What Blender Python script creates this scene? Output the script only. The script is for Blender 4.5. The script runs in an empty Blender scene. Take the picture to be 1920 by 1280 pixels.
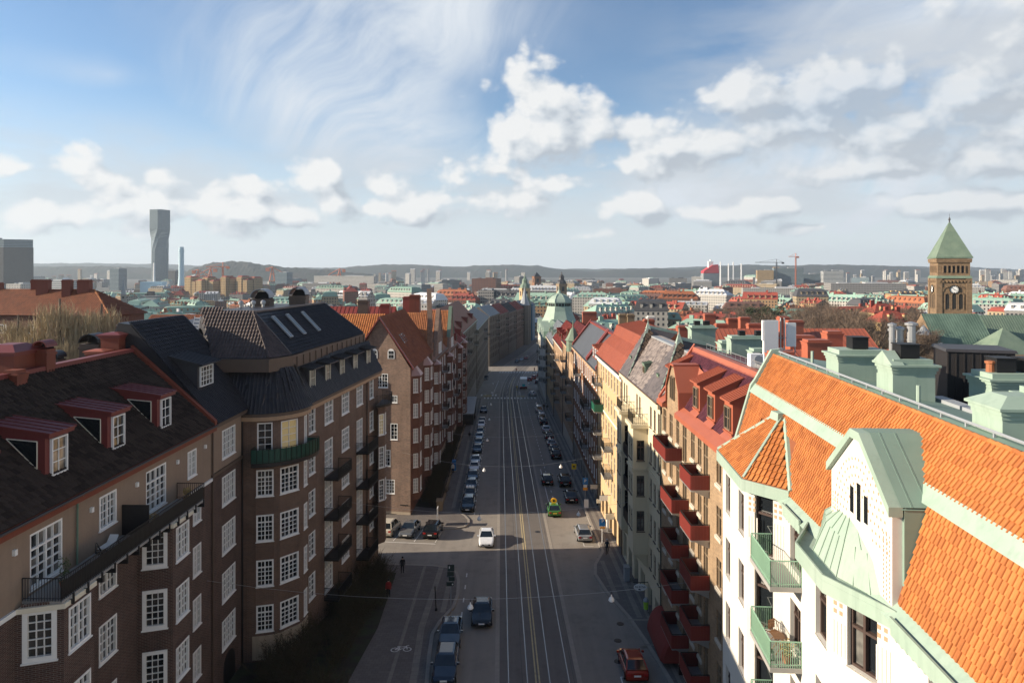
import bpy, math, random
import numpy as np
from mathutils import Vector as V, Matrix as M
rnd = random.Random(11)
S = bpy.context.scene
C = S.collection
PI = math.pi
# ------------------------------------------------------------ camera
cd = bpy.data.cameras.new("camera"); cam = bpy.data.objects.new("camera", cd); C.objects.link(cam)
cam.location = (0, 0, 28); cam.rotation_euler = (PI/2, 0, 0)
cd.sensor_width = 36; cd.lens = 24.19; cd.shift_y = -0.0693
cd.clip_start = 0.5; cd.clip_end = 30000
S.camera = cam
# ------------------------------------------------------------ colour management
S.view_settings.view_transform = 'Standard'; S.view_settings.look = 'None'
S.view_settings.gamma = 1; S.view_settings.use_curve_mapping = False
S.view_settings.exposure = 1.0
S.cycles.use_denoising = True
S.cycles.max_bounces = 6; S.cycles.diffuse_bounces = 3; S.cycles.glossy_bounces = 3
S.cycles.transmission_bounces = 2; S.cycles.volume_bounces = 0
S.cycles.sample_clamp_indirect = 6
HAZE = 7.5e-5
# ------------------------------------------------------------ sun and sky
SUN_EL, SUN_AZ = math.radians(20.5), math.radians(4)   # light travels towards +X, turned slightly to +Y
sd = bpy.data.lights.new("sun", 'SUN'); sun = bpy.data.objects.new("sun", sd); C.objects.link(sun)
sd.energy = 4.8; sd.angle = math.radians(0.5); sd.color = (1, .86, .68)
trav = V((math.cos(SUN_EL)*math.cos(SUN_AZ), math.cos(SUN_EL)*math.sin(SUN_AZ), -math.sin(SUN_EL)))
sun.rotation_euler = trav.to_track_quat('-Z', 'Y').to_euler(); sun.location = (-60, 0, 90)
W = bpy.data.worlds.new("World"); S.world = W; W.use_nodes = True
# clouds: density of a cumulus layer in (azimuth, elevation), lit by comparing it with itself a step towards the sun
def sky():
 nt = W.node_tree; nt.nodes.clear(); L = nt.links.new
 def N(t, tree=nt, **k):
  n = tree.nodes.new(t)
  for a, b in k.items(): setattr(n, a, b)
  return n
 def math_(tree, op, a, b=None, c=None, clamp=False):
  n = tree.nodes.new('ShaderNodeMath'); n.operation = op; n.use_clamp = clamp
  for i, x in enumerate((a, b, c)):
   if x is None: continue
   if isinstance(x, (int, float)): n.inputs[i].default_value = x
   else: tree.links.new(x, n.inputs[i])
  return n.outputs[0]
 def mapr(tree, x, a, b, c=0, d=1, sm=True):
  n = tree.nodes.new('ShaderNodeMapRange'); n.interpolation_type = 'SMOOTHSTEP' if sm else 'LINEAR'
  tree.links.new(x, n.inputs[0])
  for i, q in enumerate((a, b, c, d)): n.inputs[i+1].default_value = q
  return n.outputs[0]
 # (azimuth, elevation, half width, half height) of the cumulus heaps, in hundredths of a radian
 B = [(2.2,24.5,5,4.6),(.8,20.5,4.6,4.6),(5.5,21,7,5),(12,21.5,6,3.4),(17,20,6,3),(17,21,5,2.6),
  (-56,12.6,3.2,2.2),(-53,11.6,4,1.2),(-47,11.7,1.9,1.2),(-36.5,12,2.4,1.6),(-49,8,4.5,2.6),(-46.5,9,3.4,2.3),(-40,8.8,5,2.6),(-35.5,9.4,3,1.8),
  (-33,8.2,5,1.8),(-28,12.2,3.4,2.2),(-25.5,9.4,4.5,2.0),(-20.5,9,3.5,1.5),(-18.5,12,3,1.6),(-13,9.2,6,1.9),(-61,6.6,6,1.7),(-64,12.2,3,1.4),
  (-3,14.2,4.8,2.2),(-1,9.6,7.5,1.9),(-7,12.8,4,1.8),
  (6,12,6,1.6),(17.5,9,4.4,2),(17,15,5,2.2),(23,17.2,5,2.2),(29,16.6,10,3.2),(38,18.5,9.5,4.2),(34,22.5,8,2.8),(43,22,8,3.2),
  (51,18.5,10,4.6),(50,12.8,12.5,1.9),(61,13,8,2.4),(59,21,9,3.4),(64,18.5,6,4),(28,8.2,4,1),(36,8.2,5,1.2),(41,6,3.4,.8),
  (54,8.2,6,1.4),(62,8,6,1.6),(11,5.4,5,.8),(45,24.5,10,3.4),(66,30,8,3),
  (-84,11,9,3),(-80,22,8,3),(86,14,14,3.4),(92,26,12,5),(118,12,16,4),(-110,12,14,3.4),(150,15,16,4),(-150,14,16,4),(180,24,14,5),(-130,26,12,4)]
 g = bpy.data.node_groups.new("cloud_density", 'ShaderNodeTree')
 g.interface.new_socket("p", in_out='INPUT', socket_type='NodeSocketVector')
 g.interface.new_socket("d", in_out='OUTPUT', socket_type='NodeSocketFloat')
 gi = g.nodes.new('NodeGroupInput'); go = g.nodes.new('NodeGroupOutput')
 p = gi.outputs[0]
 # the outline is pushed about by a noise
 wn = g.nodes.new('ShaderNodeTexNoise'); wn.inputs['Scale'].default_value = 9; wn.inputs['Detail'].default_value = 3
 g.links.new(p, wn.inputs['Vector'])
 wo = g.nodes.new('ShaderNodeVectorMath'); wo.operation = 'MULTIPLY_ADD'
 g.links.new(wn.outputs['Color'], wo.inputs[0]); wo.inputs[1].default_value = (.07, .045, 0)
 wa = g.nodes.new('ShaderNodeVectorMath'); wa.operation = 'ADD'; g.links.new(p, wa.inputs[0]); wa.inputs[1].default_value = (-.035, -.0225, 0)
 g.links.new(wa.outputs[0], wo.inputs[2])
 q = wo.outputs[0]
 best = None
 for a, e, ra, re in B:
  a, e, ra, re = a/100, e/100, ra/100*1.55, re/100*1.5
  m = g.nodes.new('ShaderNodeVectorMath'); m.operation = 'MULTIPLY_ADD'
  g.links.new(q, m.inputs[0]); m.inputs[1].default_value = (1/ra, 1/re, 0); m.inputs[2].default_value = (-a/ra, -e/re, 0)
  l = g.nodes.new('ShaderNodeVectorMath'); l.operation = 'LENGTH'; g.links.new(m.outputs[0], l.inputs[0])
  if best is None: best = l.outputs['Value']
  else:
   n = g.nodes.new('ShaderNodeMath'); n.operation = 'SMOOTH_MIN'; n.inputs[2].default_value = .45
   g.links.new(best, n.inputs[0]); g.links.new(l.outputs['Value'], n.inputs[1]); best = n.outputs[0]
 wv = g.nodes.new('ShaderNodeVectorMath'); wv.operation = 'MULTIPLY'; g.links.new(q, wv.inputs[0]); wv.inputs[1].default_value = (1, 1.3, 1)
 f1 = g.nodes.new('ShaderNodeTexNoise'); f1.inputs['Scale'].default_value = 17; f1.inputs['Detail'].default_value = 9
 f1.inputs['Roughness'].default_value = .56
 mp = g.nodes.new('ShaderNodeVectorMath'); mp.operation = 'MULTIPLY'; g.links.new(p, mp.inputs[0]); mp.inputs[1].default_value = (1, 1.35, 1)
 g.links.new(mp.outputs[0], f1.inputs['Vector'])
 d = math_(g, 'SUBTRACT', 1.0, best)
 d = math_(g, 'MAXIMUM', d, -.8)
 d = math_(g, 'MULTIPLY_ADD', math_(g, 'SUBTRACT', f1.outputs[0], .5), 1.5, d)
 for sc, k in ((10, .95), (24, .6), (60, .32)):
  v = g.nodes.new('ShaderNodeTexVoronoi'); v.feature = 'SMOOTH_F1'; v.inputs['Scale'].default_value = sc; v.inputs['Smoothness'].default_value = .35
  g.links.new(wv.outputs[0], v.inputs['Vector']); d = math_(g, 'MULTIPLY_ADD', math_(g, 'SUBTRACT', .42, v.outputs['Distance']), k, d)
 g.links.new(d, go.inputs[0])
 tc = N('ShaderNodeTexCoord'); sx = N('ShaderNodeSeparateXYZ'); L(tc.outputs['Generated'], sx.inputs[0])
 az = math_(nt, 'ARCTAN2', sx.outputs[0], sx.outputs[1]); el = math_(nt, 'ARCSINE', sx.outputs[2])
 cv = N('ShaderNodeCombineXYZ'); L(az, cv.inputs[0]); L(el, cv.inputs[1])
 g1 = N('ShaderNodeGroup', node_tree=g); L(cv.outputs[0], g1.inputs[0])
 of = N('ShaderNodeVectorMath', operation='ADD'); L(cv.outputs[0], of.inputs[0]); of.inputs[1].default_value = (-.022, .02, 0)
 g2 = N('ShaderNodeGroup', node_tree=g); L(of.outputs[0], g2.inputs[0])
 dens = mapr(nt, g1.outputs[0], -.06, .46)
 shade = math_(nt, 'MULTIPLY_ADD', math_(nt, 'SUBTRACT', g1.outputs[0], g2.outputs[0]), .95, .5, clamp=True)
 thick = mapr(nt, g1.outputs[0], .1, 1.0)
 # clouds to the right are thicker and greyer (they lie under a veil)
 veil = mapr(nt, az, .05, .5)
 shade = math_(nt, 'SUBTRACT', shade, math_(nt, 'MULTIPLY', veil, .3), clamp=True)
 cr = N('ShaderNodeValToRGB'); L(shade, cr.inputs[0])
 e = cr.color_ramp.elements
 e[0].position = .05; e[0].color = (.50, .55, .61, 1)
 e[1].position = .8; e[1].color = (.93, .93, .92, 1)
 x = e.new(.42); x.color = (.72, .76, .80, 1)
 # cirrus: streaks in a turned frame
 rot = N('ShaderNodeMapping', vector_type='TEXTURE'); rot.inputs['Rotation'].default_value = (0, 0, math.radians(46)); rot.inputs['Scale'].default_value = (.8, .27, 1)
 wz = N('ShaderNodeTexNoise'); wz.inputs['Scale'].default_value = 2.6; wz.inputs['Detail'].default_value = 2; L(cv.outputs[0], wz.inputs['Vector'])
 wm = N('ShaderNodeVectorMath', operation='MULTIPLY_ADD'); L(wz.outputs['Color'], wm.inputs[0]); wm.inputs[1].default_value = (.34, .3, 0); L(cv.outputs[0], wm.inputs[2])
 L(wm.outputs[0], rot.inputs['Vector'])
 c1 = N('ShaderNodeTexNoise'); c1.inputs['Scale'].default_value = 2.3; c1.inputs['Detail'].default_value = 8; c1.inputs['Roughness'].default_value = .62
 L(rot.outputs[0], c1.inputs['Vector'])
 c2 = N('ShaderNodeTexNoise'); c2.inputs['Scale'].default_value = 3.4; c2.inputs['Detail'].default_value = 3
 mo = N('ShaderNodeVectorMath', operation='ADD'); L(cv.outputs[0], mo.inputs[0]); mo.inputs[1].default_value = (7.1, 2.7, 0); L(mo.outputs[0], c2.inputs['Vector'])
 # broad field where the veil is dense: centre left, and a band rising to the right
 def lobe(a, e, ra, re):
  m = N('ShaderNodeVectorMath', operation='MULTIPLY_ADD'); L(cv.outputs[0], m.inputs[0])
  m.inputs[1].default_value = (1/ra, 1/re, 0); m.inputs[2].default_value = (-a/ra, -e/re, 0)
  l = N('ShaderNodeVectorMath', operation='LENGTH'); L(m.outputs[0], l.inputs[0]); return math_(nt, 'SUBTRACT', 1, l.outputs['Value'])
 lb = lobe(-.27, .27, .27, .17)
 for t in ((-.1, .36, .24, .14), (.6, .33, .3, .12), (-.2, .18, .26, .08), (.3, .1, .6, .1), (-.4, .09, .4, .06), (-1.75, .5, .7, .3), (1.7, .5, .7, .3), (2.8, .4, .8, .3)):
  lb = math_(nt, 'MAXIMUM', lb, lobe(*t))
 lb = math_(nt, 'MAXIMUM', lb, math_(nt, 'SUBTRACT', lobe(-.53, .24, .24, .07), .5))
 fld = mapr(nt, math_(nt, 'MULTIPLY_ADD', math_(nt, 'SUBTRACT', c2.outputs[0], .5), 1.5, lb), -.15, .9)
 stk = math_(nt, 'MULTIPLY', mapr(nt, c1.outputs[0], .28, .62, .1, 1), fld)
 cir = math_(nt, 'MULTIPLY', math_(nt, 'MULTIPLY_ADD', fld, .1, stk), .95, clamp=True)
 cir = math_(nt, 'MAXIMUM', cir, mapr(nt, el, .26, .0, 0, .86))
 # one layer of high cloud, then the cumulus
 st = N('ShaderNodeTexSky'); st.sky_type = 'NISHITA'; st.sun_disc = False
 st.sun_elevation = SUN_EL; st.sun_rotation = math.radians(270) + SUN_AZ; st.altitude = 50
 st.air_density = 1.0; st.dust_density = .15; st.ozone_density = 3.0
 sn_ = N('ShaderNodeTexNoise'); sn_.inputs['Scale'].default_value = 5.5; sn_.inputs['Detail'].default_value = 7; sn_.inputs['Roughness'].default_value = .55
 sm = N('ShaderNodeVectorMath', operation='MULTIPLY'); L(cv.outputs[0], sm.inputs[0]); sm.inputs[1].default_value = (1, 3.0, 1); L(sm.outputs[0], sn_.inputs['Vector'])
 hb = math_(nt, 'MULTIPLY', mapr(nt, el, .03, .1), math_(nt, 'MULTIPLY_ADD', mapr(nt, az, .0, .35), .16, mapr(nt, el, .22, .12)), clamp=True)
 hb2 = math_(nt, 'MULTIPLY', mapr(nt, az, .1, .45), math_(nt, 'MULTIPLY', mapr(nt, el, .06, .13), mapr(nt, el, .42, .24)))
 scud = math_(nt, 'MULTIPLY', mapr(nt, sn_.outputs[0], .34, .62, 0, .85), math_(nt, 'MAXIMUM', math_(nt, 'MULTIPLY', hb, .8), hb2))
 b3 = N('ShaderNodeBackground'); b3.inputs[0].default_value = (.76, .80, .85, 1); b3.inputs[1].default_value = .42
 b0 = N('ShaderNodeBackground'); L(st.outputs[0], b0.inputs[0]); b0.inputs[1].default_value = SKY_STRENGTH
 b1 = N('ShaderNodeBackground'); b1.inputs[0].default_value = (.80, .86, .93, 1); b1.inputs[1].default_value = .47
 b2 = N('ShaderNodeBackground'); L(cr.outputs[0], b2.inputs[0]); b2.inputs[1].default_value = .5
 m1 = N('ShaderNodeMixShader'); L(cir, m1.inputs[0]); L(b0.outputs[0], m1.inputs[1]); L(b1.outputs[0], m1.inputs[2])
 m2 = N('ShaderNodeMixShader'); L(math_(nt, 'MULTIPLY', dens, math_(nt, 'MULTIPLY_ADD', veil, -.2, .95)), m2.inputs[0]); m3 = N('ShaderNodeMixShader'); L(scud, m3.inputs[0]); L(m1.outputs[0], m3.inputs[1]); L(b3.outputs[0], m3.inputs[2]); L(m3.outputs[0], m2.inputs[1]); L(b2.outputs[0], m2.inputs[2])
 o = N('ShaderNodeOutputWorld'); L(m2.outputs[0], o.inputs[0])
SKY_STRENGTH = .076
sky()
W.cycles.sampling_method = 'MANUAL'; W.cycles.sample_map_resolution = 512
# ------------------------------------------------------------ helpers
ORG = {}                                    # world position of a parent's origin
def tag(o, label=None, cat=None, group=None, kind=None):
 for k, v in (('label', label), ('category', cat), ('group', group), ('kind', kind)):
  if v: o[k] = v
 return o
def empty(name, loc, label=None, cat=None, group=None):
 o = bpy.data.objects.new(name, None); C.objects.link(o); o.location = loc; o.empty_display_size = .3
 ORG[o.name] = V(loc); return tag(o, label, cat, group)
def link(name, me, parent=None, mat=None):
 o = bpy.data.objects.new(name, me); C.objects.link(o)
 if parent: o.parent = parent
 if mat is not None: o.matrix_local = mat
 return o
def copy_tree(o, parent=None):
 c = o.copy(); C.objects.link(c)
 if parent: c.parent = parent
 for ch in o.children: copy_tree(ch, c)
 return c
class MB:
 def __init__(s): s.v = []; s.f = []; s.m = []
 def add(s, pts, m=0):
  i = len(s.v); s.v += [tuple(p) for p in pts]; s.f.append(tuple(range(i, i+len(pts)))); s.m.append(m)
 def hexa(s, p, m=0, skip=()):
  i = len(s.v); s.v += [tuple(q) for q in p]
  for k, f in enumerate(((0,3,2,1),(4,5,6,7),(0,1,5,4),(1,2,6,5),(2,3,7,6),(3,0,4,7))):
   if k in skip: continue
   s.f.append(tuple(i+j for j in f)); s.m.append(m)
 def box(s, x0, y0, z0, x1, y1, z1, m=0):
  s.hexa([(x0,y0,z0),(x1,y0,z0),(x1,y1,z0),(x0,y1,z0),(x0,y0,z1),(x1,y0,z1),(x1,y1,z1),(x0,y1,z1)], m)
 def fbox(s, fr, u0, u1, v0, v1, d0, d1, m=0):       # box in a wall's frame; d outwards
  P = fr.p; s.hexa([P(u0,v0,d1),P(u1,v0,d1),P(u1,v0,d0),P(u0,v0,d0),P(u0,v1,d1),P(u1,v1,d1),P(u1,v1,d0),P(u0,v1,d0)], m)
 def obox(s, c, rz, sx, sy, z0, z1, m=0, t=1.0):     # turned box, t = taper of the top
  a, b = math.cos(rz), math.sin(rz)
  q = [(-1,-1),(1,-1),(1,1),(-1,1)]
  f = lambda k, z, r: (c[0]+(q[k][0]*sx*a-q[k][1]*sy*b)*r/2, c[1]+(q[k][0]*sx*b+q[k][1]*sy*a)*r/2, z)
  s.hexa([f(k, z0, 1) for k in range(4)]+[f(k, z1, t) for k in range(4)], m)
 def prism(s, poly, z0, z1, m=0, cap=True, m2=None):
  n = len(poly); i = len(s.v)
  s.v += [(p[0],p[1],z0) for p in poly]+[(p[0],p[1],z1) for p in poly]
  for k in range(n): s.f.append((i+k, i+(k+1)%n, i+n+(k+1)%n, i+n+k)); s.m.append(m)
  if cap:
   s.f.append(tuple(i+n+k for k in range(n))); s.m.append(m if m2 is None else m2)
   s.f.append(tuple(i+n-1-k for k in range(n))); s.m.append(m)
 def ext(s, prof, a, m=0, caps=True):                # a polygon of 3D points swept by the vector a
  a = V(a); n = len(prof); i = len(s.v); prof = [V(p) for p in prof]
  s.v += [tuple(p) for p in prof]+[tuple(p+a) for p in prof]
  for k in range(n): s.f.append((i+k, i+(k+1)%n, i+n+(k+1)%n, i+n+k)); s.m.append(m)
  if caps:
   s.f.append(tuple(i+n-1-k for k in range(n))); s.m.append(m); s.f.append(tuple(i+n+k for k in range(n))); s.m.append(m)
 def tube(s, path, r, m=0, n=6, r2=None, cap=True):
  path = [V(p) for p in path]; K = len(path); i = len(s.v)
  for k, p in enumerate(path):
   t = (path[min(k+1,K-1)]-path[max(k-1,0)]).normalized()
   x = t.orthogonal().normalized() if abs(t.z) < .99 else V((1,0,0)); x = (x-t*x.dot(t)).normalized(); y = t.cross(x)
   rr = r if r2 is None else r+(r2-r)*k/max(K-1,1)
   for j in range(n):
    a = 2*PI*j/n; s.v.append(tuple(p+x*rr*math.cos(a)+y*rr*math.sin(a)))
  for k in range(K-1):
   for j in range(n):
    a, b = i+k*n+j, i+k*n+(j+1)%n; s.f.append((a,b,b+n,a+n)); s.m.append(m)
  if cap:
   s.f.append(tuple(i+n-1-j for j in range(n))); s.m.append(m)
   s.f.append(tuple(i+(K-1)*n+j for j in range(n))); s.m.append(m)
 def lathe(s, c, prof, m=0, n=12, a0=0, flat=None):
  i = len(s.v); K = len(prof)
  for r, z in prof:
   for j in range(n):
    a = a0+2*PI*j/n; s.v.append((c[0]+r*math.cos(a), c[1]+r*math.sin(a), c[2]+z))
  for k in range(K-1):
   for j in range(n):
    a, b = i+k*n+j, i+k*n+(j+1)%n; s.f.append((a,b,b+n,a+n)); s.m.append(m)
  s.f.append(tuple(i+n-1-j for j in range(n))); s.m.append(m)
  s.f.append(tuple(i+(K-1)*n+j for j in range(n))); s.m.append(m)
 def mesh(s, name, mats, off=(0,0,0), smooth=False, uv=True):
  me = bpy.data.meshes.new(name)
  if off[0] or off[1] or off[2]:
   ox, oy, oz = off; vs = [(a-ox, b-oy, c-oz) for a, b, c in s.v]
  else: vs = s.v
  me.from_pydata(vs, [], s.f)
  for q in (mats if isinstance(mats, (list, tuple)) else [mats]): me.materials.append(q)
  me.polygons.foreach_set('material_index', s.m)
  if smooth: me.polygons.foreach_set('use_smooth', [True]*len(s.f))
  if uv:                                          # metres along each face's own horizontal and slope
   ul = me.uv_layers.new(name='UVMap'); out = []
   for f in s.f:
    a, b, c = V(s.v[f[0]]), V(s.v[f[1]]), V(s.v[f[2]])
    nn = (b-a).cross(c-a)
    if len(f) > 3: nn = (c-a).cross(V(s.v[f[3]])-b)
    if nn.length < 1e-9: nn = V((0,0,1))
    nn.normalize()
    t = V((-nn.y, nn.x, 0)) if abs(nn.z) < .97 else V((1,0,0))
    t.normalize(); w = nn.cross(t)
    for k in f:
     p = V(s.v[k]); out += [p.dot(t), p.dot(w)]
   ul.data.foreach_set('uv', out)
  me.update(); return me
 def build(s, name, mats, parent=None, smooth=False, uv=True):
  off = ORG.get(parent.name, (0,0,0)) if parent else (0,0,0)
  o = link(name, s.mesh(name, mats, off, smooth, uv), parent)
  ORG[o.name] = V(off); return o
class Fr:                                   # a wall seen from outside: U to the right, n outwards
 def __init__(s, a, b, z=0):
  s.o = V((a[0], a[1], z)); d = V((b[0]-a[0], b[1]-a[1], 0)); s.L = d.length; s.U = d.normalized()
  s.n = s.U.cross(V((0,0,1)))
 def p(s, u, v, d=0): return s.o+s.U*u+s.n*d+V((0,0,v))
 def rot(s): return M((( s.U.x,-s.n.x,0),(s.U.y,-s.n.y,0),(0,0,1))).to_4x4()
 def mat(s, u, v, d=0, org=V((0,0,0))): return M.Translation(s.p(u,v,d)-org) @ s.rot()
def wallgrid(mb, fr, u0, u1, v0, v1, ops, m=0, rev=.18, d=0, mr=None):
 """a flat wall with real openings (u,v,w,h) and their reveals"""
 us = sorted({u0,u1,*[o[0] for o in ops],*[o[0]+o[2] for o in ops]}); vs = sorted({v0,v1,*[o[1] for o in ops],*[o[1]+o[3] for o in ops]})
 us = [u for u in us if u0-1e-6 <= u <= u1+1e-6]; vs = [v for v in vs if v0-1e-6 <= v <= v1+1e-6]
 for i in range(len(us)-1):
  run = None
  for j in range(len(vs)-1):
   a, b = (us[i]+us[i+1])/2, (vs[j]+vs[j+1])/2
   hole = any(o[0] < a < o[0]+o[2] and o[1] < b < o[1]+o[3] for o in ops)
   if not hole: mb.add([fr.p(us[i],vs[j],d),fr.p(us[i+1],vs[j],d),fr.p(us[i+1],vs[j+1],d),fr.p(us[i],vs[j+1],d)], m)
 mr = m if mr is None else mr
 for u,v,w,h in [o[:4] for o in ops]:
  q = [(u,v),(u+w,v),(u+w,v+h),(u,v+h)]
  for k in range(4):
   a, b = q[k], q[(k+1)%4]
   mb.add([fr.p(*a,d),fr.p(*b,d),fr.p(*b,d-rev),fr.p(*a,d-rev)][::-1], mr)
# ------------------------------------------------------------ windows
WC = {}; PANE = {}
def pane_mesh(w, h, mat):
 k = (round(w,2), round(h,2), mat.name)
 if k not in PANE:
  b = MB(); t = .004; b.hexa([(-w/2,0,0),(w/2,0,0),(w/2,t,0),(-w/2,t,0),(-w/2,0,h),(w/2,0,h),(w/2,t,h),(-w/2,t,h)])
  PANE[k] = b.mesh('pane', mat)
 return PANE[k]
def win_mesh(w, h, st, glass=False):
 """frame: casing, mullions, glazing bars, sill. st keys: mat cas out dep cols rows mull(list) trans bar sill"""
 g = lambda k, d: st.get(k, d)
 key = (round(w,2), round(h,2), st['id'], glass)
 if key in WC: return WC[key]
 b = MB(); cas, out, dep, bar = g('cas',.07), g('out',0), g('dep',.12), g('bar',.028)
 x0, x1 = -w/2, w/2
 def bb(a0, a1, z0, z1, y0, y1, m=0): b.box(a0, y0, z0, a1, y1, z1, m)
 bb(x0, x0+cas, 0, h, -out, dep); bb(x1-cas, x1, 0, h, -out, dep)
 bb(x0+cas, x1-cas, h-cas, h, -out, dep); bb(x0+cas, x1-cas, 0, cas, -out, dep)
 if g('sill', 0): bb(x0-.05, x1+.05, -.06, -.002, -out-g('sill',0), dep, 1)
 cols, rows = g('cols',2), g('rows',3); mull = g('mull',[]); tr = g('trans',None); mw = g('mw',.09)
 W_, H_ = w-2*cas, h-2*cas; y0, y1 = g('rec',.03), dep
 # column edges, then bars; a transom splits the height at a fraction
 xs = [x0+cas+W_*i/cols for i in range(cols+1)]
 zs = [cas+H_*j/rows for j in range(rows+1)]
 if tr: lo = rows-g('trows',1); zs = [cas+H_*tr*j/lo for j in range(lo+1)]+[cas+H_*(tr+(1-tr)*(j+1)/g('trows',1)) for j in range(g('trows',1))]; ti = lo
 else: ti = -1
 panes = []
 hw = lambda i: (mw/2 if i in mull else bar/2) if 0 < i < cols else 0
 hz = lambda j: (mw/2 if j == ti else bar/2) if 0 < j < rows else 0
 for i in range(1, cols): bb(xs[i]-hw(i), xs[i]+hw(i), cas, h-cas, y0 if i in mull else y0+.012, y1)
 for j in range(1, rows): bb(x0+cas, x1-cas, zs[j]-hz(j), zs[j]+hz(j), y0+.004 if j == ti else y0+.016, y1-.003)
 for i in range(cols):
  for j in range(rows):
   a0, a1, c0, c1 = xs[i]+hw(i), xs[i+1]-hw(i+1), zs[j]+hz(j), zs[j+1]-hz(j+1)
   panes.append(((a0+a1)/2, c0, a1-a0, c1-c0))
 mats = [st['mat'], st.get('smat', st['mat'])]
 if glass:
  b.add([(x0+cas,y1-.03,cas),(x1-cas,y1-.03,cas),(x1-cas,y1-.03,h-cas),(x0+cas,y1-.03,h-cas)], 2); mats.append(st['glass'])
 WC[key] = (b.mesh('window', mats), panes, (cas, y1)); return WC[key]
def window(root, fr, u, v, w, h, st, name='window', d=0):
 """u = centre"""
 solo = st.get('solo')
 me, panes, (cas, y1) = win_mesh(w, h, st, bool(solo))
 o = link(name, me, root, fr.mat(u, v, d, ORG[root.name])); ORG[o.name] = ORG[root.name]
 if solo: return o
 if st.get('panes'):
  for x, z, pw, ph in panes: link('pane', pane_mesh(pw, ph, st['glass']), o, M.Translation((x, y1-.03, z)))
 else: link('pane', pane_mesh(w-2*cas, h-2*cas, st['glass']), o, M.Translation((0, y1-.03, cas)))
 return o
# ------------------------------------------------------------ roof tiles
def inside(poly, x, y):
 c = False; n = len(poly)
 for i in range(n):
  (a, b), (e, f) = poly[i], poly[(i+1)%n]
  if (b > y) != (f > y) and x < (e-a)*(y-b)/(f-b)+a: c = not c
 return c
TILE = {}
def tile_proto(kind, tw, tl):
 """a pan tile (S-shaped) or a flat tile, lying in x across, y up the slope, z out"""
 if kind == 'pan': pr = [(-.02,.006),(.25,.0),(.5,.01),(.72,.042),(.93,.05),(.985,.032),(.99,-.015)]
 elif kind == 'low': pr = [(0,-.01),(.01,.045),(.15,.06),(.4,.012),(.75,.012),(1.0,.03)]
 else: pr = [(.01,.018),(.99,.018)]
 n = len(pr); L = tl*1.12; vs = []; fs = []
 for y, lift in ((0, .085 if kind == 'low' else .06), (L, .0)):
  for x, z in pr: vs.append((x*tw, y, z+lift))
 for x, z in pr: vs.append((x*tw, .07, z-.01))
 for k in range(n-1):
  fs.append((k, k+1, n+k+1, n+k)); fs.append((2*n+k, 2*n+k+1, k+1, k))
 return np.array(vs, float), fs
def tiles(root, quad, tw, tl, mat, kind='pan', single=0, near=None, lift=.01, avoid=(), name='roof_tile'):
 """cover a slope (3 or 4 points: eave left, eave right, ridge right, ridge left as seen from outside) with tiles; the SINGLE nearest are objects of their own"""
 q = [V(p) for p in quad]; X = (q[1]-q[0]).normalized(); n = X.cross(q[2]-q[0]).normalized(); Y = n.cross(X)
 poly = [((p-q[0]).dot(X), (p-q[0]).dot(Y)) for p in q]
 umin, umax = min(p[0] for p in poly), max(p[0] for p in poly); vmax = max(p[1] for p in poly)
 tv, tf = tile_proto(kind, tw, tl)
 R = np.array([[X.x,Y.x,n.x],[X.y,Y.y,n.y],[X.z,Y.z,n.z]]); o0 = np.array(q[0]+n*lift-ORG[root.name]) if root else np.array(q[0]+n*lift)
 cells = []
 rows = int(vmax/tl+.5)
 for j in range(rows):
  for i in range(int((umax-umin)/tw)+1):
   u, v = umin+i*tw, j*tl
   if inside(poly, u+tw/2, min(v+tl/2, vmax-.01)) and not any(a0 < u+tw/2 < a1 and b0 < v+tl/2 < b1 for a0,a1,b0,b1 in avoid):
    cells.append((u, v))
 if single:
  nr = V(near) if near else V((0,0,28))
  cells.sort(key=lambda c: (q[0]+X*c[0]+Y*c[1]-nr).length)
  key = (kind, tw, tl, mat.name)
  if key not in TILE:
   me = bpy.data.meshes.new('roof_tile'); me.from_pydata([tuple(v) for v in tv], [], tf); me.materials.append(mat); TILE[key] = me
  rm = M(((X.x,Y.x,n.x),(X.y,Y.y,n.y),(X.z,Y.z,n.z))).to_4x4()
  for u, v in cells[:single]:
   jit = M.Rotation(rnd.uniform(-.012,.012), 4, 'X') @ M.Rotation(rnd.uniform(-.01,.01), 4, 'Z')
   link(name, TILE[key], root, M.Translation(V(o0)+X*u+Y*v) @ rm @ jit)
  cells = cells[single:]
 if not cells: return
 nv = len(tv); K = len(cells); off = np.zeros((K,1,3)); off[:,0,0] = [c[0] for c in cells]; off[:,0,1] = [c[1] for c in cells]
 off[:,0,2] = np.random.RandomState(3).uniform(-.006,.006,K)
 P = (tv[None]+off).reshape(-1,3) @ R.T+o0
 F = [tuple(k*nv+a for a in f) for k in range(K) for f in tf]
 me = bpy.data.meshes.new('roof_tiles'); me.from_pydata(P.tolist(), [], F); me.materials.append(mat)
 o = link('roof_tiles', me, root); tag(o, kind='stuff'); ORG[o.name] = ORG[root.name]; return o
def seams(mb, quad, step, m=0, r=.03):
 """standing seams up a metal slope (eave left, eave right, ridge right, ridge left)"""
 a, b, c, d = [V(p) for p in quad]; n = (b-a).cross(d-a).normalized(); L = (b-a).length; k = max(1, int(L/step)); X = (b-a).normalized()*.018
 for i in range(k+1):
  t = i/k; p, q = a.lerp(b, t), d.lerp(c, t)
  mb.hexa([p-X,p+X,p+X+n*r*1.6,p-X+n*r*1.6,q-X,q+X,q+X+n*r*1.6,q-X+n*r*1.6], m)
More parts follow.
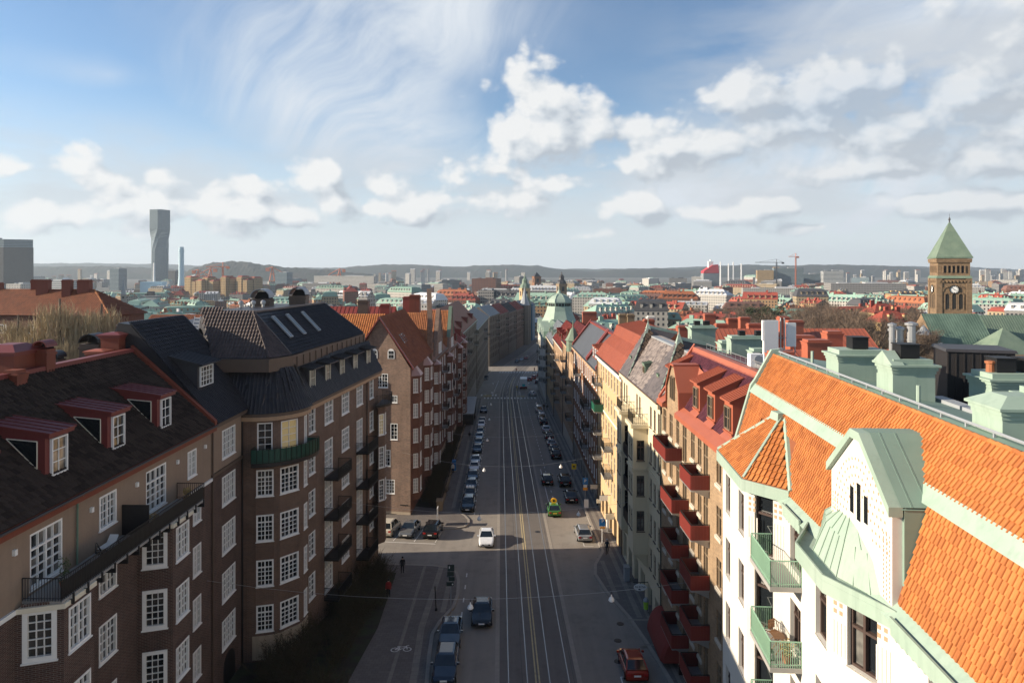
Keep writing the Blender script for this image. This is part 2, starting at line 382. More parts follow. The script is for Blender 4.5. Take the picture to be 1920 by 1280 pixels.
# ------------------------------------------------------------ railings, balconies
def railing(mb, path, z0, h, step=.085, m=0, r=.017, post=True):
 for a, b in zip(path, path[1:]):
  a, b = V((a[0],a[1],z0)), V((b[0],b[1],z0)); L = (b-a).length; k = max(1, int(L/step)); up = V((0,0,h))
  mb.tube([a+up, b+up], .028, m, 4); mb.tube([a+up*.12, b+up*.12], r, m, 4)
  for i in range(k+1):
   p = a.lerp(b, i/k); mb.tube([p, p+up], r if 0 < i < k or not post else .026, m, 3, cap=False)
def balcony(root, fr, u0, u1, z, proj, h, deck_m, rail_m, panel=None, lab=None, thick=.14, brackets=True, d0=0):
 """deck, railing and (where there is one) sheet-metal front; a part of its house"""
 b = MB(); b.fbox(fr, u0, u1, z-thick, z, d0+.004, d0+proj)
 if brackets:
  for u in (u0+.2, u1-.2): b.ext([fr.p(u-.04, z-thick-.002, d0+.01), fr.p(u-.04, z-thick-.002, d0+proj*.85), fr.p(u-.04, z-thick-.5, d0+.01)], fr.U*.08)
 o = b.build('balcony', deck_m, root)
 pts = [fr.p(u0+.04, 0, d0+.02), fr.p(u0+.04, 0, d0+proj-.04), fr.p(u1-.04, 0, d0+proj-.04), fr.p(u1-.04, 0, d0+.02)]
 r = MB(); railing(r, pts, z+fr.o.z*0, h); r.build('railing', rail_m, o)
 if panel:
  p = MB(); v0, v1 = z-.02, z+h*.93; c = .03
  for a, e in ((u0, u0+c), (u1-c, u1)): p.fbox(fr, a-.012, e+.012, v0, v1, d0+.03, d0+proj)
  p.fbox(fr, u0+.02, u1-.02, v0, v1, d0+proj-.005, d0+proj+.03)
  k = int((u1-u0)/.22)
  for i in range(k+1): uu = u0+.03+(u1-u0-.06)*i/k; p.fbox(fr, uu-.012, uu+.012, v0, v1, d0+proj+.03, d0+proj+.045)
  k = int(proj/.22)
  for i in range(1, k+1):
   dd = d0+proj*i/(k+1)
   for a in (u0-.027, u1+.012): p.fbox(fr, a, a+.015, v0, v1, dd-.012, dd+.012)
  p.build('panel', panel, o)
 return o
def pipe(root, path, r, mat, name='drainpipe'):
 b = MB(); b.tube(path, r, 0, 7); return b.build(name, mat, root, smooth=False)
def house_empty(name, A, B, z, label, cat='building', group=None):
 return empty(name, ((A[0]+B[0])/2, (A[1]+B[1])/2, z), label, cat, group)
def profile_roof(root, fr, prof, mats, u0=0, u1=None, name='roof', capm=None, seam=None):
 """roof of profile [(inward distance, z, material index of the slope that starts here)]"""
 u1 = fr.L if u1 is None else u1; b = MB()
 for (d0, z0, m), (d1, z1, _) in zip(prof, prof[1:]):
  q = [fr.p(u0, z0, -d0), fr.p(u1, z0, -d0), fr.p(u1, z1, -d1), fr.p(u0, z1, -d1)]
  b.add(q, m)
  if seam and m in seam: seams(b, q, seam[m], m)
 cm = capm if capm is not None else 0
 poly = [(d, z) for d, z, _ in prof]
 b.add([fr.p(u0, z, -d) for d, z in poly], cm); b.add([fr.p(u1, z, -d) for d, z in poly][::-1], cm)
 return b.build(name, mats, root)
def dormer(root, fr, u, d0, z0, w, h, d1, rise, mats, st, over=.12, ww=None, wh=None, wz=.15, seam=.35, side=False):
 """shed dormer: front at depth d0, body runs back to d1 where its roof (rising by RISE) meets the slope. mats = body, roof"""
 b = MB(); u0, u1 = u-w/2, u+w/2
 b.ext([fr.p(u0, z0, -d0), fr.p(u0, z0+h, -d0), fr.p(u0, z0+h+rise, -d1), fr.p(u0, z0-.3, -d1), fr.p(u0, z0-.3, -d0-.2)], fr.U*w)
 b.fbox(fr, u0-.05, u1+.05, z0-.12, z0, -d0+.001, -d0+.1)
 o = b.build('dormer', mats[0], root)
 r = MB(); t = .09; k = rise/(d1-d0)
 P = lambda uu, dd, zz: fr.p(uu, z0+h+k*(dd-d0)+zz, -dd)
 r.hexa([P(u0-over,d0-over*1.6,.002),P(u1+over,d0-over*1.6,.002),P(u1+over,d1,.002),P(u0-over,d1,.002),P(u0-over,d0-over*1.6,t),P(u1+over,d0-over*1.6,t),P(u1+over,d1,t),P(u0-over,d1,t)])
 seams(r, [P(u0-over,d0-over*1.6,t),P(u1+over,d0-over*1.6,t),P(u1+over,d1,t),P(u0-over,d1,t)], seam)
 r.fbox(fr, u0-over*.6, u1+over*.6, z0+h-.16, z0+h-.02, -d0+.002, -d0+over*1.1)
 r.build('roof', mats[1], o)
 ww = ww or w-.3; wh = wh or h-.4
 s2 = dict(st); s2['solo'] = 1; s2['id'] = st['id']+'s'
 window(o, fr, u, z0+wz, ww, wh, s2, d=-d0+.11)
 return o
def chimney(label, c, rz, sx, sy, z0, z1, mats, caps=0, group=None, corn=.12, hip=0, neck=True, ck=.5, name='chimney'):
 """chimney stack with plinth, cornice and optional cowls; stands on a roof: a thing of its own"""
 e = empty(name, (c[0], c[1], z0), label, 'chimney', group)
 b = MB(); b.obox(c, rz, sx, sy, z0-.6, z1-.55); b.obox(c, rz, sx+.16, sy+.16, z0-.6, z0+.25, t=.9)
 b.obox(c, rz, sx+.06, sy+.06, z1-.549, z1-.42); b.build('stack', mats[0], e)
 k = MB(); k.obox(c, rz, sx+corn, sy+corn, z1-.419, z1-.28)
 k.obox(c, rz, sx+corn*2, sy+corn*2, z1-.279, z1-.2)
 if hip: k.obox(c, rz, sx+corn*2-.02, sy+corn*2-.02, z1-.199, z1-.199+hip, t=.45)
 else: k.obox(c, rz, sx-.1, sy-.1, z1-.199, z1)
 k.build('cap', mats[0] if len(mats) < 3 else mats[2], e)
 for i in range(caps):
  q = MB(); t = (i+.5)/caps-.5; a = (c[0]+math.cos(rz)*t*sx*.8, c[1]+math.sin(rz)*t*sx*.8)
  q.obox(a, rz, ck, ck, z1+.02, z1+ck*.75); q.obox(a, rz, ck*.8, ck*.8, z1-.2, z1+.019); q.obox(a, rz, ck*1.12, ck*1.12, z1+ck*.75+.002, z1+ck*.8)
  q.build('cowl', mats[1], e)
 return e
# ------------------------------------------------------------ materials
class NT:
 def __init__(s, name):
  s.m = bpy.data.materials.new(name); s.m.use_nodes = True; s.t = s.m.node_tree; s.b = s.t.nodes['Principled BSDF']
 def n(s, t, **k):
  x = s.t.nodes.new('ShaderNode'+t)
  for a, b in k.items(): setattr(x, a, b)
  return x
 def l(s, a, b): s.t.links.new(a, b)
 def noise(s, vec, scale, detail=4, rough=.5, stretch=None):
  x = s.n('TexNoise'); x.inputs['Scale'].default_value = scale; x.inputs['Detail'].default_value = detail; x.inputs['Roughness'].default_value = rough
  if stretch:
   m = s.n('VectorMath', operation='MULTIPLY'); s.l(vec, m.inputs[0]); m.inputs[1].default_value = stretch; vec = m.outputs[0]
  s.l(vec, x.inputs['Vector']); return x.outputs[0]
 def math(s, op, a, b=0, c=0):
  x = s.n('Math', operation=op)
  for i, q in enumerate((a, b, c)):
   if isinstance(q, (int, float)): x.inputs[i].default_value = q
   else: s.l(q, x.inputs[i])
  return x.outputs[0]
 def rng(s, x, a, b, c, d):
  r = s.n('MapRange'); s.l(x, r.inputs[0])
  for i, q in enumerate((a, b, c, d)): r.inputs[i+1].default_value = q
  return r.outputs[0]
 def mix(s, f, a, b, mode='MIX'):
  x = s.n('Mix', data_type='RGBA', blend_type=mode)
  for k, q in ((0, f), (6, a), (7, b)):
   if isinstance(q, (int, float)): x.inputs[k].default_value = q
   elif isinstance(q, tuple): x.inputs[k].default_value = (*q, 1) if len(q) == 3 else q
   else: s.l(q, x.inputs[k])
  return x.outputs[2]
 def bump(s, h, strength=.3, dist=.02):
  x = s.n('Bump'); x.inputs['Strength'].default_value = strength; x.inputs['Distance'].default_value = dist
  s.l(h, x.inputs['Height']); s.l(x.outputs[0], s.b.inputs['Normal'])
 def set(s, **k):
  for a, v in k.items():
   i = s.b.inputs[{'rough':'Roughness','metal':'Metallic','spec':'Specular IOR Level','coat':'Coat Weight'}[a]]
   if isinstance(v, (int, float)): i.default_value = v
   else: s.l(v, i)
 def col(s, c):
  if isinstance(c, tuple): s.b.inputs['Base Color'].default_value = (*c, 1)
  else: s.l(c, s.b.inputs['Base Color'])
def plain(name, c, rough=.7, var=.25, scale=1.5, dirt=None, dirtc=(.08,.07,.06), metal=0, spec=.4, bump=.0, streak=0, hue=None, objvar=0):
 """colour with blotches, fine grain, vertical streaks and per-object variation"""
 N = NT(name); tc = N.n('TexCoord'); p = tc.outputs['Object']
 f = N.noise(p, scale, 6, .6); f2 = N.noise(p, scale*9, 3)
 k = N.math('ADD', N.math('MULTIPLY', N.math('SUBTRACT', f, .5), var*2.4), N.math('MULTIPLY', N.math('SUBTRACT', f2, .5), var*.9))
 if objvar: k = N.math('ADD', k, N.rng(N.n('ObjectInfo').outputs['Random'], 0, 1, -objvar, objvar))
 k = N.math('ADD', k, 1.0)
 cc = N.n('CombineColor'); [N.l(k, cc.inputs[i]) for i in range(3)]
 out = N.mix(1.0, c, cc.outputs[0], 'MULTIPLY')
 if hue: out = N.mix(N.rng(N.noise(p, scale*.6, 4), .4, .65, 0, .8), out, hue)
 if streak: out = N.mix(N.rng(N.noise(p, 1, 5, .6, (3.0, 3.0, .22)), .5, .8, 0, streak), out, dirtc)
 if dirt: out = N.mix(N.rng(N.noise(p, scale*.8, 7, .65), .52, .75, 0, dirt), out, dirtc)
 N.col(out); N.set(rough=rough, metal=metal, spec=spec)
 if bump: N.bump(N.noise(p, scale*14, 4), bump, .02)
 return N.m
def brickm(name, c1, c2, mortar, bw=.27, bh=.085, ms=.014, bias=-.2, streak=.35, dirtc=(.02,.018,.016), bump=.5):
 N = NT(name); uv = N.n('UVMap').outputs[0]; tc = N.n('TexCoord').outputs['Object']
 b = N.n('TexBrick'); N.l(uv, b.inputs['Vector']); b.inputs['Scale'].default_value = 1
 b.inputs['Brick Width'].default_value = bw; b.inputs['Row Height'].default_value = bh; b.inputs['Mortar Size'].default_value = ms
 b.inputs['Mortar Smooth'].default_value = .2; b.inputs['Bias'].default_value = bias
 b.inputs['Color1'].default_value = (*c1, 1); b.inputs['Color2'].default_value = (*c2, 1); b.inputs['Mortar'].default_value = (*mortar, 1)
 k = N.math('MULTIPLY_ADD', N.math('SUBTRACT', N.noise(tc, .5, 6, .65), .5), 1.0, 1.0)
 cc = N.n('CombineColor'); [N.l(k, cc.inputs[i]) for i in range(3)]
 out = N.mix(1.0, b.outputs['Color'], cc.outputs[0], 'MULTIPLY')
 out = N.mix(N.rng(N.noise(tc, 1, 5, .6, (2.5, 2.5, .15)), .52, .85, 0, streak), out, dirtc)
 N.col(out); N.set(rough=.85, spec=.25); N.bump(N.math('SUBTRACT', 1, b.outputs['Fac']), bump, .012)
 return N.m
def tilem(name, c, c2, rough=.6, spec=.4, lichen=None, coat=0):
 N = NT(name); p = N.n('TexCoord').outputs['Object']
 g = N.n('NewGeometry').outputs['Random Per Island']; r = N.n('ObjectInfo').outputs['Random']
 v = N.n('TexWhiteNoise', noise_dimensions='2D'); x = N.n('CombineXYZ'); N.l(g, x.inputs[0]); N.l(r, x.inputs[1]); N.l(x.outputs[0], v.inputs['Vector'])
 out = N.mix(N.rng(v.outputs['Value'], .35, 1, 0, 1), c, c2)
 out = N.mix(N.rng(N.noise(p, .7, 6, .65), .45, .75, 0, .6), out, tuple(q*.62 for q in c2))
 k = N.math('MULTIPLY_ADD', N.math('SUBTRACT', N.noise(p, 14, 3), .5), .5, 1.0); cc = N.n('CombineColor'); [N.l(k, cc.inputs[i]) for i in range(3)]
 out = N.mix(1.0, out, cc.outputs[0], 'MULTIPLY')
 if lichen: out = N.mix(N.rng(N.noise(p, 2.2, 8, .7), .56, .7, 0, .75), out, lichen)
 N.col(out); N.set(rough=rough, spec=spec, coat=coat); return N.m
def glassm(name, dark=(.012,.015,.018), pale=(.20,.19,.17), lit=None):
 """window glass: dark room or pale curtain behind, differing from pane to pane"""
 N = NT(name); r = N.n('ObjectInfo').outputs['Random']; p = N.n('TexCoord').outputs['Object']
 f = N.math('MULTIPLY', N.rng(r, .62, .66, 0, 1), N.rng(N.noise(p, 1.1, 2), .4, .55, .25, 1))
 N.col(N.mix(f, dark, pale)); N.set(rough=.04, spec=.75)
 N.bump(N.noise(p, 1.6, 1), .05, .05)
 if lit: N.b.inputs['Emission Color'].default_value = (*lit, 1); N.b.inputs['Emission Strength'].default_value = .1
 return N.m
MT = {}
def m_(k, f, *a, **kw): MT[k] = f('m_'+k, *a, **kw); return MT[k]
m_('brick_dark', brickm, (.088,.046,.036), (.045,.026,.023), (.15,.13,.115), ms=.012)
m_('brick_brown', brickm, (.15,.082,.055), (.085,.05,.04), (.2,.17,.14), ms=.012)
m_('brick_gable', brickm, (.26,.15,.10), (.13,.08,.062), (.25,.2,.165), ms=.012)
m_('brick_red', brickm, (.16,.062,.04), (.1,.042,.03), (.16,.11,.085), ms=.01)
m_('brick_yellow', brickm, (.33,.215,.12), (.20,.13,.077), (.29,.23,.165), ms=.013, streak=.15)
m_('brick_orange', brickm, (.24,.10,.048), (.17,.072,.038), (.2,.14,.09), ms=.012, streak=.1)
m_('plaster_taupe', plain, (.25,.185,.135), .9, .14, .8, streak=.35, dirtc=(.15,.11,.085), bump=.15)
m_('plaster_cream', plain, (.60,.52,.36), .9, .08, .5, streak=.25, dirtc=(.42,.34,.22))
m_('plaster_ochre', plain, (.47,.325,.18), .9, .1, .5, streak=.25, dirtc=(.38,.25,.14))
m_('plaster_peach', plain, (.38,.255,.16), .9, .1, .5, streak=.25, dirtc=(.3,.22,.15))
m_('plaster_white', plain, (.60,.57,.51), .9, .09, .6, streak=.3, dirtc=(.55,.52,.46))
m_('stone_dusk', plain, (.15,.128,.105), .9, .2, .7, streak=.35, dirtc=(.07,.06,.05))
m_('plaster_grey', plain, (.30,.27,.23), .9, .12, .5, streak=.3, dirtc=(.16,.14,.12))
m_('plaster_base', plain, (.42,.34,.25), .9, .12, .5, streak=.3, dirtc=(.2,.16,.12))
m_('stone_sand', plain, (.25,.18,.11), .9, .2, .6, streak=.35, dirtc=(.14,.1,.07), bump=.2)
m_('stone_grey', plain, (.26,.24,.215), .9, .15, .7, streak=.3, dirtc=(.12,.1,.09), bump=.2)
m_('stone_pale', plain, (.50,.45,.37), .9, .12, .6, streak=.3, dirtc=(.2,.17,.14))
m_('tin_red', plain, (.22,.04,.028), .5, .12, .6, dirt=.35, dirtc=(.13,.035,.028), spec=.45)
m_('tin_maroon', plain, (.15,.03,.026), .5, .12, .6, dirt=.3, dirtc=(.1,.025,.022), spec=.45)
m_('tin_coral', plain, (.34,.098,.054), .5, .12, .6, dirt=.35, dirtc=(.2,.055,.04), spec=.45)
m_('tin_chimney', plain, (.17,.042,.022), .6, .15, .8, streak=.45, dirtc=(.06,.022,.016))
m_('tin_dark', plain, (.035,.034,.038), .5, .2, .7, dirt=.3, dirtc=(.07,.06,.055), spec=.4)
m_('tin_brown', plain, (.10,.07,.052), .55, .18, .7, streak=.3, dirtc=(.06,.045,.035))
m_('tin_grey', plain, (.28,.30,.32), .45, .12, .6, dirt=.3, dirtc=(.18,.18,.18))
m_('mint', plain, (.285,.375,.305), .6, .13, .6, streak=.5, dirtc=(.17,.235,.19), hue=(.33,.40,.34), spec=.35)
m_('mint_roof', plain, (.18,.26,.215), .6, .12, .5, dirt=.45, dirtc=(.11,.18,.15), hue=(.21,.30,.24))
m_('copper', plain, (.135,.19,.14), .65, .16, .6, streak=.4, dirtc=(.075,.11,.08), hue=(.18,.235,.17))
m_('copper_old', plain, (.10,.16,.12), .7, .2, .5, streak=.4, dirtc=(.06,.09,.07), hue=(.16,.24,.18))
m_('tile_orange', tilem, (.45,.165,.045), (.34,.112,.03), rough=.55)
m_('tile_burnt', tilem, (.24,.075,.028), (.18,.055,.022), rough=.65, lichen=(.2,.09,.05))
m_('tile_dark', tilem, (.058,.042,.034), (.030,.022,.019), rough=.85, spec=.08, lichen=(.05,.04,.03))
m_('tile_black', tilem, (.028,.025,.028), (.017,.016,.019), rough=.5, spec=.35, coat=.08)
m_('tile_brown', tilem, (.075,.05,.042), (.05,.034,.03), rough=.5, spec=.5)
m_('tile_purple', tilem, (.15,.045,.06), (.085,.024,.036), rough=.35, spec=.6, coat=.25)
m_('tile_mid', tilem, (.36,.13,.042), (.27,.09,.032), rough=.6)
m_('slate_tent', tilem, (.13,.11,.108), (.075,.065,.066), rough=.6)
m_('tile_slate', tilem, (.27,.225,.20), (.09,.072,.068), rough=.6)
m_('slate_dark', plain, (.06,.063,.07), .5, .2, .5, spec=.5)
m_('white', plain, (.76,.76,.74), .5, .06, 1.2)
m_('cream_paint', plain, (.68,.64,.52), .5, .06, 1.2)
m_('brown_paint', plain, (.065,.042,.035), .5, .1, 1.2)
m_('sash_brown', plain, (.20,.15,.10), .5, .1, 1.2)
m_('iron', plain, (.012,.012,.013), .5, .2, 2)
m_('steel', plain, (.42,.42,.42), .35, .12, 1, metal=.6)
m_('rail', plain, (.30,.29,.28), .3, .15, .8, metal=.8)
m_('green_panel', plain, (.012,.065,.045), .5, .2, 1.0, streak=.4, dirtc=(.006,.02,.016))
m_('green_sheet', plain, (.02,.13,.08), .5, .1, 1.0)
m_('red_panel', plain, (.19,.032,.024), .5, .1, 1.0)
m_('mint_rail', plain, (.26,.44,.31), .5, .08, 1)
m_('wood', plain, (.22,.11,.05), .6, .2, 3)
m_('concrete', plain, (.30,.29,.27), .9, .15, 1)
m_('black', plain, (.009,.009,.01), .55, .2, 1)
m_('ext_black', plain, (.02,.018,.018), .5, .2, 1)
m_('glass', glassm)
m_('glass_dark', glassm, (.010,.013,.015), (.06,.06,.06))
m_('glass_warm', glassm, (.40,.34,.20), (.5,.44,.3), lit=(.65,.45,.17))
m_('glass_far', plain, (.018,.02,.022), .35, .3, .5, spec=.2)
m_('glass_sky', glassm, (.22,.29,.34), (.3,.36,.4))
m_('terracotta', plain, (.30,.11,.05), .8, .2, 3)
m_('leaf', plain, (.06,.08,.025), .7, .4, 6)
m_('leaf_dry', plain, (.30,.22,.08), .8, .3, 5)
# window styles
ST = {}
def st(id, **k): k['id'] = id; ST[id] = k; return k
st('L', mat=MT['white'], glass=MT['glass'], cas=.1, out=.03, dep=.16, cols=4, rows=4, mull=[2], panes=1, sill=.05, bar=.035)
st('Lc', mat=MT['white'], glass=MT['glass_dark'], cas=.2, out=.05, dep=.16, cols=3, rows=5, panes=1, sill=.05, bar=.035)
st('L3', mat=MT['white'], glass=MT['glass'], cas=.1, out=.02, dep=.16, cols=6, rows=4, mull=[2,4], panes=1, sill=.06, bar=.04)
st('LT', mat=MT['white'], glass=MT['glass'], cas=.11, out=-.02, dep=.18, cols=4, rows=5, mull=[2], trans=.72, trows=1, panes=1, sill=.06, bar=.035)
st('B', mat=MT['white'], glass=MT['glass'], cas=.12, out=.02, dep=.16, cols=4, rows=4, mull=[2], trans=.74, trows=1, panes=1, sill=.06, bar=.035)
st('N', mat=MT['white'], glass=MT['glass'], cas=.09, out=.02, dep=.16, cols=2, rows=4, panes=1, sill=.06, bar=.035)
st('W', mat=MT['white'], glass=MT['glass'], cas=.09, out=.0, dep=.14, cols=4, rows=4, mull=[2], sill=.06, bar=.05)
st('Wb', mat=MT['white'], glass=MT['glass_warm'], cas=.09, out=.0, dep=.14, cols=3, rows=3, sill=.06, bar=.05)
st('Y', mat=MT['sash_brown'], glass=MT['glass'], cas=.08, out=-.12, dep=.24, cols=2, rows=2, mull=[1], trans=.7, sill=.16, smat=MT['stone_pale'], bar=.04)
st('Cr', mat=MT['brown_paint'], glass=MT['glass'], cas=.07, out=-.1, dep=.22, cols=2, rows=2, trans=.68, sill=.2, smat=MT['brown_paint'], bar=.05)
st('Oc', mat=MT['stone_pale'], glass=MT['glass'], cas=.09, out=-.06, dep=.2, cols=2, rows=2, trans=.68, sill=.12, bar=.05)
st('G', mat=MT['plaster_grey'], glass=MT['glass'], cas=.09, out=-.05, dep=.2, cols=2, rows=2, trans=.68, sill=.1, bar=.06)
st('Br', mat=MT['brown_paint'], glass=MT['glass'], cas=.09, out=-.08, dep=.22, cols=1, rows=2, trans=.7, mw=.1, panes=1, sill=.16, smat=MT['brown_paint'])
st('Br2', mat=MT['brown_paint'], glass=MT['glass'], cas=.09, out=-.08, dep=.22, cols=2, rows=2, mull=[1], trans=.7, mw=.09, panes=1, sill=.16, smat=MT['brown_paint'])
st('D', mat=MT['white'], glass=MT['glass'], cas=.07, out=.03, dep=.1, cols=2, rows=3, bar=.045)
st('Dk', mat=MT['cream_paint'], glass=MT['glass'], cas=.05, out=.0, dep=.1, cols=4, rows=2, bar=.04)
st('Dd', mat=MT['white'], glass=MT['glass'], cas=.06, out=.02, dep=.1, cols=4, rows=4, bar=.04)
st('Dy', mat=MT['sash_brown'], glass=MT['glass'], cas=.07, out=.02, dep=.1, cols=2, rows=2, mull=[1], bar=.04)
st('S', mat=MT['white'], glass=MT['glass'], cas=.08, out=.0, dep=.12, cols=2, rows=2, bar=.08)
st('far', mat=MT['white'], glass=MT['glass_far'], cas=.1, out=-.05, dep=.15, cols=2, rows=2, bar=.08, solo=1)
st('farb', mat=MT['brown_paint'], glass=MT['glass_far'], cas=.1, out=-.08, dep=.2, cols=2, rows=2, bar=.08, solo=1)
st('farg', mat=MT['stone_pale'], glass=MT['glass_far'], cas=.12, out=-.04, dep=.2, cols=2, rows=2, bar=.08, solo=1)
# ------------------------------------------------------------ ground and street
def g(y):
 return .1-.056*y if y < 240 else (-13.34-.03*(y-240) if y < 400 else (-18.14-.01477*(y-400) if y < 1000 else -27))
def bend(y): return 0 if y < 215 else (.0008*(y-215)**2 if y < 315 else 8+.16*(y-315))
def sx(s, y): return s-.0166*y+bend(y)
def struct(name, mb, mats): o = mb.build(name, mats); tag(o, kind='structure'); return o
def asphalt(name, c, c2, patch=.5, rough=.85, worn=0):
 N = NT(name); p = N.n('TexCoord').outputs['Object']
 out = N.mix(N.rng(N.noise(p, .16, 5, .6, (1, .18, 1)), .35, .7, 0, patch), c, c2)
 out = N.mix(N.rng(N.noise(p, .5, 6, .65), .5, .72, 0, .5), out, tuple(q*.6 for q in c))
 if worn: out = N.mix(N.rng(N.noise(p, 1.1, 3, .5, (1, .02, 1)), .45, .7, 0, worn), out, c2)
 k = N.math('MULTIPLY_ADD', N.math('SUBTRACT', N.noise(p, 22, 2), .5), .55, 1.0); cc = N.n('CombineColor'); [N.l(k, cc.inputs[i]) for i in range(3)]
 N.col(N.mix(1.0, out, cc.outputs[0], 'MULTIPLY')); N.set(rough=rough, spec=.3); N.bump(N.noise(p, 40, 2), .15, .01); return N.m
def paving(name, c1, c2, mort, w=.5, h=.35):
 N = NT(name); p = N.n('TexCoord').outputs['Object']; b = N.n('TexBrick'); N.l(p, b.inputs['Vector']); b.inputs['Scale'].default_value = 1
 b.inputs['Brick Width'].default_value = w; b.inputs['Row Height'].default_value = h; b.inputs['Mortar Size'].default_value = .012; b.inputs['Bias'].default_value = -.1
 for k, q in (('Color1', c1), ('Color2', c2), ('Mortar', mort)): b.inputs[k].default_value = (*q, 1)
 N.col(N.mix(N.rng(N.noise(p, .5, 6, .65), .45, .7, 0, .55), b.outputs['Color'], tuple(q*.6 for q in c1))); N.set(rough=.85, spec=.3)
 N.bump(N.math('SUBTRACT', 1, b.outputs['Fac']), .3, .01); return N.m
MT['asphalt'] = asphalt('asphalt', (.205,.182,.16), (.265,.238,.205), .8, worn=.6)
MT['asphalt_tram'] = asphalt('asphalt_tram', (.135,.122,.112), (.175,.16,.148), .5, worn=.5)
MT['paving'] = paving('paving', (.16,.14,.127), (.13,.115,.105), (.09,.08,.072))
MT['flag'] = paving('flagstone', (.24,.215,.185), (.2,.18,.16), (.12,.105,.095), 1.1, .6)
m_('kerbstone', plain, (.28,.25,.215), .85, .2, 2)
m_('road_paint', plain, (.62,.6,.56), .7, .25, 3, dirt=.7, dirtc=(.14,.13,.12))
m_('yellow_paint', plain, (.44,.36,.2), .7, .25, 3, dirt=.6, dirtc=(.12,.1,.08))
m_('soil', plain, (.03,.025,.018), .95, .4, 1.5, hue=(.035,.045,.018))
m_('city_ground', plain, (.12,.11,.1), .95, .3, .02, hue=(.06,.065,.045))
b = MB(); xs = [-9000,-3500,-1500,-700,-300,-120,-40,0,40,120,300,700,1500,3500,9000]; ys = [-120,-40,0,60,120,180,240,320,400,600,800,1000,1500,2000,3000,4500,6500,9500]
for i in range(len(xs)-1):
 for j in range(len(ys)-1):
  b.add([(xs[i],ys[j],g(ys[j])-.05),(xs[i+1],ys[j],g(ys[j])-.05),(xs[i+1],ys[j+1],g(ys[j+1])-.05),(xs[i],ys[j+1],g(ys[j+1])-.05)])
struct('ground', b, MT['city_ground'])
def strip(mb, s0, s1, ys, dz, m=0, split=None):
 f0 = s0 if callable(s0) else (lambda y: s0); f1 = s1 if callable(s1) else (lambda y: s1)
 for a, c in zip(ys, ys[1:]):
  mb.add([(sx(f0(a),a),a,g(a)+dz),(sx(f1(a),a),a,g(a)+dz),(sx(f1(c),c),c,g(c)+dz),(sx(f0(c),c),c,g(c)+dz)], m)
YS = [-60,0,40,80,120,160,200,215]+list(range(225,316,10))+[340,370,400,430,470,520]
b = MB(); strip(b, -9.2, 13.9, YS, 0); struct('road', b, MT['asphalt'])
b = MB(); b.add([(-130,74.6,g(74.6)+.006),(-2,74.6,g(74.6)+.006),(-2,88,g(88)+.006),(-130,88,g(88)+.006)]); struct('cross_street', b, MT['asphalt'])
b = MB(); b.add([(-90,296,g(296)+.006),(80,296,g(296)+.006),(80,312,g(312)+.006),(-90,312,g(312)+.006)]); struct('far_cross_street', b, MT['asphalt'])
b = MB(); strip(b, -.08, 5.74, YS, .012); struct('tram_lane', b, MT['asphalt_tram'])
b = MB()
for s in (-.26, 5.92): strip(b, s-.18, s+.18, YS, .016)
struct('tram_lane_border', b, MT['kerbstone'])
b = MB()
for s in (.6, 2.02, 3.7, 5.15): strip(b, s-.035, s+.035, YS, .019)
struct('tram_rails', b, MT['rail'])
b = MB()
for s in (2.66, 2.92): strip(b, s-.06, s+.06, YS[:14], .022)
struct('centre_line', b, MT['yellow_paint'])
b = MB()
def dash(s, y, l, w=.12): strip(b, s-w/2, s+w/2, [y, y+l], .02)
y = 50
while y < 205:
 if not 73 < y < 92: dash(-3.55, y, 1.0)
 y += 3.1
y = 92
while y < 210: dash(7.75, y, 1.1); y += 3.2
strip(b, 6.9, 7.02, [96, 120], .02)
for s in (-6.2, -5.0, -1.6, -2.6): dash(s, 221, 4, .5)
for k in range(16): strip(b, -5.2+k*1.05, -4.75+k*1.05, [214, 217.4], .024)
for k in range(14): strip(b, -5+k*1.2, -4.4+k*1.2, [288, 291], .024)
strip(b, 6.2, 6.32, [212, 232], .02); strip(b, -2.6, -2.48, [226, 262], .02)
def pline(x0, y0, x1, y1, w=.1):
 d = V((x1-x0, y1-y0, 0)).normalized(); n = V((-d.y, d.x, 0))*w/2
 b.add([(x0-n.x,y0-n.y,g(y0-n.y)+.022),(x1-n.x,y1-n.y,g(y1-n.y)+.022),(x1+n.x,y1+n.y,g(y1+n.y)+.022),(x0+n.x,y0+n.y,g(y0+n.y)+.022)][::-1])
pline(-22, 83.3, -9.1, 81.75, .14)
for x in (-16.9, -14.3, -11.75, -9.2): pline(x, 83.0-(x+16)*.11, x+.5, 87.2)
pline(8.55, 80.9, 9.6, 80.9); pline(8.5, 80.9, 8.5, 82.6); pline(8.55, 85.5, 8.5, 86.6)
pline(8.25, 52.2, 9.1, 52.2); pline(8.25, 51.2, 8.25, 52.2)
struct('road_markings', b, MT['road_paint'])
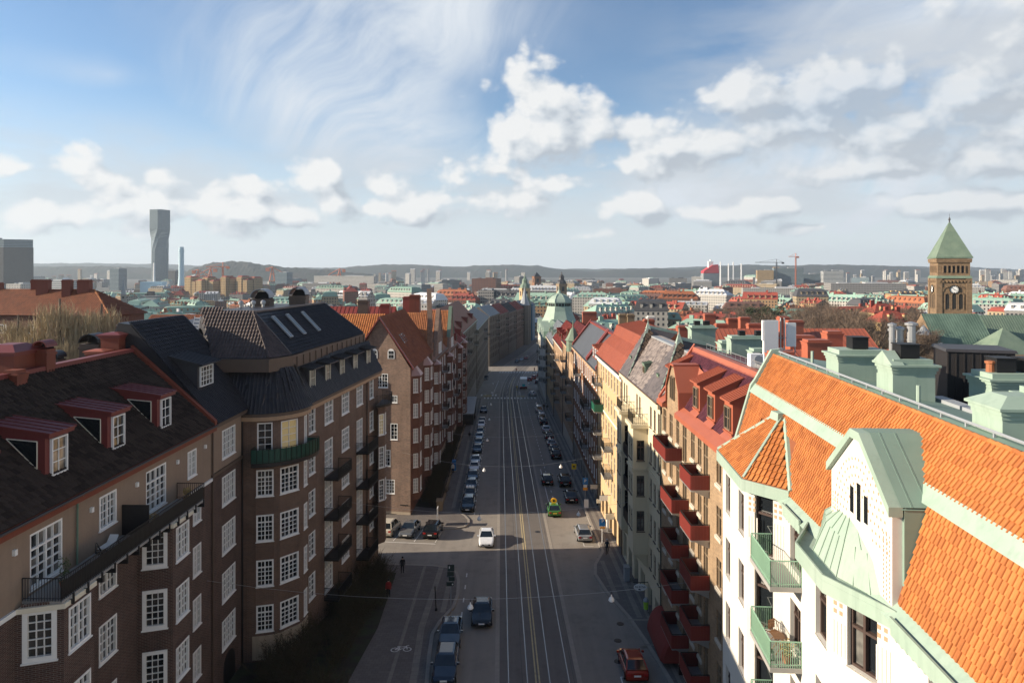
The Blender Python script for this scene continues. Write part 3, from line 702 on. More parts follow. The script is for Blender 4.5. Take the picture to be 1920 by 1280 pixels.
# pavements: raised slabs with a kerb
KR = [(sx(s, y), y) for s, y in ((12.9,-60),(12.9,40),(12.6,51.4),(12.1,57),(11.5,62),(10.3,67.8),(9.8,72.2),(10.2,75),(11.3,78.1),(11.6,79),(11.6,96),(11.5,180),(11.55,236))]
KS = [(-4.5,-60),(-5.7,30),(-6.21,51.4),(-6.52,55.3),(-6.67,58.9),(-6.3,61.2),(-5.35,64.2),(-5.15,67),(-5.33,70.5),(-5.75,72.8),(-6.9,74.2),(-8.5,74.7),(-10.45,74.9),(-17,75.4),(-80,76)]
KN = [(-80,90),(-13,87.6),(-9.4,87.0),(-7.2,87.2),(-6.0,87.9),(-5.5,89.3),(-5.6,90.9),(-6.2,92.6),(-6.95,94),(-7.0,96),(-7.3,110),(-8.3,160),(-9.2,214)]
def pave(name, kerb, inner):
 z = lambda p, d=.14: (p[0], p[1], g(p[1])+d)
 b = MB(); poly = kerb+inner; b.add([z(p) for p in poly]); n = V((0,0,1))
 fv = [V(b.v[i]) for i in b.f[0]]
 area = sum(fv[i].x*fv[(i+1)%len(fv)].y-fv[(i+1)%len(fv)].x*fv[i].y for i in range(len(fv)))
 if area < 0: b.f[0] = b.f[0][::-1]
 struct(name, b, MT['paving'])
 k = MB()
 for i in range(len(kerb)-1):
  p, q = V((*kerb[i],0)), V((*kerb[i+1],0)); d = (q-p).normalized(); m = V((-d.y, d.x, 0))*(1 if area > 0 else -1)
  L = (q-p).length; c = max(1, int(L/1.0)) if p.y > 30 else 1
  for j in range(c):
   a, e = p.lerp(q, j/c), p.lerp(q, (j+1)/c-(.012/L if c > 1 else 0)); o_, i_ = -m*.012, m*.30
   pts = [a+o_, e+o_, e+i_, a+i_];
   if area < 0: pts = pts[::-1]
   k.hexa([z(t, -.2) for t in pts]+[z(t, .148) for t in pts])
 struct('kerb', k, MT['kerbstone'])
pave('pavement', KR, [(20,236),(20,-60)])
pave('pavement', KS, [(-80,60),(-80,-60)])
pave('pavement', KN, [(-14.5,214),(-15,96),(-30,96),(-80,96)])
FAR_L = [(sx(-8.6, y), y) for y in (214, 240, 265, 290)]; FAR_R = [(sx(12.2, y), y) for y in (312, 350, 400, 470)]; FAR_L2 = [(sx(-6.2, y), y) for y in (314, 350, 400, 470)]
pave('pavement', FAR_L, [(-26, 290), (-20, 214)]); pave('pavement', FAR_L2, [(10, 470), (-30, 314)])
# lighter flagstone walks laid in the pavements
b = MB()
def band(pts, w, dz=.146):
 for (x0, y0), (x1, y1) in zip(pts, pts[1:]):
  b.add([(x0-w/2,y0,g(y0)+dz),(x0+w/2,y0,g(y0)+dz),(x1+w/2,y1,g(y1)+dz),(x1-w/2,y1,g(y1)+dz)])
band([(-7.0,30),(-7.4,52),(-7.9,60),(-7.6,74.4)], .55); band([(-8.9,30),(-9.2,52),(-9.4,74.4)], .3); band([(-6.35,63),(-6.35,73.3)], .5)
band([(sx(12.55,y),y) for y in (62,100,160,220)], .5); band([(sx(13.35,y),y) for y in (40,100,160,220)], .3); band([(sx(11.2,y),y) for y in (66,76)], .45)
band([(-8.2,96),(-10.3,213)], .5)
for y in (68.9, 61.4, 56.8): b.add([(sx(11.5 if y < 65 else 10.6,y),y,g(y)+.15),(sx(13.75,y),y,g(y)+.15),(sx(13.75,y),y+.25,g(y+.25)+.15),(sx(11.5 if y < 65 else 10.6,y),y+.25,g(y+.25)+.15)])
struct('flagstone_walk', b, MT['flag'])
# front-garden beds
b = MB()
z = lambda x, y: (x, y, g(y)+.155)
b.add([z(-40,20), z(-13.2,20), z(-12.3,50), z(-11.7,60), z(-12.2,72.5), z(-16.2,73.5), z(-19,60), z(-40,60)])
b.add([z(-13.9,97), z(-9.75,95.5), z(-10.6,130), z(-11.6,168), z(-13,168)])
struct('garden_bed', b, MT['soil'])
# drain and manhole covers
for i, (x, y) in enumerate(((3.2,86.2),(9.9,77.2),(8.9,57.9),(9.6,61),(8.4,54.5),(-6.5,71.6))):
 b = MB(); b.lathe((x, y, g(y)+(.165 if x < -5 else .035)), [(.32,-.05),(.32,.004),(.28,.006)], n=14)
 tag(b.build('manhole_cover', MT['iron']), ['round iron manhole cover between the tram rails','round iron cover near the pavement bulge on the right','round iron cover in the roadway left of the red awning','round iron cover by the curving right kerb','round iron cover just behind the red car','round iron cover in the left pavement near the direction sign'][i], 'manhole cover', 'manhole covers')
# bicycle symbol painted on the left path
b = MB(); q = lambda x, y: (-9.05+x*.9, 56.1+y*.9, g(56.1+y*.9)+.149)
def ring(cx, cy, r, w=.1, n=14):
 for k in range(n):
  a, e = 2*PI*k/n, 2*PI*(k+1)/n
  b.add([q(cx+(r-w)*math.cos(a), cy+(r-w)*math.sin(a)), q(cx+r*math.cos(a), cy+r*math.sin(a)), q(cx+r*math.cos(e), cy+r*math.sin(e)), q(cx+(r-w)*math.cos(e), cy+(r-w)*math.sin(e))])
def bar(x0, y0, x1, y1, w=.09):
 d = V((x1-x0, y1-y0, 0)).normalized(); n = V((-d.y, d.x, 0))*w/2
 b.add([q(x0+n.x,y0+n.y), q(x0-n.x,y0-n.y), q(x1-n.x,y1-n.y), q(x1+n.x,y1+n.y)])
ring(-.55,0,.4); ring(.55,.1,.4); bar(-.55,0,-.1,.05); bar(-.1,.05,-.3,.6); bar(-.55,0,-.3,.5); bar(-.3,.5,.35,.62); bar(-.1,.05,.4,.6); bar(.55,.1,.38,.75); bar(.38,.75,.62,.82); bar(-.45,.62,-.15,.62)
tag(b.build('bicycle_symbol', MT['road_paint']), 'white bicycle symbol painted on the path beside the bushes', 'road symbol')
# ------------------------------------------------------------ left row: the three near brick houses
def bld(name, label, at, cat='apartment building', group=None): return empty(name, at, label, cat, group)
def back_shell(b, fr, depth, z0, z1, m=0, ends=True):
 P = fr.p; L = fr.L
 b.add([P(L,z0,-depth), P(0,z0,-depth), P(0,z1,-depth), P(L,z1,-depth)], m)
 if ends:
  b.add([P(0,z0,-depth), P(0,z0,0), P(0,z1,0), P(0,z1,-depth)], m); b.add([P(L,z0,0), P(L,z0,-depth), P(L,z1,-depth), P(L,z1,0)], m)
LX = lambda y: -21.9+.015*y
def near_left():
 # ---- house with the long balcony
 A, Bq = (LX(17), 17), (LX(48.4), 48.4); F = Fr(A, Bq); U = lambda y: (y-17)*F.L/31.4
 R = bld('brick_house', 'dark brick house with a beige top storey, long balcony and red dormers', (LX(34), 34, -1.9))
 wins = []
 for y, w in ((36.35,1.56),(46.3,1.15)):
  for v in (.55,4.05,7.55,11.05): wins.append((U(y), v, w, 2.0, 'L' if w > 1.3 else 'L'))
 for y in (20.3, 24.2):
  for v in (.55,4.05,7.55,11.05): wins.append((U(y), v, 1.5, 2.0, 'L'))
 ops = [(u-w/2, v, w, h) for u, v, w, h, s in wins]
 b = MB(); wallgrid(b, F, 0, F.L, -6, 13.3, ops, 0)
 top = [(U(36.35),14.5,1.5,1.75,'L'),(U(45.6),14.35,1.2,1.75,'L'),(U(31.7),13.75,2.2,2.5,'LT'),(U(41.2),13.75,2.3,2.5,'LT'),(U(22),14.5,1.5,1.75,'L')]
 wallgrid(b, F, 0, F.L, 13.3, 16.75, [(u-w/2, v, w, h) for u, v, w, h, s in top], 1)
 back_shell(b, F, 11, -6, 16.75, 0)
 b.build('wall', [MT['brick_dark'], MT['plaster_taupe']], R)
 for u, v, w, h, s in wins+top: window(R, F, u, v, w, h, ST[s])
 # canted bays
 for (y0, y1, y2, y3) in ((29.7,30.26,32.4,32.9),(39.1,39.65,41.95,42.5)):
  p = [(LX(y0), y0), (LX(y1)+1.75, y1), (LX(y2)+1.75, y2), (LX(y3), y3)]
  b = MB(); sub = []
  for k in range(3):
   f = Fr(p[k], p[k+1]); c = f.L/2
   wh = [(c, v, 1.3 if k != 1 else 1.55, 2.25 if k == 0 else 2.0) for v in ((.45,4.0,7.5,11.0) if k < 2 else ())]
   wallgrid(b, f, 0, f.L, -1.2, 13.2, [(u-w/2, v, w, h) for u, v, w, h in wh]); sub.append((f, wh, k))
   for u, v, w, h in wh:            # soldier course over each window
    for i in range(int((w+.1)/.1)): b.fbox(f, u-w/2-.05+i*.1, u-w/2+.032+i*.1, v+h+.06, v+h+.3, .001, .013)
  b.add([(*q, 13.2) for q in p]); b.add([(*q, -1.2) for q in p][::-1])
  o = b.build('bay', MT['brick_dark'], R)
  for f, wh, k in sub:
   for u, v, w, h in wh:
    s2 = dict(ST['Lc' if k == 0 else 'L'])
    window(R, f, u, v, w, h, s2)
  b = MB(); pp = [V((*q, 0)) for q in p]; e = [(q.x+.12, q.y) for q in pp]; e[0] = (e[0][0], e[0][1]-.12); e[1] = (e[1][0], e[1][1]-.12)
  b.prism(e, 13.2, 13.42); b.build('bay_cornice', MT['cream_paint'], R)
 # cornice between brick and plaster, fascia under the eaves
 b = MB(); b.fbox(F, 0, U(29.6), 13.2, 13.4, .002, .13); b.fbox(F, U(42.6), F.L, 13.2, 13.4, .002, .13); b.build('cornice', MT['white'], R)
 # balcony across the bays
 b = MB(); u0, u1 = U(30.1), U(43.6); b.fbox(F, u0, u1, 13.43, 13.55, .01, 1.78); o = b.build('balcony', MT['concrete'], R)
 k = MB()
 for i in range(13): uu = u0+.5+i*(u1-u0-1)/12; k.fbox(F, uu-.035, uu+.035, 13.22, 13.425, .02, 2.0); k.fbox(F, uu-.035, uu+.035, 13.43, 13.7, 1.93, 2.0)
 k.build('bracket', MT['iron'], o)
 k = MB(); pts = [F.p(u0,0,.03), F.p(u0,0,1.74), F.p(u1,0,1.74), F.p(u1,0,.03)]; railing(k, pts, 13.55, 1.0, .12); k.build('railing', MT['iron'], o)
 k = MB(); k.fbox(F, u0+.1, u1, 13.58, 14.35, 1.69, 1.70); k.build('railing_cloth', MT['ext_black'], o)
 k = MB(); k.fbox(F, U(37.6), U(37.66), 13.56, 15.2, .02, 1.5); k.build('divider', MT['ext_black'], o)
 # eaves
 b = MB(); b.fbox(F, -.2, F.L, 16.75, 17.2, .001, .42); b.build('fascia', MT['tin_chimney'], R)
 b = MB(); b.tube([F.p(0,17.12,.5), F.p(F.L,17.12,.5)], .07, 0, 6); b.build('gutter', MT['tin_dark'], R)
 pr = [(-.42,17.2,0),(5.5,22.35,0),(11.2,17.0,0)]
 profile_roof(R, F, pr, [MT['tile_dark'], MT['brick_dark']], name='roof', capm=1)
 q = [F.p(0,17.2,.42), F.p(F.L-.35,17.2,.42), F.p(F.L-.35,22.35,-5.5), F.p(0,22.35,-5.5)]
 tiles(R, q, .26, .36, MT['tile_dark'], 'low', single=300, near=(-18, 30, 24), lift=.03)
 b = MB(); b.fbox(F, 0, F.L, 22.3, 22.55, -5.75, -5.25); b.build('ridge_flashing', MT['tin_maroon'], R)
 b = MB(); b.ext([F.p(F.L-.35,17.15,.45), F.p(F.L-.35,17.5,.45), F.p(F.L-.35,22.75,-5.5), F.p(F.L-.35,22.3,-5.5)], F.U*.33); b.build('verge', MT['tin_chimney'], R)
 for y in (28.4, 33.4, 38.3, 43.4): red_dormer(R, F, U(y))
 pipe(R, [F.p(U(33.7),17.0,.4), F.p(U(33.7),16.6,.12), F.p(U(33.7),13.6,.1)], .05, MT['copper_old'])
 for y in (29.6, 34.9, 39, 43.6, 47.4):
  b = MB(); b.fbox(F, U(y)-.08, U(y)+.08, 15.75, 16.0, .002, .14); b.build('wall_lamp', MT['white'], R)
 # ---- narrow link beside it
 A, Bq = (LX(48.45), 48.45), (LX(53.6), 53.6); F2 = Fr(A, Bq)
 R2 = bld('link_house', 'narrow dark brick house with beige top floor between the dormer house and the rounded corner', (LX(51), 51, -2.9))
 c = F2.L/2+.3; b = MB(); ws = [(c, v, 2.3, 2.15) for v in (.2,3.7,7.2,10.75)]
 wallgrid(b, F2, 0, F2.L, -6, 13.5, [(u-w/2, v, w, h) for u, v, w, h in ws], 0)
 wallgrid(b, F2, 0, F2.L, 13.5, 16.9, [(c-1.15, 14.2, 2.3, 2.1)], 1); back_shell(b, F2, 9, -6, 16.9, 0)
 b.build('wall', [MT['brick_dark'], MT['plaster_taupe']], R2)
 for u, v, w, h in ws+[(c, 14.2, 2.3, 2.1)]: window(R2, F2, u, v, w, h, ST['L3'])
 b = MB(); b.fbox(F2, 0, F2.L, 13.4, 13.6, .002, .15); b.fbox(F2, 0, F2.L+.3, 16.9, 17.15, .002, .4); b.build('cornice', MT['tin_brown'], R2)
 profile_roof(R2, F2, [(-.4,17.15,0),(5.8,24.2,0),(6.6,24.3,0),(10,17.1,0)], [MT['tile_black']], u1=F2.L+3, name='roof')
 tiles(R2, [F2.p(0,17.15,.4), F2.p(F2.L+2.6,17.15,.4), F2.p(F2.L+2.6,24.2,-5.8), F2.p(0,24.2,-5.8)], .26, .34, MT['tile_black'], 'low', lift=.03)
 dormer(R2, F2, F2.L/2-.2, 1.5, 19.4, 2.5, 1.85, 5.0, .9, [MT['tin_dark'], MT['tin_dark']], ST['Dd'], over=.3, ww=2.0, wh=1.45)
 pipe(R2, [F2.p(.08,16.8,.08), F2.p(.08,-3,.08)], .055, MT['tin_brown'])
 # arched gateway at street level of the link
 b = MB(); arch(b, F2, c+.1, -3.2, 2.0, 2.9, .03); b.build('gateway', MT['black'], R2)
 # ---- rounded corner house
 R3 = bld('corner_house', 'dark brick corner house with rounded corner, green balcony and black tiled mansard', (-17, 64, -3.6))
 X3 = lambda y: -24.2+.118*y
 b = MB(); cx_, cy_, r = -20.3, 57.3, 3.2
 arc = [(cx_+r*math.cos(math.radians(a)), cy_+r*math.sin(math.radians(a))) for a in (-90,-75,-60,-49,-38,-27,-16,-5,0)]
 S0 = Fr((-21.5,54.1), arc[0]); wallgrid(b, S0, 0, S0.L, -6, 16.45, [])
 F3 = Fr((X3(57.6),57.6),(X3(77.5),77.5)); U3 = lambda y: (y-57.6)*F3.L/19.9
 # walls of the curve: short flat facets; windows sit in the curve as curved units
 levels = (10.2, 6.65, 3.1, -.45)
 cw = [(-75,1.35),(-39,1.75),(-4,.8)]
 fa = []
 for a, w in cw: fa += [a-math.degrees(w/2/r), a+math.degrees(w/2/r)]
 angs = [-90]+fa+[3]
 for i in range(len(angs)-1):
  p0, p1 = [(cx_+r*math.cos(math.radians(a)), cy_+r*math.sin(math.radians(a))) for a in angs[i:i+2]]
  f = Fr(p0, p1); iswin = i % 2 == 1
  if iswin:
   ops = [(.02, v, f.L-.04, 2.1) for v in levels]+[(.1, 13.65, f.L-.2, 2.35)]
   wallgrid(b, f, 0, f.L, -6, 16.45, ops)
  else:
   k = 3
   for j in range(k):
    q0, q1 = [(cx_+r*math.cos(math.radians(angs[i]+(angs[i+1]-angs[i])*t)), cy_+r*math.sin(math.radians(angs[i]+(angs[i+1]-angs[i])*t))) for t in (j/k, (j+1)/k)]
    fj = Fr(q0, q1); wallgrid(b, fj, 0, fj.L, -6, 16.45, [])
 pL = (cx_+r*math.cos(math.radians(3)), cy_+r*math.sin(math.radians(3)))
 fj = Fr(pL, (X3(57.6),57.6)); wallgrid(b, fj, 0, fj.L, -6, 16.45, [])
 cols = [(59.2,1.35,0),(63.0,2.0,1),(67.2,2.0,0),(71.3,1.9,1),(75.1,1.35,0)]
 rows = (14.05, 10.5, 6.95, 3.35, -.2)
 ws = []
 for y, w, dr in cols:
  for v in rows:
   if dr: ws.append((U3(y), v-1.0 if v < 14 else v, w, 3.1 if v < 14 else 2.1, 'LT' if v < 14 else 'B'))
   else: ws.append((U3(y), v, w, 2.15, 'B' if w > 1.5 else 'N'))
 # the far bow replaces flat wall from 75.9 on
 wallgrid(b, F3, 0, F3.L, -6, 16.45, [(u-w/2, v, w, h) for u, v, w, h, s in ws if u+w/2 < F3.L])
 back_shell(b, Fr((-24,54.1),(-24.5,77.5)), 3, -6, 16.45, 0, False)
 e = F3.p(F3.L,0); b.add([(e.x,e.y,-6),(-27,77.9,-6),(-27,77.9,16.45),(e.x,e.y,16.45)])
 b.build('wall', MT['brick_brown'], R3)
 for u, v, w, h, s in ws: window(R3, F3, u, v, w, h, ST[s])
 st('curve', mat=MT['white'], glass=MT['glass_dark'], cas=.12, out=.02, dep=.16, cols=4, rows=5, mull=[2], trans=.74, trows=1, panes=1, sill=.06, bar=.04)
 st('curveN', mat=MT['white'], glass=MT['glass_dark'], cas=.1, out=.02, dep=.16, cols=2, rows=5, trans=.74, trows=1, panes=1, sill=.06, bar=.04)
 for a, w in cw:
  d = math.degrees(w/2/r); p0, p1 = [(cx_+r*math.cos(math.radians(q)), cy_+r*math.sin(math.radians(q))) for q in (a-d, a+d)]
  f = Fr(p0, p1)
  for v in levels: window(R3, f, f.L/2, v, f.L-.04, 2.1, ST['curve' if w > 1 else 'curveN'])
  s2 = dict(ST['N']);
  if a == -39: s2['glass'] = MT['glass_warm']; s2['id'] = 'Nw'
  window(R3, f, f.L/2, 13.65, f.L-.2, 2.35, s2)
 # plaster plinth of the bow
 b = MB(); b.prism([(cx_+(r+.06)*math.cos(math.radians(a)), cy_+(r+.06)*math.sin(math.radians(a))) for a in range(-92, 6, 8)]+[(cx_, cy_)], -2.6, -.75); b.build('plinth', MT['plaster_base'], R3)
 # cornice below the roof follows the curve
 path = [(-21.6,53.75),(-20.3,53.72)]+[(cx_+(r+.36)*math.cos(math.radians(a)), cy_+(r+.36)*math.sin(math.radians(a))) for a in range(-80,1,10)]+[(X3(57.8)+.36,57.8),(X3(77.6)+.36,77.6)]
 inn = [(-21.6,54.4),(-20.3,54.4)]+[(cx_+(r-.3)*math.cos(math.radians(a)), cy_+(r-.3)*math.sin(math.radians(a))) for a in range(-80,1,10)]+[(X3(57.8)-.3,57.8),(X3(77.6)-.3,77.6)]
 for z0, z1, mt, nm in ((16.2,16.5,MT['plaster_peach'],'cornice'),(16.502,16.75,MT['tin_brown'],'gutter')):
  b = MB()
  for i in range(len(path)-1):
   b.hexa([(*path[i],z0),(*path[i+1],z0),(*inn[i+1],z0),(*inn[i],z0),(*path[i],z1),(*path[i+1],z1),(*inn[i+1],z1),(*inn[i],z1)])
  b.build(nm, mt, R3)
 # mansard: lower slope, upright band, upper hip roof
 E0 = path; zE, zB, zB2 = 16.75, 20.1, 20.95
 T = [(-23.8,55.4),(-21.6,55.5)]+[(-19.6+1.5*math.cos(math.radians(a))*.9, 57.2+1.7*math.sin(math.radians(a))) for a in range(-80,1,10)]+[(X3(57.8)-1.0,57.8),(X3(77.6)-1.1,77.0)]
 b = MB(); mlow = []
 for i in range(len(E0)-1):
  q = [(*E0[i],zE),(*E0[i+1],zE),(*T[i+1],zB),(*T[i],zB)]; b.add(q); mlow.append(q)
 b.add([(*E0[-1],zE),(-27,78,zE),(-26,77.5,zB),(*T[-1],zB)])
 P1, P2, P3, P4 = (-23.9,55.0), (-19.4,54.9), (-18.35,57.2), (-16.65,77)
 hi = [P1, P2, P3, P4, (-26.5,77), (-28,60)]
 RA, RB, RC = (-26.5,59.0,24.4), (-21.7,57.8,24.45), (-20.4,74.8,24.4)
 up = [[(*P1,zB2),(*P2,zB2),RB,RA], [(*P2,zB2),(*P3,zB2),RB], [(*P3,zB2),(*P4,zB2),RC,RB], [(*P4,zB2),(-26.5,77,zB2),RC], [RA,RB,RC,(-26.5,74.8,24.4)], [(-29.5,63,zB2),(*P1,zB2),RA]]
 for q in up: b.add(q)
 b.build('roof', MT['tile_black'], R3)
 b = MB(); lo = [(-24,54.75), (-19.3,54.65), (-18.15,57.1), (-16.45,77.1), (-26.5,77.1)]
 b.prism(lo, 19.9, 20.94);
 for t in range(14): p = V((*lo[2],0)).lerp(V((*lo[3],0)), (t+.5)/14); b.box(p.x, p.y-.03, 19.95, p.x+.09, p.y+.03, 20.8)
 b.build('roof_band', MT['tin_brown'], R3)
 tiles(R3, up[0], .27, .36, MT['tile_brown'], 'pan', lift=.03); tiles(R3, up[1], .27, .36, MT['tile_brown'], 'pan', lift=.03)
 tiles(R3, up[2], .3, .36, MT['tile_black'], 'low', lift=.03)
 for q in mlow: tiles(R3, q, .3, .4, MT['tile_black'], 'low', lift=.03)
 b = MB()
 for a, c_ in ((P2, RB), (P3, RB), (P1, RA)): b.tube([(*a, zB2+.08), (c_[0], c_[1], c_[2]+.08)], .1, 0, 5)
 b.tube([RA[:2]+(24.5,), RB[:2]+(24.52,), RC[:2]+(24.5,)], .12, 0, 5); b.tube([(*P4,zB2+.08), RC], .1, 0, 5)
 for i in (2, 4, 7, 10): b.tube([(*E0[i],zE+.06), (*T[i],zB+.06)], .06, 0, 5)
 b.build('ridge_tiles', MT['tile_brown'], R3)
 # skylights
 def skyl(q, u, v, w, h, wood):
  q = [V(p) for p in q]; X = (q[1]-q[0]).normalized(); n = X.cross(q[-1]-q[0]).normalized(); Y = n.cross(X); o = q[0]+X*u+Y*v+n*.11
  k = MB(); c = .09
  for (a0,a1,b0,b1) in ((0,c,0,h),(w-c,w,0,h),(c,w-c,0,c),(c,w-c,h-c,h)):
   pts = [o+X*a0+Y*b0, o+X*a1+Y*b0, o+X*a1+Y*b1, o+X*a0+Y*b1]; k.hexa(pts+[p+n*.13 for p in pts])
  s = k.build('skylight', wood, R3)
  k = MB(); pts = [o+X*c+Y*c, o+X*(w-c)+Y*c, o+X*(w-c)+Y*(h-c), o+X*c+Y*(h-c)]; pts = [p+n*.06 for p in pts]; k.hexa(pts+[p+n*.01 for p in pts]); k.build('pane', MT['glass_sky'], s)
 skyl(up[0], 1.6, 1.7, 1.0, 1.7, MT['wood'])
 for u in (2.2, 5.2, 8.8): skyl(up[2], u, 1.6, .62, 2.5, MT['tin_grey'])
 # mansard dormers
 Fd = Fr((X3(58)-.02,58),(X3(77.6)-.02,77.6))
 for y in (59.5, 63.0, 66.6, 70.3, 74.4): dormer(R3, Fd, y-58, .1, 17.75, 1.35, 1.9, 2.6, .35, [MT['tin_dark'], MT['tin_dark']], ST['Dk'], over=.42, ww=1.05, wh=1.6)
 # green corner balcony
 b = MB(); arcp = [(cx_+4.2*math.cos(math.radians(a)), cy_+4.2*math.sin(math.radians(a))) for a in range(-88, 3, 6)]
 a0 = [(cx_+3.15*math.cos(math.radians(a)), cy_+3.15*math.sin(math.radians(a))) for a in range(-88, 3, 6)]
 for i in range(len(arcp)-1):
  p = [a0[i], arcp[i], arcp[i+1], a0[i+1]]; b.hexa([(*q,12.75) for q in p]+[(*q,13.05) for q in p])
 o = b.build('corner_balcony', MT['ext_black'], R3)
 b = MB()
 for i in range(len(arcp)-1):
  f = Fr(arcp[i], arcp[i+1]); b.fbox(f, 0, f.L, 13.08, 14.1, -.05, -.02)
  for j in range(3): b.fbox(f, f.L*(j+.5)/3-.012, f.L*(j+.5)/3+.012, 13.08, 14.1, -.019, .0)
 for p, q in ((a0[0], arcp[0]), (arcp[-1], a0[-1])): f = Fr(p, q); b.fbox(f, 0, f.L, 13.08, 14.1, -.05, -.02)
 b.build('panel', MT['green_panel'], o)
 b = MB(); railing(b, [a0[0]]+arcp+[a0[-1]], 13.06, 1.12, .6); b.build('railing', MT['iron'], o)
 # iron balconies
 for y, z0 in ((63.6, 9.25), (71.9, 9.4)):
  for k in range(4 if y < 70 else 4):
   z_ = z0-3.6*k
   balcony(R3, F3, U3(y)-1.75, U3(y)+1.75 if y < 70 else U3(y)+1.5, z_, 1.35, 1.0, MT['ext_black'], MT['iron'], brackets=False)
 # bow at the far corner with a round balcony on top
 bx, by, br = X3(76.6)-.1, 76.55, 1.25
 b = MB(); st('bow', mat=MT['white'], glass=MT['glass'], cas=.1, out=.02, dep=.14, cols=2, rows=5, trans=.72, trows=1, sill=.06, bar=.045)
 angs = [-62,-20,22,64]
 for i in range(3):
  p0, p1 = [(bx+br*math.cos(math.radians(a)), by+br*math.sin(math.radians(a))) for a in angs[i:i+2]]; f = Fr(p0, p1)
  wallgrid(b, f, 0, f.L, -2, 12.9, [(.08, v, f.L-.16, 2.3) for v in (9.9,6.3,2.7)])
  for v in (9.9,6.3,2.7):
   s2 = dict(ST['bow'])
   if v > 9: s2['glass'] = MT['glass_warm']; s2['id'] = 'boww'
   window(R3, f, f.L/2, v, f.L-.16, 2.3, s2)
 b.prism([(bx+br*math.cos(math.radians(a)), by+br*math.sin(math.radians(a))) for a in range(-70, 71, 14)], 12.9, 13.1)
 b.build('bow', MT['brick_brown'], R3)
 b = MB(); ap = [(bx+1.9*math.cos(math.radians(a)), by+1.9*math.sin(math.radians(a))) for a in range(-75, 76, 15)]
 b.prism(ap, 13.11, 13.35); o = b.build('balcony', MT['ext_black'], R3)
 b = MB(); railing(b, ap, 13.35, 1.05, .12); b.build('railing', MT['iron'], o)
 pipe(R3, [F3.p(U3(73.3),16.3,.12), F3.p(U3(73.3),-4,.12)], .06, MT['ext_black']); pipe(R3, [(-21.15,53.98,16.2), (-21.15,53.98,-4)], .07, MT['ext_black'])
def arch(b, fr, u, v, w, h, d, n=8, m=0):
 r = w/2; pts = [(u-r, v), (u+r, v)]+[(u+r*math.cos(PI*k/n), v+h-r+r*math.sin(PI*k/n)) for k in range(n+1)]
 b.ext([fr.p(a, c, d-.03) for a, c in pts], fr.n*.03, m)
def red_dormer(R, F, u):
 d0, z0, w, h = .7, 17.75, 1.65, 2.5; d1, rise = 4.5, .55
 b = MB(); u0, u1 = u-w/2, u+w/2
 # front with its opening, cheeks with a three-cornered window, sill and feet
 b.ext([F.p(u0,z0-.5,-d0), F.p(u0,z0+h,-d0), F.p(u0,z0+h+rise,-d1), F.p(u0,z0+.35,-2.0)], F.U*w)
 b.fbox(F, u0-.12, u1+.12, z0-.55, z0-.12, -d0+.002, -d0+.12); b.fbox(F, u0-.06, u1+.06, z0-.12, z0, -d0+.002, -d0+.14)
 o = b.build('dormer', MT['tin_maroon'], R)
 r = MB(); k = rise/(d1-d0); t = .08
 P = lambda uu, dd, zz: F.p(uu, z0+h+k*(dd-d0)+zz, -dd)
 r.hexa([P(u0-.16,d0-.32,.002),P(u1+.16,d0-.32,.002),P(u1+.16,d1+.1,.002),P(u0-.16,d1+.1,.002),P(u0-.16,d0-.32,t),P(u1+.16,d0-.32,t),P(u1+.16,d1+.1,t),P(u0-.16,d1+.1,t)])
 seams(r, [P(u0-.16,d0-.32,t),P(u1+.16,d0-.32,t),P(u1+.16,d1+.1,t),P(u0-.16,d1+.1,t)], .42)
 r.fbox(F, u0-.1, u1+.1, z0+h-.2, z0+h-.01, -d0+.002, -d0+.26); r.build('roof', MT['tin_maroon'], o)
 s2 = dict(ST['D']); s2['solo'] = 1; s2['id'] = 'Ds'
 window(o, F, u+.05, z0+.4, 1.15, 1.8, s2, d=-d0+.11)
 for s, uu in ((-1, u0-.022), (1, u1+.004)):
  c = MB(); a = [(d0+.38,z0+.85),(d0+.38,z0+h-.35),(d0+1.85,z0+h-.22)]
  c.ext([F.p(uu, z, -d) for d, z in a], F.U*.018); q = c.build('side_window', MT['glass_dark'], o)
  c = MB()
  for i in range(3):
   p0, p1 = a[i], a[(i+1)%3]; c.tube([F.p(uu+.009, p0[1], -p0[0]), F.p(uu+.009, p1[1], -p1[0])], .03, 0, 4)
  c.build('side_frame', MT['cream_paint'], o)
near_left()
# ------------------------------------------------------------ roofs and stacks behind the rows
def barrel_stack(label, c, rz, sx_, sy_, z0, z1, mat, cap, group):
 e = empty('chimney', (c[0], c[1], z0), label, 'chimney', group)
 b = MB(); b.obox(c, rz, sx_, sy_, z0-1, z1); b.obox(c, rz, sx_+.12, sy_+.12, z1-.35, z1-.2); b.build('stack', mat, e)
 b = MB(); a, n = rz, 8; ax = V((math.cos(a), math.sin(a), 0)); ay = V((-math.sin(a), math.cos(a), 0)); p0 = V((c[0], c[1], z1))
 r = sx_/2+.06
 prof = [p0-ay*(sy_/2+.08)+ax*r*math.cos(PI*k/n)+V((0,0,r*.9*math.sin(PI*k/n)+.12)) for k in range(n+1)]
 pin = [p0-ay*(sy_/2+.08)+ax*(r-.08)*math.cos(PI*k/n)+V((0,0,(r-.08)*.9*math.sin(PI*k/n)+.12)) for k in range(n, -1, -1)]
 for k in range(n):
  q = [prof[k], prof[k+1], pin[n-k-1], pin[n-k]]; b.ext(q, ay*(sy_+.16))
 b.add([p0+ay*sy_*.3+ax*q_*r*.95+V((0,0,zz)) for q_, zz in ((-1,0),(1,0),(.6,r*.7),(-.6,r*.7))], 1)
 b.build('barrel_cap', [cap, MT['black']], e); return e
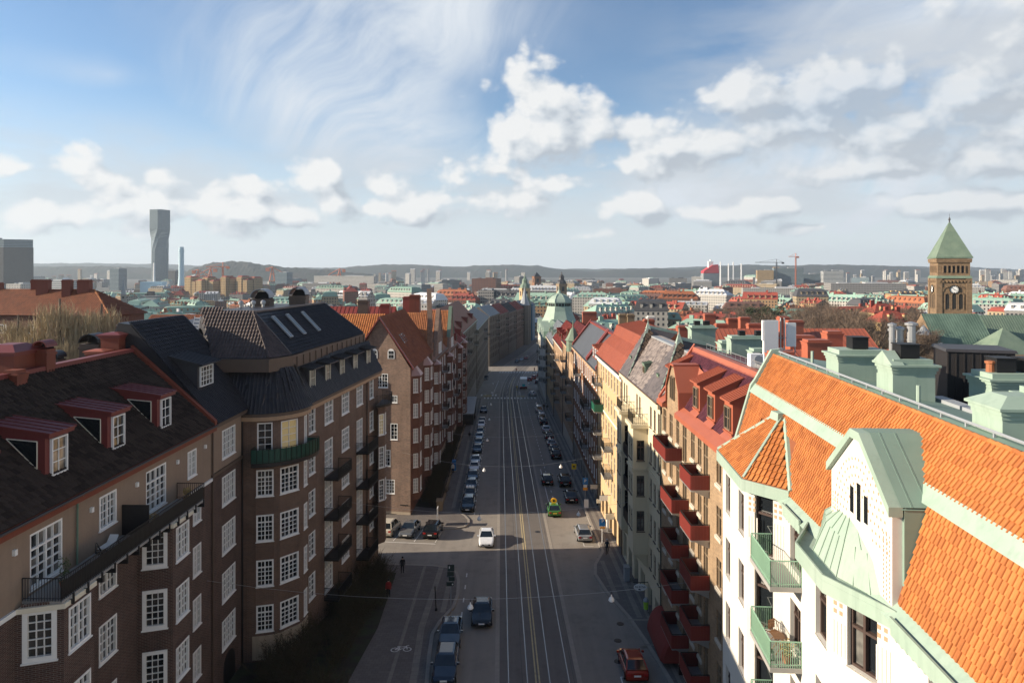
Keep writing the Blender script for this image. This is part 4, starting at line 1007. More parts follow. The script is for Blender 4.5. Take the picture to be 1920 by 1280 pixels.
def backs():
 RC, TB = MT['tin_chimney'], MT['tin_brown']
 chimney('broad orange-red chimney with a hipped maroon lid behind the dormer house, left edge', (-28.1, 38.6), .02, 1.9, 2.3, 20.4, 23.75, [RC, MT['black'], MT['tin_maroon']], 0, 'red chimneys behind the dormer house', .18, .35)
 barrel_stack('slim orange-red stack with a round cowl just right of the broad hip-lidded chimney', (-26.9, 39.6), .02, .75, .8, 20.6, 23.5, RC, MT['tin_maroon'], 'red chimneys behind the dormer house')
 chimney('orange-red chimney with a thin curved lid near the far end of the dormer house', (-27.9, 48.4), .02, 1.25, 1.4, 20.6, 23.75, [RC, MT['black'], MT['tin_maroon']], 0, 'red chimneys behind the dormer house', .22, .12)
 chimney('low coral-lidded box chimney left of the tall thin-lidded one', (-28.2, 46.9), .02, 1.1, .9, 20.6, 22.75, [RC, MT['black'], MT['tin_coral']], 0, 'red chimneys behind the dormer house', .16, .1)
 chimney('short red stub chimney with a pot at the left edge', (-26.6, 36.8), .02, .8, .8, 21.2, 22.7, [RC, MT['black']], 0, 'red chimneys behind the dormer house', .1)
 BC = 'brown chimneys with barrel cowls'
 barrel_stack('brown chimney under a black barrel cowl, left of the tall red chimney', (-31.0, 51.0), .1, 1.3, 1.5, 19, 22.6, TB, MT['ext_black'], BC)
 barrel_stack('brown chimney under a black barrel cowl, just behind the tall red chimney', (-29.0, 52.0), .1, 1.0, 1.2, 19, 23.2, TB, MT['ext_black'], BC)
 barrel_stack('wide brown chimney under a barrel cowl in front of the corner house roof ladder', (-27.4, 55.5), .1, 1.7, 1.6, 20, 23.2, TB, MT['tin_dark'], BC)
 barrel_stack('brown chimney with barrel cowl standing left of the corner house ridge', (-25.6, 70.5), .1, 1.9, 1.9, 22, 25.1, TB, MT['tin_grey'], BC)
 barrel_stack('brown chimney with barrel cowl standing in the middle behind the corner house ridge', (-22.9, 74), .1, 1.7, 2.0, 22, 25.3, TB, MT['tin_grey'], BC)
 barrel_stack('small brown chimney with a dark cowl low behind the dormer house ridge', (-31.5, 47.4), .1, .9, 1.0, 19, 21.9, TB, MT['ext_black'], BC)
 for i, (x, y) in enumerate(((-26.6,67.5),(-25.6,68.1),(-24.8,68.6))):
  b = MB(); b.lathe((x,y,24.2), [(.14,-1),(.14,.45),(.26,.5),(.26,.7),(.1,.85)], n=10); tag(b.build('roof_cowl', MT['steel']), ['shiny steel roof cowl, left of three beside the brown barrel chimney','shiny steel roof cowl, middle of three beside the brown barrel chimney','shiny steel roof cowl, right of three beside the brown barrel chimney'][i], 'cowl', 'steel roof cowls')
 e = empty('roof_ladder', (-26.9, 57.2, 21), 'bright metal ladder lying on the left slope of the corner house roof', 'ladder')
 b = MB(); a0, a1 = V((-26.3,56.2,20.6)), V((-27.5,60.2,24.0)); x = V((.25,0,0))
 b.tube([a0-x,a1-x], .04, 0, 4); b.tube([a0+x,a1+x], .04, 0, 4); b.build('stile', MT['steel'], e)
 for k in range(12):
  p = a0.lerp(a1, (k+.5)/12); b = MB(); b.tube([p-x,p+x], .05, 0, 4); b.build('rung', MT['white'], e)
 b = MB(); b.ext([(-33,55,18),(-26,55,18),(-27,58.5,23.0),(-33,58.5,23.0)], (0,20,0)); tag(b.build('rear_roof', MT['tin_dark']), 'dark sheet-metal roof block behind the corner house, under the roof ladder', 'roof')
 b = MB(); b.add([(-40,33,17.5),(-27.5,33,19.6),(-27.5,60,19.6),(-40,60,17.5)]); tag(b.build('rear_roof', MT['slate_dark']), 'low dark blue-grey roof behind the dormer house chimneys', 'roof')
 # orange wing behind the gable house, red sheet roof and stacks beyond
 def slope(name, lab, y, x0, x1, z0, z1, run, mat, cat='building', tl=None, wall='brick_red', bot=-10):
  e = empty(name, ((x0+x1)/2, y, bot), lab, cat); b = MB(); b.prism([(x0,y),(x1,y),(x1,y+2*run),(x0,y+2*run)], bot, z0); b.build('wall', MT[wall], e)
  b = MB(); q = [(x0-.3,y-.3,z0),(x1+.3,y-.3,z0),(x1+.3,y+run,z1),(x0-.3,y+run,z1)]; b.add(q); b.add([q[3],q[2],(x1+.3,y+2*run+.3,z0),(x0-.3,y+2*run+.3,z0)]); b.add([(x0,y,z0),(x0,y+run,z1),(x0,y+2*run,z0)][::-1]); b.add([(x1,y,z0),(x1,y+run,z1),(x1,y+2*run,z0)])
  if not tl: seams(b, q, .7)
  b.build('roof', MT[mat], e)
  if tl: tiles(e, q, .34, .42, MT[tl], 'pan', lift=.02)
  return e
 slope('rear_wing', 'brick wing with a bright orange pantile roof behind the steep gable house', 101, -34, -19.5, 18.0, 21.3, 4, 'tile_burnt', tl='tile_orange')
 slope('red_roof_wing', 'rear building with a dull red sheet roof behind the orange wing', 113, -38, -20, 18.5, 21.9, 4, 'tin_red')
 slope('orange_roof_wing', 'low building with a sunlit orange roof right of the big hip-roofed brick block', 112, -61, -52.5, 16.8, 20.5, 5, 'tile_burnt', tl='tile_burnt')
 chimney('square brown chimney on the red roof behind the orange wing', (-23.7, 110), 0, 1.6, 1.5, 19, 23.3, [TB, MT['black']], 0, 'chimneys behind the gable house')
 chimney('red sheet chimney right of the square brown one behind the gable house', (-20.6, 112), 0, 1.5, 1.3, 19, 22.6, [MT['tin_red'], MT['black']], 0, 'chimneys behind the gable house')
 chimney('bright orange-red chimney behind the burnt orange roof ridge of the brick houses', (-17.6, 125), 0, 1.8, 1.8, 18, 23.6, [RC, MT['black']], 0, 'chimneys behind the gable house')
 chimney('pair of red chimneys joined under one lid farther behind the brick row', (-20.5, 138), 0, 2.6, 1.4, 18, 22.8, [MT['tin_red'], MT['black']], 0, 'chimneys behind the gable house')
 # the brick block with the orange hip roof far left
 e = empty('hip_roof_block', (-92, 138, -4), 'long red-brown brick block with an orange hipped roof and red chimneys behind the poplars', 'apartment building')
 c0 = V((-76,130,0)); u = V((-.985,.12,0)).normalized(); w = V((.2,.98,0)).normalized()
 def P(a, d, z): q = c0+u*a+w*d; return (q.x, q.y, z)
 Fw = Fr(P(44,0,0)[:2], P(0,0,0)[:2]); Fe = Fr(P(0,0,0)[:2], P(0,9,0)[:2]); b = MB()
 wv = [(x, z, 1.7, 1.7) for x in (2.2,9.8,15.5,21.5,27.8,34.5,40.2) for z in (15.9,12.2,8.5)]
 wallgrid(b, Fw, 0, Fw.L, -6, 19.4, [(x-.85, z, 1.7, 1.7) for x, z, _, _ in wv]); we = [(x, z, 1.0, 1.9) for x in (2.2,6.2) for z in (15.9,12.2)]
 wallgrid(b, Fe, 0, Fe.L, -6, 19.4, [(x-.5, z, 1.0, 1.9) for x, z, _, _ in we]); b.build('wall', MT['brick_red'], e)
 st('blk', mat=MT['white'], glass=MT['glass'], cas=.12, out=.0, dep=.14, cols=3, rows=1, mull=[1,2], bar=.12, mw=.14); st('blkn', mat=MT['white'], glass=MT['glass'], cas=.12, out=.0, dep=.14, cols=2, rows=2, bar=.1)
 for x, z, a, h in wv: window(e, Fw, x, z, a, h, ST['blk'])
 for x, z, a, h in we: window(e, Fe, x, z, a, h, ST['blkn'])
 b = MB(); o_ = .5; zr = 24.2; q = [P(44,-o_,19.4), P(-o_,-o_,19.4), P(-o_,9.5,19.4), P(44,9.5,19.4)]; r0, r1 = P(44,4.5,zr), P(7,4.5,zr)
 b.add([q[0],q[1],r1,r0]); b.add([q[1],q[2],r1]); b.add([q[2],q[3],r0,r1]); b.build('roof', MT['tile_burnt'], e); tiles(e, [q[0],q[1],r1,r0], .4, .5, MT['tile_burnt'], 'low', lift=.02); tiles(e, [q[1],q[2],r1], .4, .5, MT['tile_burnt'], 'low', lift=.02)
 b = MB(); b.tube([q[1], r1], .16, 0, 5); b.build('hip_tiles', MT['tile_orange'], e)
 for i, (a, d) in enumerate(((9,4.4),(12,3.6),(17.5,4.0),(20,5),(28.6,4.6),(36,4.6))):
  p = P(a, d, 0); chimney(['red chimney at the right end of the hip roof far left','red chimney second from the right end of the hip roof far left','red chimney third from the right on the hip roof far left','red chimney fourth from the right on the hip roof far left','red chimney left of the middle on the hip roof far left','red chimney at the left edge of the hip roof far left'][i], p, .1, 1.6 if i % 2 else 2.3, 1.3, 22, 26.2 if i < 4 else 25.6, [RC, MT['black']], 0, 'red chimneys on the hip roof', .1)
 # ---- right: courtyard side roofs
 slope('red_court_house', 'rear house with a red sheet roof behind the slate tents', 84, 20, 36, 13.5, 18.6, 7, 'tin_coral', wall='plaster_ochre')
 slope('red_court_house', 'rear house with a long coral-red sheet roof and steel roof lights behind the antenna', 60, 24.5, 39, 16.5, 20.2, 8, 'tin_coral', wall='plaster_ochre')
 slope('red_court_house', 'rear house with red sheet roof farther back left of the bare park trees', 106, 26, 58, 13.4, 18.4, 8, 'tin_coral', wall='plaster_ochre')
 slope('red_court_house', 'farthest red sheet roof behind the ochre house and its chimneys', 124, 21, 40, 11.5, 16.6, 7, 'tin_red', wall='plaster_cream')
 slope('mint_court_house', 'rear wing with pale mint sheet roof behind the purple tile roof', 62, 17.6, 24, 18.4, 20.2, 5, 'mint_roof', wall='plaster_white')
 slope('olive_court_house', 'rear house with an olive green ribbed roof beside the coral-red one', 44, 24.5, 31, 17.0, 20.6, 7, 'copper', wall='plaster_ochre')
 slope('grey_court_house', 'rear house with a slate-grey roof behind the orange brick house', 112, 17, 21, 13, 17.6, 8, 'slate_dark', wall='brick_orange')
 m1 = [MT['mint'], MT['black']]; cg = 'mint chimneys on the rear wing'
 chimney('tall mint chimney with two black cowls and a bulging top on the rear wing', (20.8, 75.5), 0, 2.6, 1.6, 18, 22.0, m1, 2, cg, .25, ck=.6)
 chimney('low wide mint chimney beside the tall bulging one', (22.6, 70), 0, 3.0, 1.5, 17.5, 20.9, m1, 0, cg, .2)
 chimney('long mint stack with two black cowls behind the purple tile roof', (21.6, 62.5), 0, 3.8, 1.4, 18, 22.1, m1, 2, cg, .15, ck=.55)
 chimney('shorter mint stack in front of the long one, one black cowl', (21.6, 58.5), 0, 2.6, 1.3, 18, 21.4, m1, 1, cg, .15, ck=.55)
 chimney('orange-red chimney with round cowl at the corner of the orange tile roof', (20.3, 52), 0, 1.7, 1.4, 19, 21.9, [MT['tin_coral'], MT['steel']], 1, 'red court chimneys', .1, ck=.3)
 rc = [(1236,640,98,2.2),(1258,640,92,1.8),(1285,622,100,2.4),(1302,655,84,2),(1352,618,120,2.0),(1374,608,132,2.2),(1395,606,128,1.8),(1415,618,122,2.6),(1450,634,75,1.6),(1468,605,112,1.6),(1489,612,108,2.4),(1500,640,72,2.6),(1530,648,66,2.2),(1560,632,72,1.6),(1216,610,110,1.6),(1330,600,140,2.2),(1105,596,150,3.0)]
 desc = ['beside the slate tent tip','second from the slate tent tip','behind the far mint finial','beside the tall mint chimney','above the long mint stack','right above the long mint stack','under the dark evergreen','left of the white antenna','low beside the white antenna','behind the antenna','just right of the antenna','broad one in the middle of the coral roof','at the near edge of the coral roof','at the right end of the coral roof','behind the far slate tent','under the mansard palace','behind the grey mansard panels']
 for (px, py, y, w), d in zip(rc, desc):
  x = (px-960)/1290*y; zt = 28-(py-507-12)/1290*y
  chimney('orange-red sheet-clad chimney '+d, (x, y), 0, w, 1.4, zt-3.2, zt, [MT['tin_coral'], MT['black']], 0, 'red court chimneys', .12)
 for i, (x, y) in enumerate(((18.9,118),(20.2,117.4),(22.6,112))):
  chimney(['brown stone chimney, left of two above the slate-grey mansard','brown stone chimney, right of two above the slate-grey mansard','pale boxy chimney right of the brown pair'][i], (x, y), 0, 1.2, 1.2, 16, 20.6, [MT['stone_sand' if i < 2 else 'plaster_white'], MT['black']], 0, 'stone chimneys', .15)
 # antenna mast
 e = empty('antenna', (22.3, 55, 20), 'tall white panel antenna with two masts and braces behind the orange roof tip', 'antenna'); x0, y0 = 20.8, 55
 b = MB(); b.box(x0-.65,y0,19.9,x0+.5,y0+.35,24.0); b.box(x0-.75,y0+.02,22.4,x0-.65,y0+.3,24.0); b.build('panel', MT['white'], e)
 b = MB(); b.box(x0+1.25,y0+.1,21.9,x0+1.95,y0+.4,23.8); b.build('panel', MT['white'], e)
 b = MB()
 for dx in (.75, 1.05): b.tube([(x0+dx,y0+.2,18.5),(x0+dx,y0+.2,24.2)], .06, 0, 6)
 for z in (20.6,21.6,22.6): b.tube([(x0-.1,y0+.3,z),(x0+1.8,y0+.3,z)], .035, 0, 5)
 b.tube([(x0+1.05,y0+.2,21.2),(x0+2.0,y0+.3,19.2)], .05, 0, 5); b.tube([(x0+1.9,y0+.2,19.2),(x0+1.9,y0+.2,21.9)], .05, 0, 5); b.build('mast', MT['steel'], e)
 for k in range(3):
  p = V((33.6+k*1.0, 66-.5*k, 18.6)); b = MB(); b.obox((p.x,p.y), .1, .7, 2.6, 18.55, 19.15); tag(b.build('roof_light', MT['tin_grey']), ['grey roof light on the coral roof, left of three','grey roof light on the coral roof, middle of three','grey roof light on the coral roof, right of three'][k], 'rooflight', 'roof lights on the coral roof')
backs()
# ------------------------------------------------------------ right row, from the camera away
RX = lambda y: 13.8-.0166*y
WX = lambda y: 10.09+.0726*y
def white_house():
 A, Bq = (WX(40.3), 40.3), (WX(9), 9); F = Fr(A, Bq); U = lambda y: (40.3-y)*F.L/31.3
 R = bld('white_house', 'white plastered house with orange pantiles, mint green metalwork and a dotted gable', (WX(26), 26, -1.5))
 zc = 17.75
 ws = []
 for v in (15.05,11.65,8.25,4.85,1.45):
  for y in (18.2, 15.4, 12.6): ws.append((U(y), v, 1.5, 1.95, 'Br2'))
  ws.append((U(29.75), v-.05, 1.35, 2.0, 'Br2'))
 b = MB(); wallgrid(b, F, 0, F.L, -6, zc-.5, [(u-w/2, v, w, h) for u, v, w, h, s in ws], rev=.26); back_shell(b, F, 12, -6, zc-.5)
 b.build('wall', MT['plaster_white'], R)
 for u, v, w, h, s in ws: window(R, F, u, v, w, h, ST[s], d=-.1)
 # --- far canted bay with balconies
 def bay(pts, z0, z1, winspec, name='bay'):
  b = MB(); fs = []
  for k in range(len(pts)-1):
   f = Fr(pts[k], pts[k+1]); ww = winspec.get(k, [])
   ops = [(f.L/2+du-w/2, v, w, h) for du, v, w, h, s in ww]; wallgrid(b, f, 0, f.L, z0, z1, ops, rev=.24); fs.append((f, ww))
  b.add([(*p, z1) for p in pts][::-1]); b.add([(*p, z0) for p in pts])
  o = b.build(name, MT['plaster_white'], R)
  for f, ww in fs:
   for du, v, w, h, s in ww: window(R, f, f.L/2+du, v, w, h, ST[s], d=-.08)
  return fs
 def flutes(f, us, z0, z1, par):
  b = MB()
  for u in us:
   for j in range(4): b.fbox(f, u-.24+j*.15, u-.18+j*.15, z0, z1, .002, .02)
   for i in range(3):
    for j in range(2): b.fbox(f, u-.2+j*.24, u-.08+j*.24, z1+.25+i*.26, z1+.39+i*.26, .002, .014, 1)
  b.build('ornament', [MT['plaster_white'], MT['plaster_peach']], par)
 P = [(WX(39.9), 39.9), (WX(37.6)-1.3, 37.6), (WX(32.7)-1.3, 32.7), (WX(31.2), 31.2)]
 lv = (14.75,11.35,7.95,4.55,1.15)
 fs = bay(P, -3, 17.6, {1: [(1.4, v+.4, 1.0, 2.0, 'Br') for v in lv]+[(-1.3, v+.4, 1.0, 2.0, 'Br') for v in lv], 2: [(-.08, v, .95, 2.75, 'Br') for v in lv]})
 flutes(fs[2][0], (.3, fs[2][0].L-.3), 15.4, 16.4, R)
 # its roof: cornice and a many-sided pantile cone running into the slope
 Q = [(WX(40.1), 40.1), (WX(37.8)-1.6, 37.8), (WX(32.5)-1.62, 32.5), (WX(30.7)+.02, 30.7)]
 b = MB(); b.prism(Q, 17.6, 18.05); b.prism([(p[0]*1.0+.0, p[1]) for p in Q], 18.052, 18.16)
 b.build('bay_cornice', MT['mint'], R)
 apex = [(WX(34.6)+.75, 34.6, 20.75), (WX(33.9)+.75, 33.9, 20.75)]; q = [(p[0]+.1, p[1], 18.16) for p in Q]
 fac = [[q[0], q[1], apex[0]], [q[1], q[2], apex[1], apex[0]], [q[2], q[3], apex[1]]]
 b = MB(); [b.add(f) for f in fac]; o = b.build('bay_roof', MT['tile_burnt'], R)
 for f in fac: tiles(R, f, .24, .36, MT['tile_orange'], 'pan', lift=.02)
 b = MB(); b.obox((WX(34.2)+.75, 34.2), .1, .7, .9, 20.6, 20.98, t=.8)
 for a, e in ((q[1], apex[0]), (q[2], apex[1])): b.tube([V(a)+V((0,0,.08)), V(e)+V((0,0,.08))], .09, 0, 5)
 b.tube([V(q[3])+V((.0,-.12,.02)), V(apex[1])+V((.12,-.22,-.05))], .16, 0, 5); b.build('bay_flashing', MT['mint'], R)
 # balconies between bay and wall
 for i, v in enumerate(lv): balcony(R, F, U(32.0), U(28.9), v-.08, 1.32, 1.1, MT['concrete'], MT['mint_rail'], brackets=False, thick=.2)
 # --- bow bay under the gable
 Bp = [(WX(27.4), 27.4), (WX(25.6)-1.0, 25.6), (WX(23.3)-1.03, 23.3), (WX(21.1), 21.1)]
 lv2 = (15.05,11.65,8.25,4.85,1.45)
 fs = bay(Bp, -3, 17.2, {1: [(.35, v, 1.05, 1.95, 'Br') for v in lv2], 2: [(.12, v, 1.15, 1.95, 'Br2') for v in lv2], 0: [(0, v, .9, 1.95, 'Br') for v in lv2]})
 flutes(fs[2][0], (.38, fs[2][0].L-.28), 15.2, 16.3, R)
 Qb = [(WX(28.0)-.1, 28.0), (WX(25.9)-1.32, 25.9), (WX(23.1)-1.36, 23.1), (WX(20.6)-.1, 20.6)]
 b = MB(); b.prism(Qb, 17.2, 17.62)
 for k in range(3):
  f = Fr(Qb[k], Qb[k+1]); b.fbox(f, 0, f.L, 17.624, 17.8, -.06, 0)
 b.build('bow_cornice', MT['mint'], R)
 rim = [(WX(27.2)+.1, 27.2), (WX(25.55)-.75, 25.55), (WX(23.35)-.78, 23.35), (WX(21.3)+.05, 21.3)]
 mid = [(WX(26.6)+.1, 26.6), (WX(25.3)-.38, 25.3), (WX(23.6)-.4, 23.6), (WX(22)+.05, 22)]
 top = [(WX(25.1)+.1, 25.1), (WX(24.7)+.05, 24.7), (WX(24.1)+.05, 24.1), (WX(23.6)+.1, 23.6)]
 b = MB()
 for (lo, za), (hi, zb) in (((rim, 17.63), (mid, 18.75)), ((mid, 18.75), (top, 19.55))):
  for k in range(3):
   qd = [(*lo[k], za), (*lo[k+1], za), (*hi[k+1], zb), (*hi[k], zb)]; b.add(qd); seams(b, qd, .55, r=.022)
 b.add([(*p, 19.55) for p in top]); b.build('bow_roof', MT['mint'], R)
 # --- gable with dots and slits
 GA, GB = (WX(25.6)-.06, 25.6), (WX(20.9)-.06, 20.9); G = Fr(GA, GB); c = G.L/2
 b = MB(); ol = [(0,17.3), (G.L,17.3), (G.L,20.75), (c+.35,22.3), (c-.35,22.3), (0,20.75)]
 b.ext([G.p(u, z, -.3) for u, z in ol], G.n*.3);
 o = b.build('gable', MT['plaster_white'], R)
 b = MB()
 for du in (-.55, 0, .55): b.fbox(G, c+du-.14, c+du+.14, 19.65 if du else 19.55, 20.55 if du else 20.8, .002, .012)
 b.build('slit_window', MT['glass_dark'], o)
 b = MB()
 for rr in (1.05, 1.3, 1.55, 1.8, 2.05):
  for k in range(int(rr*12)+1):
   a = PI*k/int(rr*12); x, z = c+rr*math.cos(a), 19.3+rr*1.12*math.sin(a)
   if abs(x-c) < 2.2 and z < 22.1-abs(x-c)*.62: b.fbox(G, x-.035, x+.035, z-.045, z+.045, .002, .01)
 for k in range(16):
  for s in (-2.2,-2.0,-1.8,1.8,2.0,2.2): b.fbox(G, c+s-.03, c+s+.03, 17.7+k*.14, 17.77+k*.14, .002, .01)
 tag(b.build('dots', MT['plaster_peach'], o), kind='stuff')
 # verge boards and the metal roof of the gable
 b = MB()
 for s, (u0, z0, u1, z1) in ((1, (-.12,20.55,c-.35,22.3)), (1, (c-.35,22.3,c+.35,22.3)), (1, (c+.35,22.3,G.L+.12,20.55))):
  b.ext([G.p(u0,z0,.16), G.p(u1,z1,.16), G.p(u1,z1+.3,.16), G.p(u0,z0+.3,.16)], -G.n*.42)
 b.build('verge', MT['mint'], o)
 b = MB()
 for u0, z0, u1, z1 in ((-.15,20.8,c-.35,22.55), (c-.35,22.55,c+.35,22.55), (c+.35,22.55,G.L+.15,20.8)):
  qd = [G.p(u0,z0+.06,-.2), G.p(u1,z1+.06,-.2), G.p(u1,z1+.06,-2.6), G.p(u0,z0+.06,-2.0)]; b.add(qd[::-1]); b.add([p-V((0,0,.08)) for p in qd])
 b.fbox(G, -.12, 0, 17.5, 20.8, -1.9, -.3); b.fbox(G, G.L, G.L+.12, 17.5, 20.8, -1.9, -.3)
 for u0, z0, u1, z1 in ((c+.35,22.62,G.L+.15,20.87),):
  for t in (.5,1.0): seams(b, [G.p(u0,z0,-t), G.p(u0,z0,-t-.02), G.p(u1,z1,-t-.02), G.p(u1,z1,-t)], 9)
 b.build('gable_roof', MT['mint_roof'], o)
 # --- main cornice, gutter, roof
 for a, e in ((U(30.4), U(28.2)), (U(20.4), F.L)):
  b = MB()
  b.fbox(F, a, e, 17.2, 17.55, .002, .35); b.fbox(F, a, e, 17.554, 17.75, .3, .38)
  for i in range(int((e-a)/.32)): b.fbox(F, a+i*.32, a+i*.32+.1, 17.02, 17.198, .002, .22)
  b.build('cornice', MT['mint'], R)
 b = MB(); b.add([F.p(0,17.56,.34), F.p(F.L,17.56,.34), F.p(F.L,17.95,-.12), F.p(0,17.95,-.12)]); b.build('eaves_flashing', MT['mint'], R)
 lo0, lo1 = (.1,17.95), (.98,21.05); up0, up1 = (1.2,21.35), (2.15,23.1)
 prof = [(.1,17.95,0),(.98,21.05,1),(1.2,21.35,0),(2.15,23.1,1),(2.6,23.15,1),(5.5,22.7,1),(12,17.5,1)]
 b = MB()
 for (d0,z0,m), (d1,z1,_) in zip(prof, prof[1:]): b.add([F.p(0,z0,-d0), F.p(F.L,z0,-d0), F.p(F.L,z1,-d1), F.p(0,z1,-d1)], m)
 b.add([F.p(0,z,-d) for d,z,_ in prof]+[F.p(0,17,-12), F.p(0,17,0)], 1)
 b.build('roof', [MT['tile_burnt'], MT['mint_roof']], R)
 q1 = [F.p(.3,up0[1],-up0[0]), F.p(F.L,up0[1],-up0[0]), F.p(F.L,up1[1],-up1[0]), F.p(.3,up1[1],-up1[0])]
 q2 = [F.p(.3,lo0[1],-lo0[0]), F.p(F.L,lo0[1],-lo0[0]), F.p(F.L,lo1[1],-lo1[0]), F.p(.3,lo1[1],-lo1[0])]
 gu = (U(25.7)-.3, U(20.8)-.2); bu = (U(37.6)-.3, U(31.2)-.3)
 hb = lambda h: (lo1[1]-lo0[1])*0+h
 tiles(R, q1, .21, .32, MT['tile_orange'], 'pan', single=170, near=(13,20,24), lift=.02, avoid=((gu[0]+1.2,gu[1]-1.2,-1,.5),))
 tiles(R, q2, .21, .32, MT['tile_orange'], 'pan', single=130, near=(13,20,24), lift=.02, avoid=((gu[0],gu[1],-1,9),(bu[0]+.6,bu[1]-.5,-1,2.2)))
 b = MB(); b.add([F.p(0,20.98,-.8), F.p(F.L,20.98,-.8), F.p(F.L,21.46,-1.15), F.p(0,21.46,-1.15)]); b.add([F.p(0,20.98,-.8), F.p(0,20.88,-.98), F.p(F.L,20.88,-.98), F.p(F.L,20.98,-.8)]); b.build('mid_band', MT['mint'], R)
 b = MB(); t = .28
 for (d0,z0), (d1,z1) in (((-.3,17.5),(.1,17.95)),(lo0,lo1),(lo1,up0),(up0,up1),(up1,(2.6,23.15))):
  b.ext([F.p(-.05,z0-.1,-d0), F.p(-.05,z0+.3,-d0+.08), F.p(-.05,z1+.3,-d1+.08), F.p(-.05,z1-.1,-d1)], F.U*t)
 b.build('verge', MT['mint'], R)
 # ridge: a row of half-round tiles, a light pipe and the seamed sheet behind
 b = MB()
 for i in range(int(F.L/.36)): b.tube([F.p(.3+i*.36,23.1,-2.18), F.p(.3+i*.36+.38,23.07,-2.18)], .1, 0, 6)
 tag(b.build('ridge_tiles', MT['tile_orange'], R), kind='stuff')
 b = MB(); b.tube([F.p(.2,23.3,-2.5), F.p(F.L,23.3,-2.5)], .05, 0, 6)
 for i in range(22): b.fbox(F, i*1.4+.5, i*1.4+.56, 23.12, 23.28, -2.53, -2.47)
 b.build('snow_guard', MT['tin_grey'], R)
 for i, y in enumerate((36.5, 32.4, 28.9, 25.7)): pipe(R, [F.p(U(y),22.9,-3.1), F.p(U(y),23.75,-3.1)], .075, MT['mint'], 'vent_pipe')
 pipe(R, [F.p(.12,17.2,.1), F.p(.12,-3,.1)], .06, MT['tin_grey'])
white_house()
def chimneys_near():
 rz = math.atan2(1, .0726)-PI/2
 M2 = [MT['mint'], MT['black']]
 D = [ # label, Y, offset behind the ridge, across, along, top
 ('flat-topped mint chimney with one black cowl, farthest along the orange ridge', 32.6, 3.9, 2.3, 1.5, 24.3, 1, 0),
 ('mint chimney with a small pediment and one black cowl, second along the orange ridge', 27.6, 3.7, 1.6, 1.3, 24.5, 1, 0),
 ('mint chimney with a plain hipped lid, nearest of the ridge chimneys', 20.9, 3.6, 1.5, 1.5, 24.15, 0, .3),
 ('mint chimney with a terracotta pot and two black cowls, set back', 27.2, 7.8, 2.6, 1.5, 24.0, 2, 0),
 ('mint chimney with one black cowl at the right edge, behind the hip-lidded one', 22.0, 6.0, 2.0, 1.5, 24.2, 1, 0)]
 for lab, y, d, sx_, sy_, zt, caps, hip in D:
  x = WX(y)+d; e = chimney(lab, (x, y), rz, sx_, sy_, 22.3, zt, M2, caps, 'mint chimneys behind the orange roof', .16, hip, ck=.72)
  if 'pediment' in lab:
   b = MB(); b.ext([(x-.95,y-.72,zt-.2), (x-.95,y+.72,zt-.2), (x-.95,y,zt+.3)], (.5,0,0)); b.build('pediment', MT['mint'], e)
  if 'terracotta' in lab:
   b = MB(); b.lathe((x-.95,y,zt), [(.16,0),(.15,.32),(.2,.34),(.2,.42),(.14,.44)], n=10); b.build('pot', MT['terracotta'], e)
  if 'hipped' in lab:
   b = MB(); b.box(x+.2, y-.92, 23.0, x+.62, y-.78, 23.4); b.build('junction_box', MT['cream_paint'], e)
   b = MB(); b.tube([(x+.6,y-.8,24.0),(x+.75,y-.85,23.7),(x+.3,y-.86,23.4),(x+.4,y-.84,22.9),(x+.35,y-.84,22.3)], .025, 0, 5); b.build('cable', MT['cream_paint'], e)
 # roof light strip, black stair house and vents
 b = MB(); x, y = WX(25)+5.0, 25.0; b.obox((x, y), rz, .5, 5.5, 22.75, 22.95); tag(b.build('roof_light', MT['tin_grey']), 'long low glazed strip in the mint roof between the chimneys', 'rooflight')
 e = empty('roof_hut', (WX(33)+9.8, 33, 21.5), 'black sheet-metal hut with upright ribs behind the mint chimneys', 'roof hut')
 b = MB(); c = (WX(33)+9.6, 33); b.obox(c, rz-.25, 2.7, 2.4, 21, 24.2)
 for i in range(9):
  for sgn in (-1, 1): b.obox((c[0]+math.cos(rz-.25)*(i-4)*.33+math.sin(rz-.25)*sgn*1.21, c[1]+math.sin(rz-.25)*(i-4)*.33-math.cos(rz-.25)*sgn*1.21), rz-.25, .05, .06, 21, 24.15)
 b.build('wall', MT['ext_black'], e); b = MB(); b.obox(c, rz-.25, 2.9, 2.6, 24.201, 24.33, t=.96); b.build('roof', MT['tin_dark'], e)
 b = MB(); P = [(19.5,38.5),(24.2,24),(34,25),(30,42)]; b.add([(19.5,39.0,21.7),(21.6,24,22.0),(36,25,21.6),(31,42,21.2)]); b.build('x', MT['tin_dark']).name = 'flat_roof'
 o = bpy.data.objects['flat_roof']; tag(o, 'black sheet-metal roof with a thin rail behind the mint chimneys', 'roof')
 b = MB(); railing(b, [(23.3,39.5),(36,33)], 21.6, .35, 1.2, r=.012); tag(b.build('roof_rail', MT['steel']), 'thin metal rail along the far edge of the black roof', 'rail')
 for i, (x, y, w, h) in enumerate(((21.6,30.3,1.0,.62),(22.9,29.6,1.0,.6),(20.6,25.0,.9,.55),(22.6,24.2,1.0,.6))):
  b = MB(); b.obox((x, y), rz, w, w, 22.0, 22.35+h); b.obox((x, y), rz, w*1.08, w*1.08, 22.352+h, 22.41+h)
  tag(b.build('vent_box', MT['black']), ['black ventilation box right of the terracotta pot, left one of a pair','black ventilation box right of the terracotta pot, right one of a pair','low black ventilation box at the right edge near the red roof','black ventilation box in the corner at the right edge'][i], 'vent box', 'black ventilation boxes')
